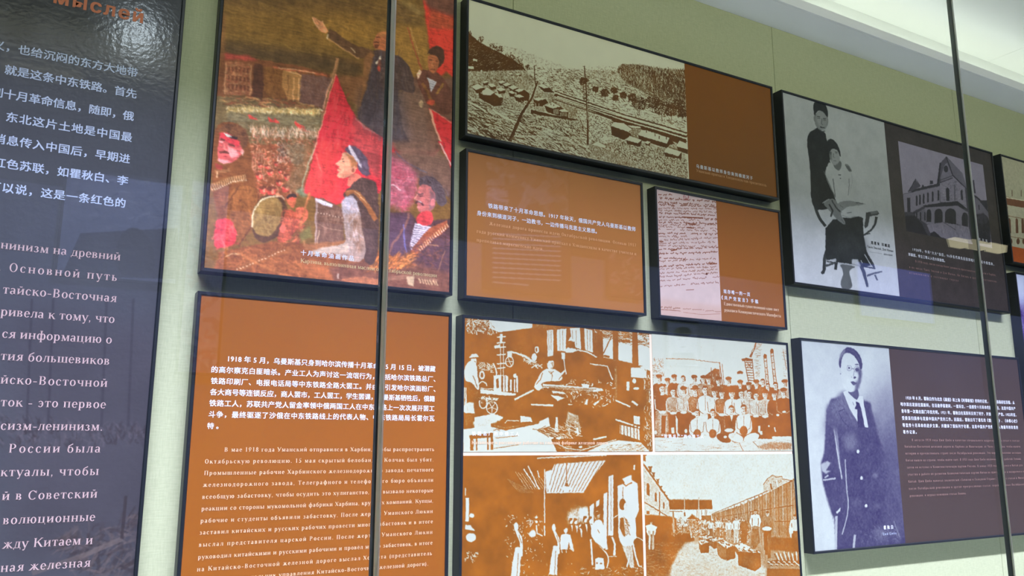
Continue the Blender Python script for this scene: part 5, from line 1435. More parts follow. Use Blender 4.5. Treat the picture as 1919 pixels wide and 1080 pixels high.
    # foremost figure at the window
    A.poly([(1200, 400), (1240, 370), (1300, 350), (1370, 370), (1395, 560), (1380, 640), (1330, 780), (1230, 740), (1190, 640), (1185, 480)], [.94], sm=True); A.ell(1238, 275, 38, 66, [.3]); A.ell(1270, 300, 20, 44, [.75])
    A.poly([(1205, 430), (1250, 420), (1260, 520), (1270, 640), (1240, 620), (1200, 540)], [.25], .95, 2); A.dabs([(1220, 420), (1320, 450), (1310, 620), (1240, 600)], 40, 50, 6, [[.3]], 60, .2, .9, 3)
    A.poly([(1230, 740), (1350, 740), (1372, 990), (1320, 990), (1290, 900)], [.62], 1, 2); A.line([(1350, 700), (1380, 840), (1420, 970), (1455, 968)], 18, [.94]); A.line([(1320, 840), (1285, 980)], 16, [.7]); A.line([(1130, 430), (1190, 390)], 8, [.9]); A.line([(1380, 640), (1440, 660), (1475, 690)], 9, [.9])
    A.dabs([(740, 980), (1470, 970), (1470, 1075), (740, 1075)], 90, 30, 7, [[.4], [.8]], 0, .5, .7, 4)
    A.dabs([(0, 880), (740, 880), (740, 1300), (0, 1300)], 80, 24, 6, [[.8], [.4]], 80, .5, .7, 5)
    return bitone(A, (148, 86, 18), (188, 192, 172), 33, .09, .34, .62, 6, .2)


def art_yard():
    A = Art(1.907, 2.677, 0.86, 1.465, 1000, [.86], 1)
    P = (1190, 840, 4.5)
    A.crop = P
    A.poly([(60, 40), (1400, 40), (1400, 600), (60, 600)], [.93])
    A.poly([(90, 780), (480, 640), (1380, 640), (1400, 1400), (90, 2200)], [.5], 1, 3)
    # left brick building
    A.poly([(65, 130), (90, 150), (160, 260), (230, 350), (290, 440), (290, 570), (75, 560)], [.78])
    A.dabs([(70, 170), (150, 280), (285, 450), (285, 560), (75, 540)], 500, 12, 3, [[.5], [.9]], 35, .2, .6, 1)
    A.line([(65, 130), (290, 450)], 14, [.3]); A.line([(72, 165), (285, 470)], 4, [.95]); A.line([(75, 455), (270, 575)], 9, [.25]); A.line([(205, 370), (205, 570)], 9, [.2])
    for x, y, w_, h_ in ((108, 355, 26, 100), (172, 420, 18, 76), (240, 490, 12, 56)): A.poly([(x - w_ / 2, y - h_ / 2), (x, y - h_ * .62), (x + w_ / 2, y - h_ / 2 + 8), (x + w_ / 2, y + h_ / 2), (x - w_ / 2, y + h_ / 2 - 12)], [.2])
    for x, y, r in ((75, 85, 20), (125, 180, 18), (155, 225, 15), (190, 280, 14), (215, 340, 13), (245, 380, 10), (265, 410, 8)): A.poly([(x - r * .6, y - r), (x + r * .6, y - r), (x + r * .7, y + r * 1.5), (x - r * .6, y + r)], [.35]); A.poly([(x - r, y - r * 1.4), (x + r, y - r * 1.4), (x + r, y - r * .8), (x - r, y - r * .8)], [.2])
    A.poly([(95, 530), (120, 530), (120, 560), (95, 555)], [.2])
    # long roof on posts
    A.poly([(280, 430), (645, 435), (650, 516), (288, 520)], [.16]); A.line([(282, 432), (645, 438)], 5, [.6]); A.dabs([(285, 435), (640, 440), (640, 510), (290, 515)], 120, 30, 3, [[.35], [.08]], 88, .1, .6, 2)
    for x in (415, 535): A.line([(x, 415), (x, 620)], 6, [.7])
    for x in (520, 560, 590, 600): A.line([(x, 520), (x, 580)], 4, [.4])
    A.line([(288, 535), (400, 535)], 5, [.3]); A.poly([(435, 600), (480, 560), (535, 600)], [.25]); A.line([(430, 605), (480, 558), (540, 605)], 7, [.6]); A.poly([(445, 605), (530, 605), (525, 650), (450, 650)], [.5])
    A.poly([(560, 570), (640, 570), (640, 620), (560, 610)], [.35]); A.poly([(620, 540), (680, 525), (720, 545), (640, 570)], [.8])
    # shadowed left
    A.poly([(80, 560), (280, 575), (340, 590), (360, 720), (480, 720), (500, 780), (280, 840), (90, 850)], [.14], 1, 2)
    A.poly([(80, 820), (480, 780), (380, 900), (260, 1080), (260, 1400), (80, 1400)], [.2], 1, 8)
    A.dabs([(80, 800), (460, 790), (330, 1000), (240, 1300), (80, 1300)], 420, 36, 5, [[.35], [.1], [.5]], 0, .4, .6, 3)
    # right fence
    A.poly([(640, 560), (900, 480), (1150, 360), (1335, 260), (1380, 760), (1150, 740), (900, 640), (660, 620)], [.44], 1, 1)
    for i in range(26):
        t = i / 25; x = 660 + 690 * t ** 1.35
        y0 = 562 - 300 * t ** 1.35 - 5; y1 = 620 + 140 * t
        A.line([(x, y0), (x + 10 * t, y1)], 2 + 6 * t, [.25 if i % 2 else .62])
    for a, b in (((650, 555), (1340, 270)), ((660, 590), (1350, 480)), ((660, 615), (1370, 620))): A.line([a, b], 4, [.2], 1, 10)
    for x, y in ((1040, 400), (1155, 345), (1330, 260), (955, 440), (895, 470), (850, 490), (810, 510)): A.line([(x, y), (x + 20, y + 300 * (y < 460) + 120)], 10 if y < 460 else 6, [.5]); A.line([(x + 6, y), (x + 26, y + 300 * (y < 460) + 120)], 3, [.15])
    A.poly([(1080, 310), (1115, 260), (1160, 228), (1240, 240), (1240, 265), (1300, 280), (1180, 345), (1080, 370)], [.72]); A.line([(1080, 310), (1115, 258), (1160, 228), (1185, 245), (1240, 240), (1240, 262), (1320, 275)], 6, [.2]); A.dabs([(1090, 300), (1160, 240), (1290, 285), (1100, 365)], 90, 16, 4, [[.35], [.9]], 30, .8, .8, 4); A.line([(1140, 300), (1150, 350)], 14, [.35]); A.line([(1190, 270), (1200, 330)], 14, [.9])
    # ground
    A.poly([(420, 800), (700, 780), (1100, 1010), (1100, 1400), (280, 1400), (300, 1010), (360, 880)], [.78], 1, 6)
    A.dabs([(400, 820), (700, 800), (1080, 1020), (1080, 1300), (280, 1300), (320, 980)], 500, 30, 5, [[.5], [.95], [.62]], 5, .5, .6, 5)
    # crowd behind
    A.dabs([(480, 600), (900, 590), (960, 640), (960, 800), (480, 760)], 500, 26, 9, [[.95], [.2], [.35], [.75], [.15]], 60, 1, .9, 6)
    A.dabs([(300, 580), (480, 600), (490, 740), (300, 740)], 120, 26, 8, [[.1], [.6], [.2]], 70, .8, .9, 7)
    A.ell(418, 590, 18, 28, [.92]); A.line([(415, 545), (418, 575)], 12, [.3]); A.line([(385, 570), (350, 610)], 12, [.85]); A.line([(320, 530), (325, 720)], 14, [.5]); A.line([(460, 660), (475, 760)], 10, [.7])

    def man(x, y, h, top, leg, hair=.12):
        A.poly([(x - h * .12, y + h * .17), (x - h * .04, y + h * .14), (x + h * .04, y + h * .14), (x + h * .12, y + h * .17), (x + h * .17, y + h * .36), (x + h * .12, y + h * .50), (x + h * .09, y + h * .50), (x - h * .09, y + h * .50), (x - h * .12, y + h * .50), (x - h * .17, y + h * .36)], [top])
        A.line([(x - h * .09, y + h * .26), (x - h * .08, y + h * .46)], h * .02, [.3]); A.line([(x + h * .09, y + h * .26), (x + h * .08, y + h * .46)], h * .02, [.3])
        A.poly([(x - h * .09, y + h * .48), (x + h * .09, y + h * .48), (x + h * .08, y + h), (x + h * .02, y + h), (x, y + h * .6), (x - h * .03, y + h), (x - h * .09, y + h)], [leg])
        A.ell(x, y + h * .085, h * .04, h * .06, [.66]); A.ell(x, y + h * .035, h * .042, h * .028, [hair]); A.line([(x - h * .02, y + h * .085), (x + h * .02, y + h * .085)], h * .015, [.2]); A.line([(x, y + h * .13), (x, y + h * .16)], h * .03, [.5])
    man(135, 610, 250, .94, .5); A.poly([(85, 655), (135, 640), (185, 665), (170, 700), (100, 700)], [.95]); A.line([(122, 700), (120, 850)], 14, [.75]); A.line([(150, 700), (152, 850)], 14, [.6])
    man(1012, 515, 300, .97, .5); man(1115, 530, 330, .42, .18); man(850, 580, 220, .95, .75); man(915, 590, 210, .3, .2); man(790, 600, 190, .95, .6); man(700, 600, 150, .9, .4); man(640, 610, 150, .9, .3); man(1345, 560, 290, .85, .3)
    A.ell(1110, 680, 40, 18, [.92]); A.poly([(1290, 680), (1330, 670), (1330, 720), (1300, 725)], [.95]); A.line([(1310, 720), (1315, 830)], 14, [.85]); A.line([(1345, 730), (1348, 840)], 12, [.3])
    A.poly([(985, 680), (1040, 680), (1050, 800), (1000, 860), (975, 790)], [.35]); A.poly([(900, 700), (945, 700), (940, 800), (890, 800)], [.25]); A.line([(1095, 720), (1110, 900)], 30, [.2]); A.line([(1130, 720), (1130, 930)], 26, [.3])
    A.poly([(1140, 750), (1390, 760), (1390, 880), (1140, 860)], [.22], 1, 3); A.poly([(1220, 660), (1290, 640), (1300, 720), (1250, 750), (1220, 720)], [.4], .8, 2)
    # crates full of shells

    def crate(tl, tr, br, bl, d, n):
        A.poly([tl, tr, br, bl], [.88])
        A.poly([bl, br, (br[0] - 2, br[1] + d), (bl[0] + 4, bl[1] + d * .86)], [.2]); A.poly([tl, bl, (bl[0] + 4, bl[1] + d * .86), (tl[0] + 6, tl[1] + d * .7)], [.34])
        A.line([(bl[0], bl[1] + d * .42), (br[0], br[1] + d * .48)], 4, [.08]); A.line([bl, br], 6, [.5])
        r = np.random.default_rng(n)
        for i in range(n):
            u, v = r.random(2)
            x = tl[0] * (1 - u) * (1 - v) + tr[0] * u * (1 - v) + bl[0] * (1 - u) * v + br[0] * u * v
            y = tl[1] * (1 - u) * (1 - v) + tr[1] * u * (1 - v) + bl[1] * (1 - u) * v + br[1] * u * v
            A.ell(x, y, 8, 5, [.98 if i % 2 else .3], 1, 30)
    crate((535, 750), (600, 735), (648, 750), (590, 775), 70, 16)
    crate((620, 770), (680, 755), (740, 765), (660, 790), 70, 16)
    crate((533, 785), (580, 770), (622, 795), (550, 810), 90, 20)
    crate((685, 790), (750, 778), (838, 825), (765, 845), 110, 40)
    crate((835, 820), (900, 800), (980, 840), (870, 860), 70, 10)
    crate((862, 870), (930, 840), (1040, 870), (1055, 885), 130, 50)
    A.poly([(862, 872), (1055, 885), (1060, 1000), (1010, 1040), (870, 990)], [.22]); A.line([(866, 930), (1058, 955)], 5, [.08]); A.poly([(685, 800), (765, 850), (765, 950), (715, 925), (690, 880)], [.36]); A.poly([(765, 850), (838, 828), (845, 925), (768, 952)], [.24])
    A.poly([(1110, 960), (1390, 900), (1400, 1400), (1110, 1400)], [.2]); A.poly([(1105, 975), (1390, 985), (1390, 1020), (1105, 1015)], [.45])
    for i in range(14): A.line([(1170 + i * 17, 890 - (i % 3) * 8), (1200 + i * 15, 950)], 9, [.85 if i % 2 else .3])
    for i in range(12): A.ell(1125 + i * 22, 965 + (i % 2) * 18, 14, 8, [.7], 1, 30); A.ell(1125 + i * 22, 972 + (i % 2) * 18, 12, 5, [.15], 1, 30)
    A.line([(1340, 950), (1390, 1000)], 7, [.9])
    A = bitone(A, (146, 84, 20), (190, 196, 172), 41, .10, .22, .86, 6, .16)
    return A

def tone_map(A, dark, light, noise=.03, seed=1):
    warp(A, 2.2, 9, seed)
    n = (vnoise(A.H, A.W, 4, 3, seed) - .5) * noise * 2 + (vnoise(A.H, A.W, 40, 4, seed + 2) - .5) * .10
    t = np.clip(A.a[..., 0] + n, 0, 1)[..., None]
    A.a = (np.asarray(dark, np.float32) * (1 - t) + np.asarray(light, np.float32) * t).astype(np.float32)
    A.ch = 3
    return A


def art_couple():
    A = Art(2.757, 3.461, 2.190, 3.060, 900, [.86], 1)
    U = (1510, 160, 5.142); D = (1510, 350, 5.142)
    A.crop = (1440, 150, 2.512)
    A.poly([(60, 50), (560, 200), (600, 700), (100, 700)], [.80], 1, 30)
    A.crop = D
    # chair behind
    A.line([(85, 150), (100, 230), (140, 320), (190, 380)], 26, [.14], sm=True); A.line([(680, 290), (672, 350), (640, 410), (580, 455), (540, 470)], 26, [.14], 1, 12, sm=True); A.line([(565, 465), (620, 450)], 8, [.1])
    A.poly([(580, 250), (690, 232), (708, 260), (690, 275), (615, 285), (600, 380), (570, 400), (560, 380), (578, 300)], [.2], sm=False); A.poly([(620, 245), (690, 235), (695, 255), (630, 270)], [.5], .8, 2)
    # lower legs and stool
    A.line([(200, 620), (180, 700), (178, 800), (165, 830)], 30, [.15]); A.ell(163, 828, 16, 16, [.15]); A.line([(195, 765), (290, 730)], 20, [.2]); A.line([(200, 720), (260, 730)], 10, [.15])
    A.line([(560, 620), (600, 680), (640, 740), (660, 780)], 34, [.2], 1, 18); A.line([(510, 700), (560, 830), (595, 965)], 40, [.22], 1, 22); A.line([(590, 860), (660, 835), (735, 820)], 20, [.3], 1, 12); A.line([(665, 850), (690, 905)], 16, [.3])
    A.line([(290, 720), (400, 735), (520, 760), (670, 790)], 12, [.12]); A.line([(295, 730), (285, 800)], 26, [.12])
    # skirt
    A.poly([(190, 400), (260, 320), (360, 300), (500, 285), (550, 300), (555, 460), (580, 600), (640, 760), (560, 770), (500, 700), (450, 700), (440, 740), (300, 730), (290, 690), (260, 700), (200, 710), (190, 640)], [.09], sm=False)
    A.poly([(260, 520), (560, 480), (600, 660), (440, 730), (220, 690)], [.2], .5, 20)
    A.poly([(320, 740), (500, 770), (420, 800), (420, 850), (440, 900), (450, 990), (340, 990), (335, 900), (365, 850), (350, 790)], [.36], sm=True)
    A.line([(565, 650), (630, 760)], 8, [.8]); A.line([(530, 710), (545, 740)], 8, [.8]); A.poly([(440, 705), (500, 700), (530, 770), (445, 750)], [.8], .9, 2)
    # standing man
    A.crop = U
    body = [(85, 425), (120, 400), (150, 440), (190, 455), (200, 530), (240, 600), (240, 720), (180, 820), (210, 920), (290, 1060), (310, 1150), (200, 1200), (50, 1200), (45, 780), (8, 560), (25, 460)]
    A.poly(body, [.08], sm=True)
    A.ell(150, 340, 66, 92, [.52], 1, -5)
    A.poly([(105, 260), (160, 245), (195, 290), (205, 350), (190, 420), (165, 445), (130, 410), (108, 350)], [.62], .9, 5)
    A.poly([(70, 180), (95, 158), (190, 180), (215, 250), (214, 320), (196, 290), (150, 240), (100, 250), (88, 320), (76, 250)], [.09], sm=True)
    A.ell(86, 318, 10, 34, [.5]); A.line([(108, 298), (138, 305)], 7, [.15]); A.line([(165, 318), (196, 322)], 7, [.15]); A.line([(112, 316), (138, 320)], 6, [.22]); A.line([(168, 334), (194, 336)], 6, [.22]); A.line([(155, 320), (150, 370), (168, 378)], 6, [.36]); A.line([(138, 402), (158, 408), (182, 410)], 9, [.2]); A.line([(130, 430), (160, 448), (185, 440)], 7, [.2])
    # seated woman's blouse
    A.poly([(175, 830), (250, 770), (330, 760), (390, 790), (440, 830), (440, 900), (410, 1010), (420, 1140), (300, 1150), (270, 1050), (220, 960)], [.80], sm=True)
    A.line([(262, 900), (275, 1000), (285, 1080)], 9, [.45]); A.line([(416, 900), (420, 960), (408, 1060)], 6, [.5]); A.line([(440, 850), (450, 920), (420, 1050)], 4, [.66]); A.line([(175, 830), (225, 950), (280, 1070)], 6, [.4])
    A.line([(315, 862), (340, 864)], 8, [.15]); A.line([(330, 898), (340, 900)], 7, [.2])
    A.poly([(250, 720), (340, 720), (345, 780), (320, 830), (270, 790)], [.42], sm=True)
    A.poly([(205, 560), (215, 515), (270, 520), (320, 590), (340, 690), (325, 680), (300, 610), (230, 640), (225, 700), (240, 760), (215, 720), (195, 640)], [.07], sm=True)
    A.poly([(225, 640), (260, 605), (310, 625), (330, 690), (325, 740), (290, 775), (260, 765), (232, 710)], [.66], sm=True)
    A.poly([(225, 640), (245, 630), (250, 720), (240, 720)], [.3], .7, 3)
    A.line([(228, 652), (250, 648)], 6, [.15]); A.line([(280, 640), (306, 645)], 6, [.15]); A.line([(232, 664), (250, 662)], 5, [.25]); A.line([(284, 656), (302, 658)], 5, [.25]); A.line([(268, 655), (264, 692), (280, 695)], 6, [.36]); A.line([(266, 728), (296, 730)], 5, [.3])
    # hand on her shoulder
    A.poly([(370, 760), (400, 755), (430, 790), (445, 830), (420, 835), (395, 800)], [.5], sm=True)
    for i in range(4): A.line([(380 + i * 8, 768 + i * 14), (418 + i * 8, 790 + i * 12)], 4, [.2])
    A.crop = D
    A.poly([(160, 160), (240, 110), (290, 130), (350, 240), (330, 260), (380, 340), (385, 370), (320, 340), (200, 200)], [.5], sm=True)
    A.poly([(290, 160), (400, 130), (480, 150), (580, 170), (480, 185), (400, 190), (350, 240), (320, 220)], [.55], sm=True)
    A.line([(480, 150), (575, 170)], 9, [.25], 1, 3); A.line([(250, 130), (290, 200), (330, 240)], 12, [.2]); A.line([(330, 180), (360, 200)], 5, [.35]); A.line([(160, 160), (225, 120)], 8, [.75]); A.line([(225, 170), (260, 230), (240, 290)], 16, [.15])
    A.poly([(330, 270), (400, 210), (500, 180), (570, 200), (550, 290), (500, 285), (430, 305), (370, 300)], [.8], sm=True); A.line([(395, 255), (440, 245)], 7, [.35]); A.line([(350, 275), (420, 300), (480, 285)], 4, [.5])
    A.poly([(300, 300), (330, 270), (375, 320), (385, 372), (330, 345)], [.52], sm=True); A.line([(340, 310), (372, 355)], 4, [.3])
    # small print smear
    for i in range(14): A.line([(612 + i * 9, 626 + i * 1.6), (617 + i * 9, 627 + i * 1.6)], 6, [.6])
    for i in range(9): A.line([(752 + i * 9.5, 650 + i * 1.4), (758 + i * 9.5, 651 + i * 1.4)], 12, [.3])
    A.a = blur(A.a, 1)
    return tone_map(A, (22, 26, 26), (226, 230, 226), .03, 4)


def art_mansion():
    A = Art(3.461, 4.356, 2.190, 3.060, 900, [.30], 1)
    A.crop = (1670, 260, 4.5)
    A = tone_map(A, (0, 0, 0), (214, 192, 182), .03, 5)
    B = Art(3.461, 4.356, 2.190, 3.060, 900, [.72], 1)
    B.crop = (1670, 260, 4.5)
    frame = [(58, 22), (775, 222), (808, 520), (832, 890), (120, 800)]
    quad = [(58, 22), (775, 218), (838, 880), (440, 862), (130, 820)]
    quad = [(58, 22), (775, 218), (840, 885), (128, 815)]
    B.poly([(58, 22), (900, 200), (900, 900), (100, 900)], [.74])
    B.poly([(90, 470), (200, 440), (400, 390), (620, 420), (800, 560), (840, 890), (120, 830)], [.25])
    # tower gable
    B.poly([(385, 380), (415, 205), (465, 150), (600, 290), (640, 420), (520, 310), (400, 400)], [.34]); B.poly([(465, 155), (600, 290), (640, 415), (520, 310)], [.5]); B.line([(415, 205), (395, 380)], 14, [.12]); B.line([(465, 155), (520, 310), (650, 440)], 9, [.15])
    B.poly([(415, 330), (445, 230), (470, 200), (515, 305), (520, 350), (420, 370)], [.58]); B.ell(462, 255, 18, 28, [.15])
    B.poly([(410, 370), (520, 325), (620, 410), (640, 600), (560, 540), (415, 535)], [.66]); B.line([(410, 372), (520, 330)], 7, [.2]); B.line([(415, 350), (520, 310)], 5, [.25])
    B.dabs([(415, 380), (520, 340), (620, 420), (630, 580), (420, 530)], 160, 14, 8, [[.5], [.8], [.4]], 0, .2, .7, 1)
    # left wing
    B.poly([(100, 470), (270, 430), (410, 400), (412, 540), (270, 570), (180, 620), (110, 620)], [.62]); B.line([(170, 445), (280, 415), (410, 385)], 18, [.14]); B.poly([(140, 450), (205, 345), (245, 405), (170, 445)], [.3]); B.line([(145, 448), (208, 340), (245, 400)], 7, [.14]); B.poly([(325, 385), (330, 352), (352, 355), (355, 378)], [.15]); B.ell(268, 403, 8, 12, [.15])
    for i, (x, y) in enumerate(((215, 525), (243, 518), (274, 510), (310, 500), (350, 492), (398, 482))): B.poly([(x - 7, y - 38), (x, y - 48), (x + 7, y - 40), (x + 7, y + 38), (x - 7, y + 40)], [.12])
    B.poly([(185, 640), (300, 580), (300, 720), (190, 650)], [.5]); 
    for x in (215, 248, 285, 195): B.line([(x, 620), (x, 690)], 11, [.12])
    B.line([(148, 500), (150, 620)], 26, [.16]); B.poly([(462, 425), (475, 412), (490, 425), (492, 525), (465, 525)], [.1]); B.poly([(585, 440), (600, 430), (606, 520), (590, 515)], [.15]); B.poly([(530, 390), (540, 385), (542, 520), (532, 520)], [.42])
    # porch with arches
    B.poly([(265, 565), (430, 540), (560, 528), (650, 600), (560, 575), (300, 580)], [.1]); B.poly([(285, 580), (560, 565), (650, 620), (655, 760), (560, 720), (300, 720)], [.6])
    for x, y, w_, h_ in ((318, 650, 20, 54), (400, 655, 34, 64), (500, 660, 46, 72), (622, 690, 26, 68)):
        B.poly([(x - w_, y + h_)] + [(x + w_ * math.cos(t), y - h_ * .35 - h_ * .65 * math.sin(t)) for t in np.linspace(math.pi, 0, 12)] + [(x + w_, y + h_ * (1.0 if x < 600 else 1.15))], [.09])
    B.poly([(300, 725), (440, 705), (655, 745), (680, 880), (540, 870), (330, 800)], [.64]); B.dabs([(300, 730), (440, 712), (655, 750), (670, 870), (540, 860)], 120, 24, 7, [[.5], [.76]], 85, .3, .6, 2); B.line([(440, 705), (545, 770)], 5, [.3])
    # right wing and trees
    B.poly([(640, 430), (740, 500), (815, 600), (835, 700), (760, 720), (690, 640)], [.5]); B.line([(660, 450), (740, 510), (825, 620)], 12, [.15]); B.poly([(680, 350), (698, 350), (712, 460), (692, 460)], [.22]); B.line([(740, 560), (742, 600)], 9, [.15]); B.poly([(740, 520), (808, 520), (815, 600)], [.14])
    B.poly([(690, 660), (720, 640), (780, 630), (835, 700), (840, 890), (720, 870), (690, 780)], [.10], 1, 3); B.poly([(120, 650), (200, 650), (260, 720), (300, 800), (330, 850), (120, 800)], [.08], 1, 2); B.poly([(330, 800), (360, 780), (420, 830), (480, 865), (330, 850)], [.08])
    B.poly([(122, 780), (200, 810), (300, 855), (200, 850), (125, 800)], [.6]); B.ell(770, 680, 50, 40, [.2])
    B.dabs([(690, 660), (830, 680), (835, 880), (720, 860)], 120, 18, 6, [[.2], [.05]], 50, 1, .8, 3)
    B.line([(620, 300), (640, 600)], 4, [.3], .0)
    B.a = blur(B.a, 1)
    B = tone_map(B, (20, 20, 30), (206, 196, 216), .04, 6)
    m = B.mask([(58, 22), (775, 220), (838, 890), (128, 800)])[..., None]
    # the photograph is an upright rectangle on its dark field
    X, Z = back([1683, 1842], [265, 309])
    Xb, Zb = back([1699, 1856], [441, 458])
    x0 = int((3.461 + (X[0] - 3.461) - 3.461) * 900); x1 = int((X[1] - 3.461) * 900)
    z0 = int((3.060 - Z.mean()) * 900); z1 = int((3.060 - Zb.mean()) * 900)
    A.a[z0:z1, x0:x1] = B.a[z0:z1, x0:x1]
    return A


def art_portrait():
    A = Art(2.771, 3.348, 1.077, 1.938, 1000, [.93], 1)
    U = (1540, 640, 6.75); D = (1520, 780, 4.32); P = (1480, 620, 2.348)
    A.crop = P
    A.poly([(300, 330), (440, 200), (520, 300), (560, 980), (300, 1000), (400, 600)], [.55], .9, 60)
    A.poly([(350, 500), (460, 380), (540, 950), (380, 980)], [.32], .9, 50)
    A.crop = D
    coat = [(130, -40), (115, 120), (105, 300), (80, 380), (90, 520), (120, 640), (170, 800), (190, 840), (200, 1090), (820, 1090), (760, 900), (620, 400), (545, 160), (500, -10), (480, -110), (300, -160), (160, -140)]
    A.poly(coat, [.20], 1, 4)
    A.poly([(560, 200), (700, 300), (760, 1000), (600, 1000)], [.28], .8, 25)
    A.dabs([(130, 0), (540, 100), (640, 500), (720, 1050), (210, 1050), (100, 450)], 1500, 34, 6, [[.14], [.3], [.22], [.36]], 85, .4, .45, 1)
    A.ell(320, 200, 55, 80, [.55], .6, 0, 12); A.poly([(170, 30), (210, 60), (245, 480), (260, 510), (225, 420)], [.6], .9, 2)
    A.line([(172, 20), (205, 240), (250, 510)], 9, [.86], .95); A.line([(276, 350), (285, 560), (305, 720), (285, 850), (250, 960)], 9, [.8], .9, sm=True); A.line([(205, 810), (200, 1080)], 20, [.85], .9); A.line([(355, 960), (345, 1070)], 18, [.9], .8)
    A.poly([(80, 390), (130, 365), (160, 380), (120, 440), (160, 445), (120, 470), (90, 450)], [.85], .9, 2); A.line([(95, 520), (200, 505)], 14, [.8]); A.line([(110, 500), (140, 480)], 12, [.8]); A.poly([(200, 780), (240, 740), (235, 770), (210, 792)], [.95]); A.line([(110, 620), (160, 780)], 5, [.7])
    for x, y in ((380, 287), (408, 504), (446, 727)): A.ell(x, y, 11, 15, [.98])
    A.ell(520, 480, 24, 18, [.5], .7, 0, 5); A.ell(540, 730, 40, 22, [.4], .7, 0, 8); A.ell(560, 960, 60, 50, [.5], .6, 0, 12); A.ell(370, 700, 40, 30, [.36], .6, 0, 8); A.line([(670, 850), (715, 980)], 8, [.5])
    A.dabs([(380, 900), (700, 880), (740, 1060), (380, 1060)], 260, 24, 7, [[.3], [.55], [.16]], 60, 1, .5, 2)
    A.crop = U
    # shoulders, lapels, shirt, tie
    A.poly([(60, 820), (180, 740), (260, 640), (320, 640), (440, 760), (470, 700), (530, 760), (620, 900), (680, 1090), (60, 1090)], [.30], 1, 10)
    A.poly([(120, 800), (270, 650), (440, 1000), (450, 1090), (120, 1090)], [.42], .9, 12); A.dabs([(110, 800), (270, 660), (430, 1000), (430, 1085), (100, 1085)], 420, 44, 7, [[.2], [.56], [.34]], 80, .4, .6, 3); A.poly([(40, 960), (720, 960), (720, 1180), (40, 1180)], [.22], .6, 30)
    A.poly([(60, 860), (120, 800), (130, 1080), (70, 1080)], [.3], .9, 3)
    A.line([(210, 890), (290, 855)], 12, [.16]); A.line([(215, 900), (260, 1000), (340, 1085)], 9, [.16]); A.line([(285, 870), (330, 930), (380, 1020)], 5, [.25])
    A.poly([(270, 640), (320, 620), (440, 745), (475, 690), (520, 700), (590, 1090), (540, 1090), (440, 1000), (350, 850)], [.94]); A.poly([(430, 760), (475, 780), (500, 860), (545, 1090), (455, 1090), (450, 860)], [.14]); A.poly([(415, 850), (445, 790), (470, 790), (480, 830), (445, 862)], [.14])
    A.poly([(525, 760), (560, 830), (630, 930), (680, 1090), (590, 1090), (560, 940)], [.2]); A.line([(390, 770), (410, 810)], 6, [.4])
    # neck, face, hair
    A.poly([(320, 630), (400, 620), (460, 600), (475, 700), (440, 740), (380, 700)], [.3], sm=True)
    A.poly([(245, 330), (250, 220), (310, 140), (400, 150), (470, 240), (490, 330), (500, 400), (490, 500), (460, 600), (380, 650), (320, 630), (260, 560), (240, 440)], [.95], sm=True)
    A.poly([(440, 330), (495, 330), (508, 400), (498, 510), (455, 620), (400, 650), (440, 560), (470, 440)], [.28], .9, 5); A.poly([(230, 330), (250, 380), (245, 430), (228, 420), (222, 370)], [.9], sm=True); A.ell(238, 408, 6, 8, [.4])
    A.poly([(210, 260), (240, 150), (290, 90), (340, 70), (420, 100), (480, 170), (512, 260), (515, 330), (490, 365), (470, 280), (430, 210), (380, 160), (310, 135), (265, 180), (245, 260), (242, 345), (225, 330)], [.2], sm=True)
    A.poly([(225, 170), (290, 95), (300, 130), (250, 200), (225, 260)], [.6], .8, 3); A.line([(320, 100), (420, 140), (480, 240)], 7, [.45], .7)
    # spectacles
    A.arc(348, 338, 30, 34, 5, [.5]); A.arc(445, 355, 34, 40, 5, [.6]); A.line([(375, 345), (412, 350)], 6, [.3]); A.ell(346, 338, 14, 13, [.25]); A.ell(446, 358, 24, 24, [.3]); A.line([(420, 295), (465, 292)], 12, [.2]); A.line([(322, 310), (350, 308)], 5, [.6]); A.line([(412, 370), (400, 430), (420, 460)], 7, [.6]); A.ell(418, 460, 17, 13, [.25]); A.ell(378, 455, 6, 5, [.5])
    A.poly([(365, 515), (400, 505), (430, 520), (450, 530), (410, 560), (390, 550)], [.3], sm=True); A.line([(365, 518), (440, 525)], 6, [.14]); A.poly([(430, 500), (460, 510), (455, 570), (420, 590)], [.3], .8, 5)
    A.a = blur(A.a, 1)
    n = vnoise(A.H, A.W, 8, 4, 8) - .5
    A.a[..., 0] += n * .25 * (1 - A.a[..., 0])
    return tone_map(A, (36, 28, 66), (192, 200, 186), .03, 9)


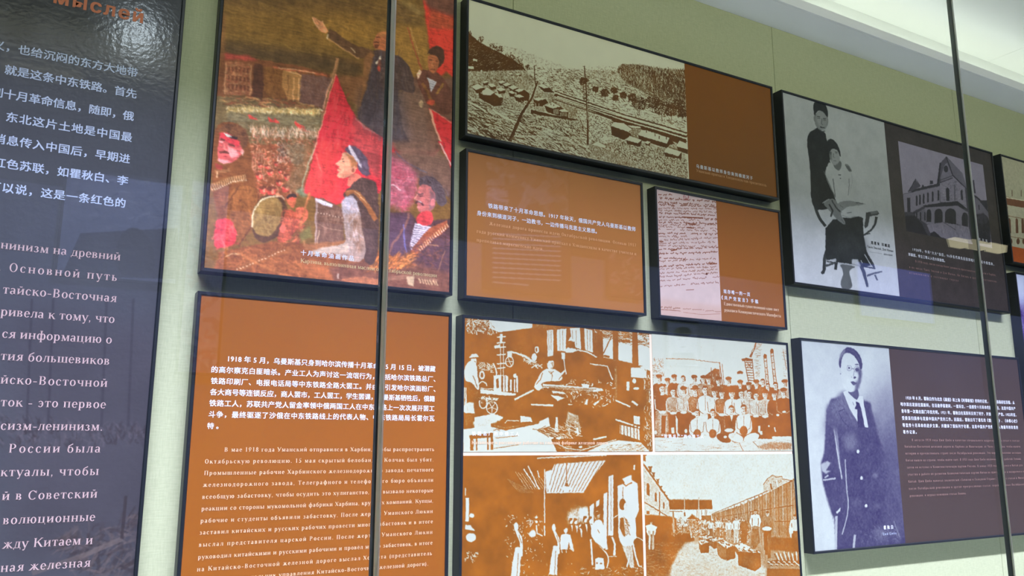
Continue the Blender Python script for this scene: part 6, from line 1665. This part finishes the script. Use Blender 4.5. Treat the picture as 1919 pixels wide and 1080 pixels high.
def art_manuscript():
    A = Art(2.011, 2.323, 1.987, 2.487, 1500, (214, 190, 178))
    A.crop = (1200, 330, 3.483)
    n = vnoise(A.H, A.W, 60, 4, 3)[..., None]
    A.a *= 1 + (n - .5) * .08
    r = np.random.default_rng(12)
    ys = [(125, 133), (148, 170), (175, 195), (190, 205), (215, 218), (228, 240), (243, 262), (270, 285), (292, 292), (308, 315), (325, 322), (335, 345), (352, 362), (378, 382), (398, 400), (425, 408), (445, 435), (458, 465), (484, 470), (512, 500), (540, 548), (562, 542), (598, 572), (612, 598), (640, 615), (666, 636), (690, 664), (726, 700)]
    for i, (ya, yb) in enumerate(ys):
        x = 116 + r.random() * 12; xe = 470 + r.random() * 25 + i * .6
        if i == 0: xe = 210
        if i in (14, 20): xe = 300
        dk = r.random() < .3
        while x < xe:
            wl = 14 + r.random() * 40
            pts = []
            m = int(wl / 2.4)
            for k in range(m + 1):
                xx = x + k * 2.4
                yy = ya + (yb - ya) * (xx - 110) / 380 - 4 + r.normal() * 2.6
                if r.random() < .1: yy -= 8
                if r.random() < .06: yy += 8
                pts.append((xx, yy))
            if len(pts) > 2: A.line(pts, 2.8 if not dk else 4.2, (118, 54, 24), .88)
            x += wl + 5 + r.random() * 9 + (r.random() < .1) * 24
    for (a, b) in (((270, 268), (410, 275)), ((310, 310), (360, 318)), ((200, 488), (240, 480)), ((300, 336), (350, 340)), ((125, 430), (150, 428)), ((450, 575), (500, 572))): A.line([a, b], 8, (120, 56, 28), .8)
    A.arc(298, 138, 17, 20, 2.5, (156, 60, 60)); A.line([(282, 128), (298, 160), (316, 130)], 2.5, (156, 60, 60)); A.line([(290, 130), (305, 150)], 2.5, (156, 60, 60))
    A.line([(298, 745), (350, 742)], 4, (140, 80, 50)); A.ell(432, 640, 6, 7, (96, 44, 24))
    # underlined signature line
    for x0, x1, y, wd, amp in ((132, 148, 855, 5, 5), (158, 205, 858, 5, 9), (212, 262, 864, 5, 8), (278, 330, 868, 3, 5), (338, 400, 872, 3, 5), (408, 415, 876, 3, 4), (425, 480, 880, 3, 5), (486, 524, 886, 3, 4)):
        p = [(x, y + (-1) ** k * amp * r.random()) for k, x in enumerate(np.arange(x0, x1, 3.4))]
        A.line(p, wd, (110, 50, 22), .85)
    A.line([(135, 872), (200, 876), (262, 882)], 4, (120, 60, 28)); A.line([(280, 890), (400, 905), (520, 900)], 2.5, (150, 90, 60))
    A.poly([(130, 800), (530, 850), (530, 960), (130, 930)], (196, 150, 120), .35, 14)
    return A


def art_dark():
    A = Art(-1.30, 0.240, 0.80, 3.060, 500, (70, 72, 76))
    n = vnoise(A.H, A.W, 220, 6, 3)[..., None]; m = vnoise(A.H, A.W, 60, 5, 4)[..., None]
    A.a *= .82 + .36 * n
    A.crop = (0, 0, 1.0)
    for x, y, rx, ry in ((30, 45, 34, 30), (60, 8, 30, 12), (20, 5, 26, 10), (145, 30, 24, 26), (95, 12, 20, 8), (36, 60, 26, 22)): A.ell(x, y, rx, ry, (36, 38, 38), .55, 10, 10)
    A.poly([(0, 107), (150, 130), (160, 150), (0, 132)], (96, 94, 84), .5, 5)
    A.poly([(0, 118), (60, 125), (160, 140), (150, 150), (60, 140), (0, 130)], (110, 106, 92), .3, 5)
    # faint wooded print in the lower part
    A.poly([(0, 560), (300, 600), (260, 1080), (0, 1080)], (66, 58, 62), .5, 30)
    A.dabs([(0, 780), (280, 800), (270, 830), (0, 840)], 220, 16, 5, [(48, 40, 42), (92, 84, 86)], 80, .5, .45, 2)
    A.dabs([(90, 1010), (270, 960), (262, 1080), (150, 1080)], 200, 30, 7, [(54, 46, 46), (96, 84, 80)], -35, .6, .5, 3)
    A.line([(60, 1075), (160, 1040), (230, 1010)], 9, (104, 92, 86), .6); A.line([(236, 930), (228, 1010)], 6, (50, 42, 42), .7)
    for x in (60, 100, 200, 250): A.line([(x, 560), (x - 10, 800)], 5, (50, 46, 52), .5)
    A.a *= .92 + .16 * m
    return A


def art_street():
    A = Art(4.451, 5.50, 2.471, 3.065, 500, (196, 192, 160))
    A.crop = (1840, 250, 2.92)
    A.poly([(90, 340), (300, 380), (300, 640), (120, 620)], (206, 200, 170)); A.poly([(130, 345), (300, 385), (300, 420), (135, 390)], (132, 84, 54)); A.line([(130, 350), (300, 380)], 5, (236, 228, 196))
    for x in (150, 190, 222, 260, 300): A.poly([(x - 6, 470), (x, 462), (x + 7, 472), (x + 10, 545), (x - 4, 545)], (112, 72, 46)); A.ell(x + 8, 590, 9, 16, (112, 72, 46))
    for x in (165, 215, 250, 290): A.line([(x, 310), (x + 1, 345)], 4, (112, 84, 60))
    A.line([(140, 450), (300, 480)], 4, (150, 120, 90)); A.line([(140, 560), (300, 590)], 4, (150, 120, 90)); A.line([(135, 400), (145, 620)], 12, (126, 78, 50), .8)
    Xz, Zz = back(1905, 460)
    z = int((3.065 - (2.471 + .085)) * 500)
    A.a[z:] = (190, 92, 40)
    A.a *= 1 + (vnoise(A.H, A.W, 6, 3, 2)[..., None] - .5) * .16
    return A


def art_violet():
    A = Art(4.460, 5.50, 1.20, 2.403, 400, (206, 212, 238))
    A.crop = (1870, 500, 6.0)
    A.poly([(200, 500), (294, 420), (400, 500), (400, 1200), (240, 1200)], (86, 62, 130), .9, 14); A.poly([(200, 100), (294, 120), (294, 300), (230, 300)], (226, 234, 250), .8, 10); A.line([(240, 400), (294, 380)], 30, (176, 180, 220), .6)
    A.dabs([(220, 420), (400, 420), (400, 1000), (250, 1000)], 160, 50, 14, [(120, 90, 160), (70, 50, 110), (190, 190, 226)], 70, .6, .6, 2)
    return A
def _stub(X0,X1,Z0,Z1,c):
    return lambda: art_plain(X0,X1,Z0,Z1,c,1,ppm=200)
for _n,_a in dict(dark=(-1.3,.24,.8,3.06,(60,60,66)),painting=(.357,1.122,1.992,3.06,(140,90,60)),landscape=(1.181,2.182,2.556,3.06,(180,160,130)),manuscript=(2.011,2.323,1.987,2.487,(220,200,190)),couple=(2.757,3.461,2.19,3.06,(200,200,200)),mansion=(3.461,4.356,2.19,3.06,(80,70,66)),workshop=(1.18,1.951,1.477,1.911,(180,150,110)),group=(1.963,2.677,1.477,1.911,(220,200,190)),hall=(1.18,1.895,.86,1.465,(150,90,40)),yard=(1.907,2.677,.86,1.465,(200,170,140)),portrait=(2.771,3.348,1.077,1.938,(150,150,190)),street=(4.451,5.5,2.471,3.065,(200,190,160)),violet=(4.46,5.5,1.2,2.403,(200,200,240))).items():
    if 'art_'+_n not in globals(): globals()['art_'+_n]=_stub(*_a)

# ---------------------------------------------------------------- the framed panels
def vsize(px, at):
    """size in metres of px photo pixels of height at photo pixel `at` on the wall"""
    X, Z = back(*at)
    d = np.array([X, 0.0, Z]) - CAM
    return px * (d @ FW) / FOC


def zh(parent, text, a, b, px, mat, bold=0.017):
    s = vsize(px, ((a[0] + b[0]) / 2, (a[1] + b[1]) / 2)) / 0.97      # body of a square glyph
    o = s * 0.075
    Xa, Za = back(*a); Xb, Zb = back(*b)
    r = sans_line(parent, text, a, b, s, mat, bold)
    r.data.transform(Matrix.Translation((0, 0, o)))
    return r


def ru(parent, text, a, b, px, mat, wt=1.0):
    return serif_line(parent, text, a, b, vsize(px, ((a[0] + b[0]) / 2, (a[1] + b[1]) / 2)), mat, wt)


I_WHITE = ink('white_ink', (236, 240, 244))
I_P0 = ink('pale_grey_ink', (196, 208, 226))
I_P0R = ink('rose_grey_ink', (206, 178, 172))
I_HEAD = ink('terracotta_ink', (206, 124, 86))
I_CREAM = ink('cream_ink', (244, 208, 168))
I_GOLD = ink('gold_ink', (226, 200, 140))
I_TAN = ink('tan_ink', (232, 176, 122))
I_ROSE = ink('dull_rose_ink', (176, 140, 128))
I_BLACK = ink('black_ink', (32, 36, 38))

GAIN = (1, 1, 1)

# --- dark text panel on the left
p0 = frame_panel('text_panel', -1.30, 0.240, 0.80, 3.060, 'tall charcoal text panel with large white Chinese and rose Russian lines, leftmost on the wall')
A = art_dark()
print_plane('print', -1.30, 0.240, 0.80, 3.060, print_mat('dark_print', A.image('dark_print'), GAIN, 0.5, 0.2, coat=0.32, bump=0.3), p0)
sans_line(p0, 'мыслей', (101, 5.6), (266.4, 42.8), vsize(36, (180, 22)), I_HEAD, 0.03)
for t, a, b in [('义，也给沉闷的东方大地带', (-15, 91), (257, 145.4)), ('就是这条中东铁路。首先', (8.4, 138), (255, 185.7)),
                ('到十月革命信息，随即，俄', (-17, 181), (250, 226)), ('东北这片土地是中国最', (11, 228), (246.5, 266)),
                ('消息传入中国后，早期进', (-13, 267), (242.5, 307.5)), ('红色苏联，如瞿秋白、李', (-13, 312), (239, 348.5)),
                ('可以说，这是一条红色的', (-22, 357), (234, 390))]:
    zh(p0, t, a, b, 19.5, I_P0)
for t, a, b in [('нинизм на древний', (0, 466), (226, 489)), ('. Основной путь', (-4, 507), (220, 527.5)), ('тайско-Восточная', (4, 551), (218.5, 566)),
                ('ривела к тому, что', (0, 591.5), (215, 606)), ('ся информацию о', (2.5, 633.5), (210, 644)), ('тия большевиков', (0, 674), (206, 685)),
                ('йско-Восточной', (0, 719), (201.5, 726)), ('ток - это первое', (0, 761), (198.5, 766.5)), ('сизм-ленинизм.', (0, 805), (192.5, 808.5)),
                ('России была', (15, 849), (188.5, 848.5)), ('ктуалы, чтобы', (0, 893), (185, 891)), ('й в Советский', (2.5, 937.5), (182.5, 934)),
                ('волюционные', (4, 983.5), (178.5, 976.5)), ('жду Китаем и', (4, 1028), (174, 1021)), ('ная железная', (0, 1071.5), (169, 1064))]:
    ru(p0, t, a, b, 24.5, I_P0R, 1.05)

# --- oil painting
p1 = frame_panel('oil_painting_print', 0.357, 1.122, 1.992, 3.060, 'framed oil painting of an orator and red flags behind the broad glass joint')
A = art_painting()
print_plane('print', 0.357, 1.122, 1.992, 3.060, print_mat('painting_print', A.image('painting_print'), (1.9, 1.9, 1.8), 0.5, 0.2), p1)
zh(p1, '十月革命油画作品', (563.4, 478.9), (662.7, 488.8), 10.6, I_WHITE)
ru(p1, 'Картина, выполненная маслом об Октябрьской революции', (562.6, 492.3), (819, 520.2), 11.5, I_GOLD)

# --- orange text panel under the painting
OR = (154, 88, 24)
p2 = frame_panel('text_panel', 0.355, 1.122, 0.86, 1.913, 'tall orange text panel below the oil painting with white Chinese above small Russian paragraph')
A = art_plain(0.355, 1.122, 0.86, 1.913, OR, 11)
print_plane('print', 0.355, 1.122, 0.86, 1.913, print_mat('orange_print', A.image('orange_print'), GAIN, 0.45, 0.25), p2)
for t, a, b in [('1918 年 5 月，乌曼斯基只身到哈尔滨传播十月革命。5 月 15 日，被潜藏', (427.3, 677.7), (815.6, 697.7)),
                ('的高尔察克白匪暗杀。产业工人为声讨这一流氓行为，包括哈尔滨铁路总厂、', (396.1, 697.7), (815.6, 716.7)),
                ('铁路印刷厂、电报电话局等中东铁路全路大罢工。并由此引发哈尔滨面粉厂、', (395, 718.9), (815.6, 735.7)),
                ('各大商号等连锁反应，商人罢市，工人罢工，学生罢课，乌曼斯基牺牲后，俄籍', (393.4, 740), (814.3, 753.6)),
                ('铁路工人，苏联共产党人留金率领中俄两国工人在中东铁路上一次次展开罢工', (392, 760.9), (813.7, 772)),
                ('斗争，最终驱逐了沙俄在中东铁路线上的代表人物、中东铁路局局长霍尔瓦', (390.7, 782), (813.7, 790.4)),
                ('特。', (388.2, 804.2), (409, 804.2))]:
    zh(p2, t, a, b, 12.0, I_WHITE)
for t, a, b in [('В мае 1918 года Уманский отправился в Харбин, чтобы распространить', (419.9, 845.9), (813.8, 846.7)),
                ('Октябрьскую революцию. 15 мая скрытый белобандит Колчак был убит.', (383.3, 868.4), (812.4, 865.8)),
                ('Промышленные рабочие Харбинского железнодорожного завода, печатного', (381.9, 889.5), (812.4, 885.3)),
                ('железнодорожного завода, Телеграфного и телефонного бюро объявили', (379.9, 911.4), (811.8, 904.7)),
                ('всеобщую забастовку, чтобы осудить это хулиганство, что вызвало некоторые', (378.5, 933.7), (811.8, 924.4)),
                ('реакции со стороны мукомольной фабрики Харбина, крупных компаний. Купцы,', (377.1, 956.4), (811.6, 943.5)),
                ('рабочие и студенты объявили забастовку. После жертвы Уманского Люкин', (375.4, 979), (811, 963.2)),
                ('заставил китайских и русских рабочих провести много забастовок и в итоге', (373.5, 1001.2), (811, 982.3)),
                ('выслал представителя царской России. После жертвы Уманского Люкин', (372.1, 1024), (810.4, 1002)),
                ('руководил китайскими и русскими рабочими и провёл много забастовок, в итоге', (370.6, 1047), (810.4, 1022.3)),
                ('на Китайско-Восточной железной дороге выслал Хорвата (представитель', (368.7, 1070.1), (809.6, 1042)),
                ('начальник управления Китайско-Восточной железной дороги).', (455, 1086), (802.5, 1061))]:
    ru(p2, t, a, b, 11.4, I_CREAM, 1.15)

# --- wide landscape panel
p3 = frame_panel('landscape_panel', 1.181, 2.680, 2.556, 3.060, 'long framed sepia photograph of a snowy valley village beside a plain brown field, top row')
A = art_landscape()
print_plane('photograph', 1.181, 2.182, 2.556, 3.060, print_mat('landscape_print', A.image('landscape_print'), GAIN, 0.45, 0.2), p3)
A = art_plain(2.182, 2.680, 2.556, 3.060, (140, 86, 26), 12)
print_plane('print', 2.182, 2.680, 2.556, 3.060, print_mat('brown_print', A.image('brown_print'), GAIN, 0.45, 0.2), p3)
zh(p3, '乌曼斯基以教师身份来到横道河子', (1304.8, 315.6), (1410.3, 337), 7.8, I_WHITE)
ru(p3, 'Уманский приехал в Хэндаохэцзы как просветитель', (1304.8, 322.8), (1436.7, 349.6), 8.5, I_TAN)

# --- small orange text panel
p4 = frame_panel('text_panel', 1.185, 1.930, 1.988, 2.490, 'small orange text panel under the village photograph with two bold Chinese lines')
A = art_plain(1.185, 1.930, 1.988, 2.490, (176, 114, 56), 13)
print_plane('print', 1.185, 1.930, 1.988, 2.490, print_mat('orange_print_small', A.image('orange_print_small'), GAIN, 0.45, 0.25), p4)
zh(p4, '铁路带来了十月革命思想。1917 年秋天，俄国共产党人乌曼斯基以教师', (914.8, 390.2), (1190.8, 434), 9.6, I_WHITE)
zh(p4, '身份来到横道河子，一边教书，一边传播马克思主义思想。', (893.7, 403.5), (1118.2, 438.2), 9.6, I_WHITE)
ru(p4, 'Железная дорога принесла идею Октябрьской революции. Осенью 1917', (916.4, 422), (1191.8, 463.1), 9.6, I_TAN, 1.2)
ru(p4, 'года русский коммунист Уманский приехал в Хэндаохэцзы в качестве учителя и', (893, 436.5), (1192.4, 478.7), 9.6, I_TAN, 1.2)
ru(p4, 'преподавал марксистские идеи.', (893, 453.4), (1018.4, 468.9), 9.6, I_TAN, 1.2)

# --- manuscript panel
p5 = frame_panel('manuscript_panel', 2.011, 2.680, 1.987, 2.487, 'framed handwritten manuscript page beside an orange caption field')
A = art_manuscript()
print_plane('manuscript_page', 2.011, 2.323, 1.987, 2.487, print_mat('manuscript_print', A.image('manuscript_print'), GAIN, 0.5, 0.2), p5)
A = art_plain(2.323, 2.680, 1.987, 2.487, (150, 90, 36), 14)
print_plane('print', 2.323, 2.680, 1.987, 2.487, print_mat('orange_print_caption', A.image('orange_print_caption'), GAIN, 0.45, 0.25), p5)
zh(p5, '现存唯一的一页', (1355.9, 549.6), (1405.3, 556), 8.0, I_WHITE)
zh(p5, '《共产党宣言》手稿', (1352, 562.5), (1420.5, 568.3), 8.0, I_WHITE)
ru(p5, 'Единственный существующий один лист', (1356.5, 572.6), (1459.8, 583.2), 9.0, I_CREAM, 1.2)
ru(p5, 'рукописи Коммунистического Манифеста', (1357.3, 584.4), (1463.6, 594.7), 9.0, I_CREAM, 1.2)

# --- couple and mansion
p6 = frame_panel('portrait_panel', 2.757, 4.356, 2.190, 3.060, 'framed photograph of a standing man and seated woman next to a grey mansion photograph')
A = art_couple()
print_plane('photograph', 2.757, 3.461, 2.190, 3.060, print_mat('couple_print', A.image('couple_print'), GAIN, 0.45, 0.2), p6)
A = art_mansion()
print_plane('print', 3.461, 4.356, 2.190, 3.060, print_mat('mansion_print', A.image('mansion_print'), GAIN, 0.45, 0.25), p6)
zh(p6, '周恩来 邓颖超', (1632.3, 458.5), (1667.7, 463.7), 6.8, I_BLACK)
ru(p6, 'Чжоу Эньлай, Дэн Инчао', (1625, 465.2), (1674, 472), 7.0, I_BLACK)
zh(p6, '1928年，中共“六大”会后，96多名代表先后回到哈尔滨，其中周恩来、', (1710.7, 471.8), (1862.6, 496.9), 6.2, I_WHITE, 0.02)
zh(p6, '邓颖超、李立三等人入住大和旅馆。', (1702.4, 479.4), (1770.7, 492), 6.2, I_WHITE, 0.02)
zh(p6, '大和旅馆', (1828, 449.5), (1850, 454), 5.5, I_WHITE, 0.01)
ru(p6, 'В 1928 году, после съезда более девяноста представителей приехали в Харбин,', (1715.3, 492), (1866.4, 517.4), 6.0, I_ROSE, 1.2)
ru(p6, 'в их числе Чжоу Эньлай и Дэн Инчао, Ли Лисань и другие представители', (1703.9, 502.2), (1867.2, 530), 6.0, I_ROSE, 1.2)
ru(p6, 'остановились в гостинице города', (1703.9, 512.8), (1796, 528), 6.0, I_ROSE, 1.2)

# --- four factory photographs in one frame
p7 = frame_panel('photograph_panel', 1.180, 2.677, 0.86, 1.911, 'large framed sheet of four brown and white factory photographs, bottom row')
XM, ZM, XN = 1.957, 1.471, 1.901
cream = (240, 214, 184)
A = art_plain(1.180, 2.677, 0.86, 1.911, cream, 15, ppm=200)
print_plane('print', 1.180, 2.677, 0.86, 1.911, print_mat('cream_sheet', A.image('cream_sheet'), GAIN, 0.45, 0.2), p7)
A = art_workshop()
print_plane('photograph', 1.180, XM - 0.006, ZM + 0.006, 1.911, print_mat('workshop_print', A.image('workshop_print'), GAIN, 0.45, 0.2), p7, -0.0016)
A = art_group()
print_plane('photograph', XM + 0.006, 2.677, ZM + 0.006, 1.911, print_mat('group_print', A.image('group_print'), GAIN, 0.45, 0.2), p7, -0.0016)
A = art_hall()
print_plane('photograph', 1.180, XN - 0.006, 0.86, ZM - 0.006, print_mat('hall_print', A.image('hall_print'), GAIN, 0.45, 0.2), p7, -0.0016)
A = art_yard()
print_plane('photograph', XN + 0.006, 2.677, 0.86, ZM - 0.006, print_mat('yard_print', A.image('yard_print'), GAIN, 0.45, 0.2), p7, -0.0016)
for o in (zh(p7, '“铁路总厂”的中俄工人', (1239.4, 821.5), (1317.6, 822), 7.4, I_WHITE),
          zh(p7, '铁路总厂的中俄工人', (884, 817), (972, 817), 8, I_WHITE),
          ru(p7, 'Китайские и российские рабочие на главной фабрике железной дороги', (883, 833.6), (1138.9, 832.8), 9.5, I_CREAM, 1.2)):
    o.data.transform(Matrix.Translation((0, -0.0018, 0)))

# --- portrait of a man in a coat
p8 = frame_panel('portrait_panel', 2.771, 4.379, 1.077, 1.938, 'framed violet portrait of a man in spectacles and long coat with a dark text field')
A = art_portrait()
print_plane('photograph', 2.771, 3.348, 1.077, 1.938, print_mat('portrait_print', A.image('portrait_print'), GAIN, 0.45, 0.2), p8)
A = art_plain(3.348, 4.379, 1.077, 1.938, (76, 62, 56), 16)
print_plane('print', 3.348, 4.379, 1.077, 1.938, print_mat('plum_print', A.image('plum_print'), GAIN, 0.45, 0.25), p8)
for t, a, b in [('1920 年 8 月，瞿秋白作为北京《晨报》和上海《时事新报》的特约记者，从中东铁路前往苏俄，从', (1697.9, 749.6), (1901.3, 757.7)),
                ('哈尔滨出发前往莫斯科，在沿途停留期间，一面采访，一面感受十月革命的胜利气息，这是中国共产', (1687.9, 760.5), (1902.8, 769.8)),
                ('青年第一次踏出国门寻找光明。1921 年，瞿秋白在莫斯科见到了列宁，并加入了共产党。1922年底，', (1689.4, 774.1), (1904.5, 781.1)),
                ('受委派归国参与发展中国共产党的工作。回国后，瞿秋白写了著名的《饿乡纪程》、《赤都心史》', (1690.5, 787.1), (1906.2, 792.8)),
                ('等宣传十月革命的进步文章，并翻译了国际列宁论著，这是中国共产党的先驱人物最早的珍贵的', (1691.5, 799.9), (1907.7, 805.2)),
                ('著作记录。', (1692.6, 813.1), (1717.7, 813.5))]:
    zh(p8, t, a, b, 7.0, I_WHITE, 0.02)
for t, a, b in [('В августе 1920 года Цюй Цюбо в качестве специального корреспондента уехал в поезде', (1708.6, 826.5), (1910.3, 828.4)),
                ('Китайско-Восточной железной дороги из Харбина до Маньчжурии, от Читы до Москвы, чтобы пройти', (1695.2, 838.6), (1912, 839.7)),
                ('историю и прочувствовать страну после Октябрьской революции. Это первое поколение молодых', (1696.9, 852), (1913, 850.8)),
                ('Китая вышло из страны, чтобы найти свет. В 1921 году Цюй Цюбо познакомился с работой Ленина,', (1697.3, 864.8), (1914.1, 862.5)),
                ('затем он вступил в Коммунистическую партию России. В конце 1922 года вернулся в Китай для', (1699.4, 878), (1916.2, 874.4)),
                ('участия в работе по развитию Коммунистической партии Китая по приглашению и возвратился в', (1701.1, 891.2), (1918.8, 886.1)),
                ('Китай. Цюй Цюбо написал знаменитый «Записки о Голодной Стране». Перевёл статьи о Москве', (1702.2, 904.7), (1922, 897.8)),
                ('после Октябрьской революции и другие прогрессивные статьи, перевод первых Октябрьской', (1703.2, 917.9), (1922, 910)),
                ('революции, и журнал помощник статьи Ленина.', (1704.9, 931.3), (1810.8, 927))]:
    ru(p8, t, a, b, 6.2, I_ROSE, 1.25)
zh(p8, '瞿秋白', (1656, 992.5), (1673.5, 991.8), 7.4, I_WHITE)
ru(p8, 'Цюй Цюбо', (1654, 1002.7), (1679.7, 1002.7), 7.0, I_P0)

# --- the two panels cut by the right edge of the picture
p9 = frame_panel('street_panel', 4.451, 5.50, 2.471, 3.065, 'framed sepia photograph of a pale columned building above an orange strip, far right top')
A = art_street()
print_plane('photograph', 4.451, 5.50, 2.471, 3.065, print_mat('street_print', A.image('street_print'), GAIN, 0.45, 0.2), p9)
p10 = frame_panel('portrait_panel', 4.460, 5.50, 1.20, 2.403, 'framed pale violet portrait photograph, far right edge under the columned building')
A = art_violet()
print_plane('photograph', 4.460, 5.50, 1.20, 2.403, print_mat('violet_print', A.image('violet_print'), GAIN, 0.45, 0.2), p10)
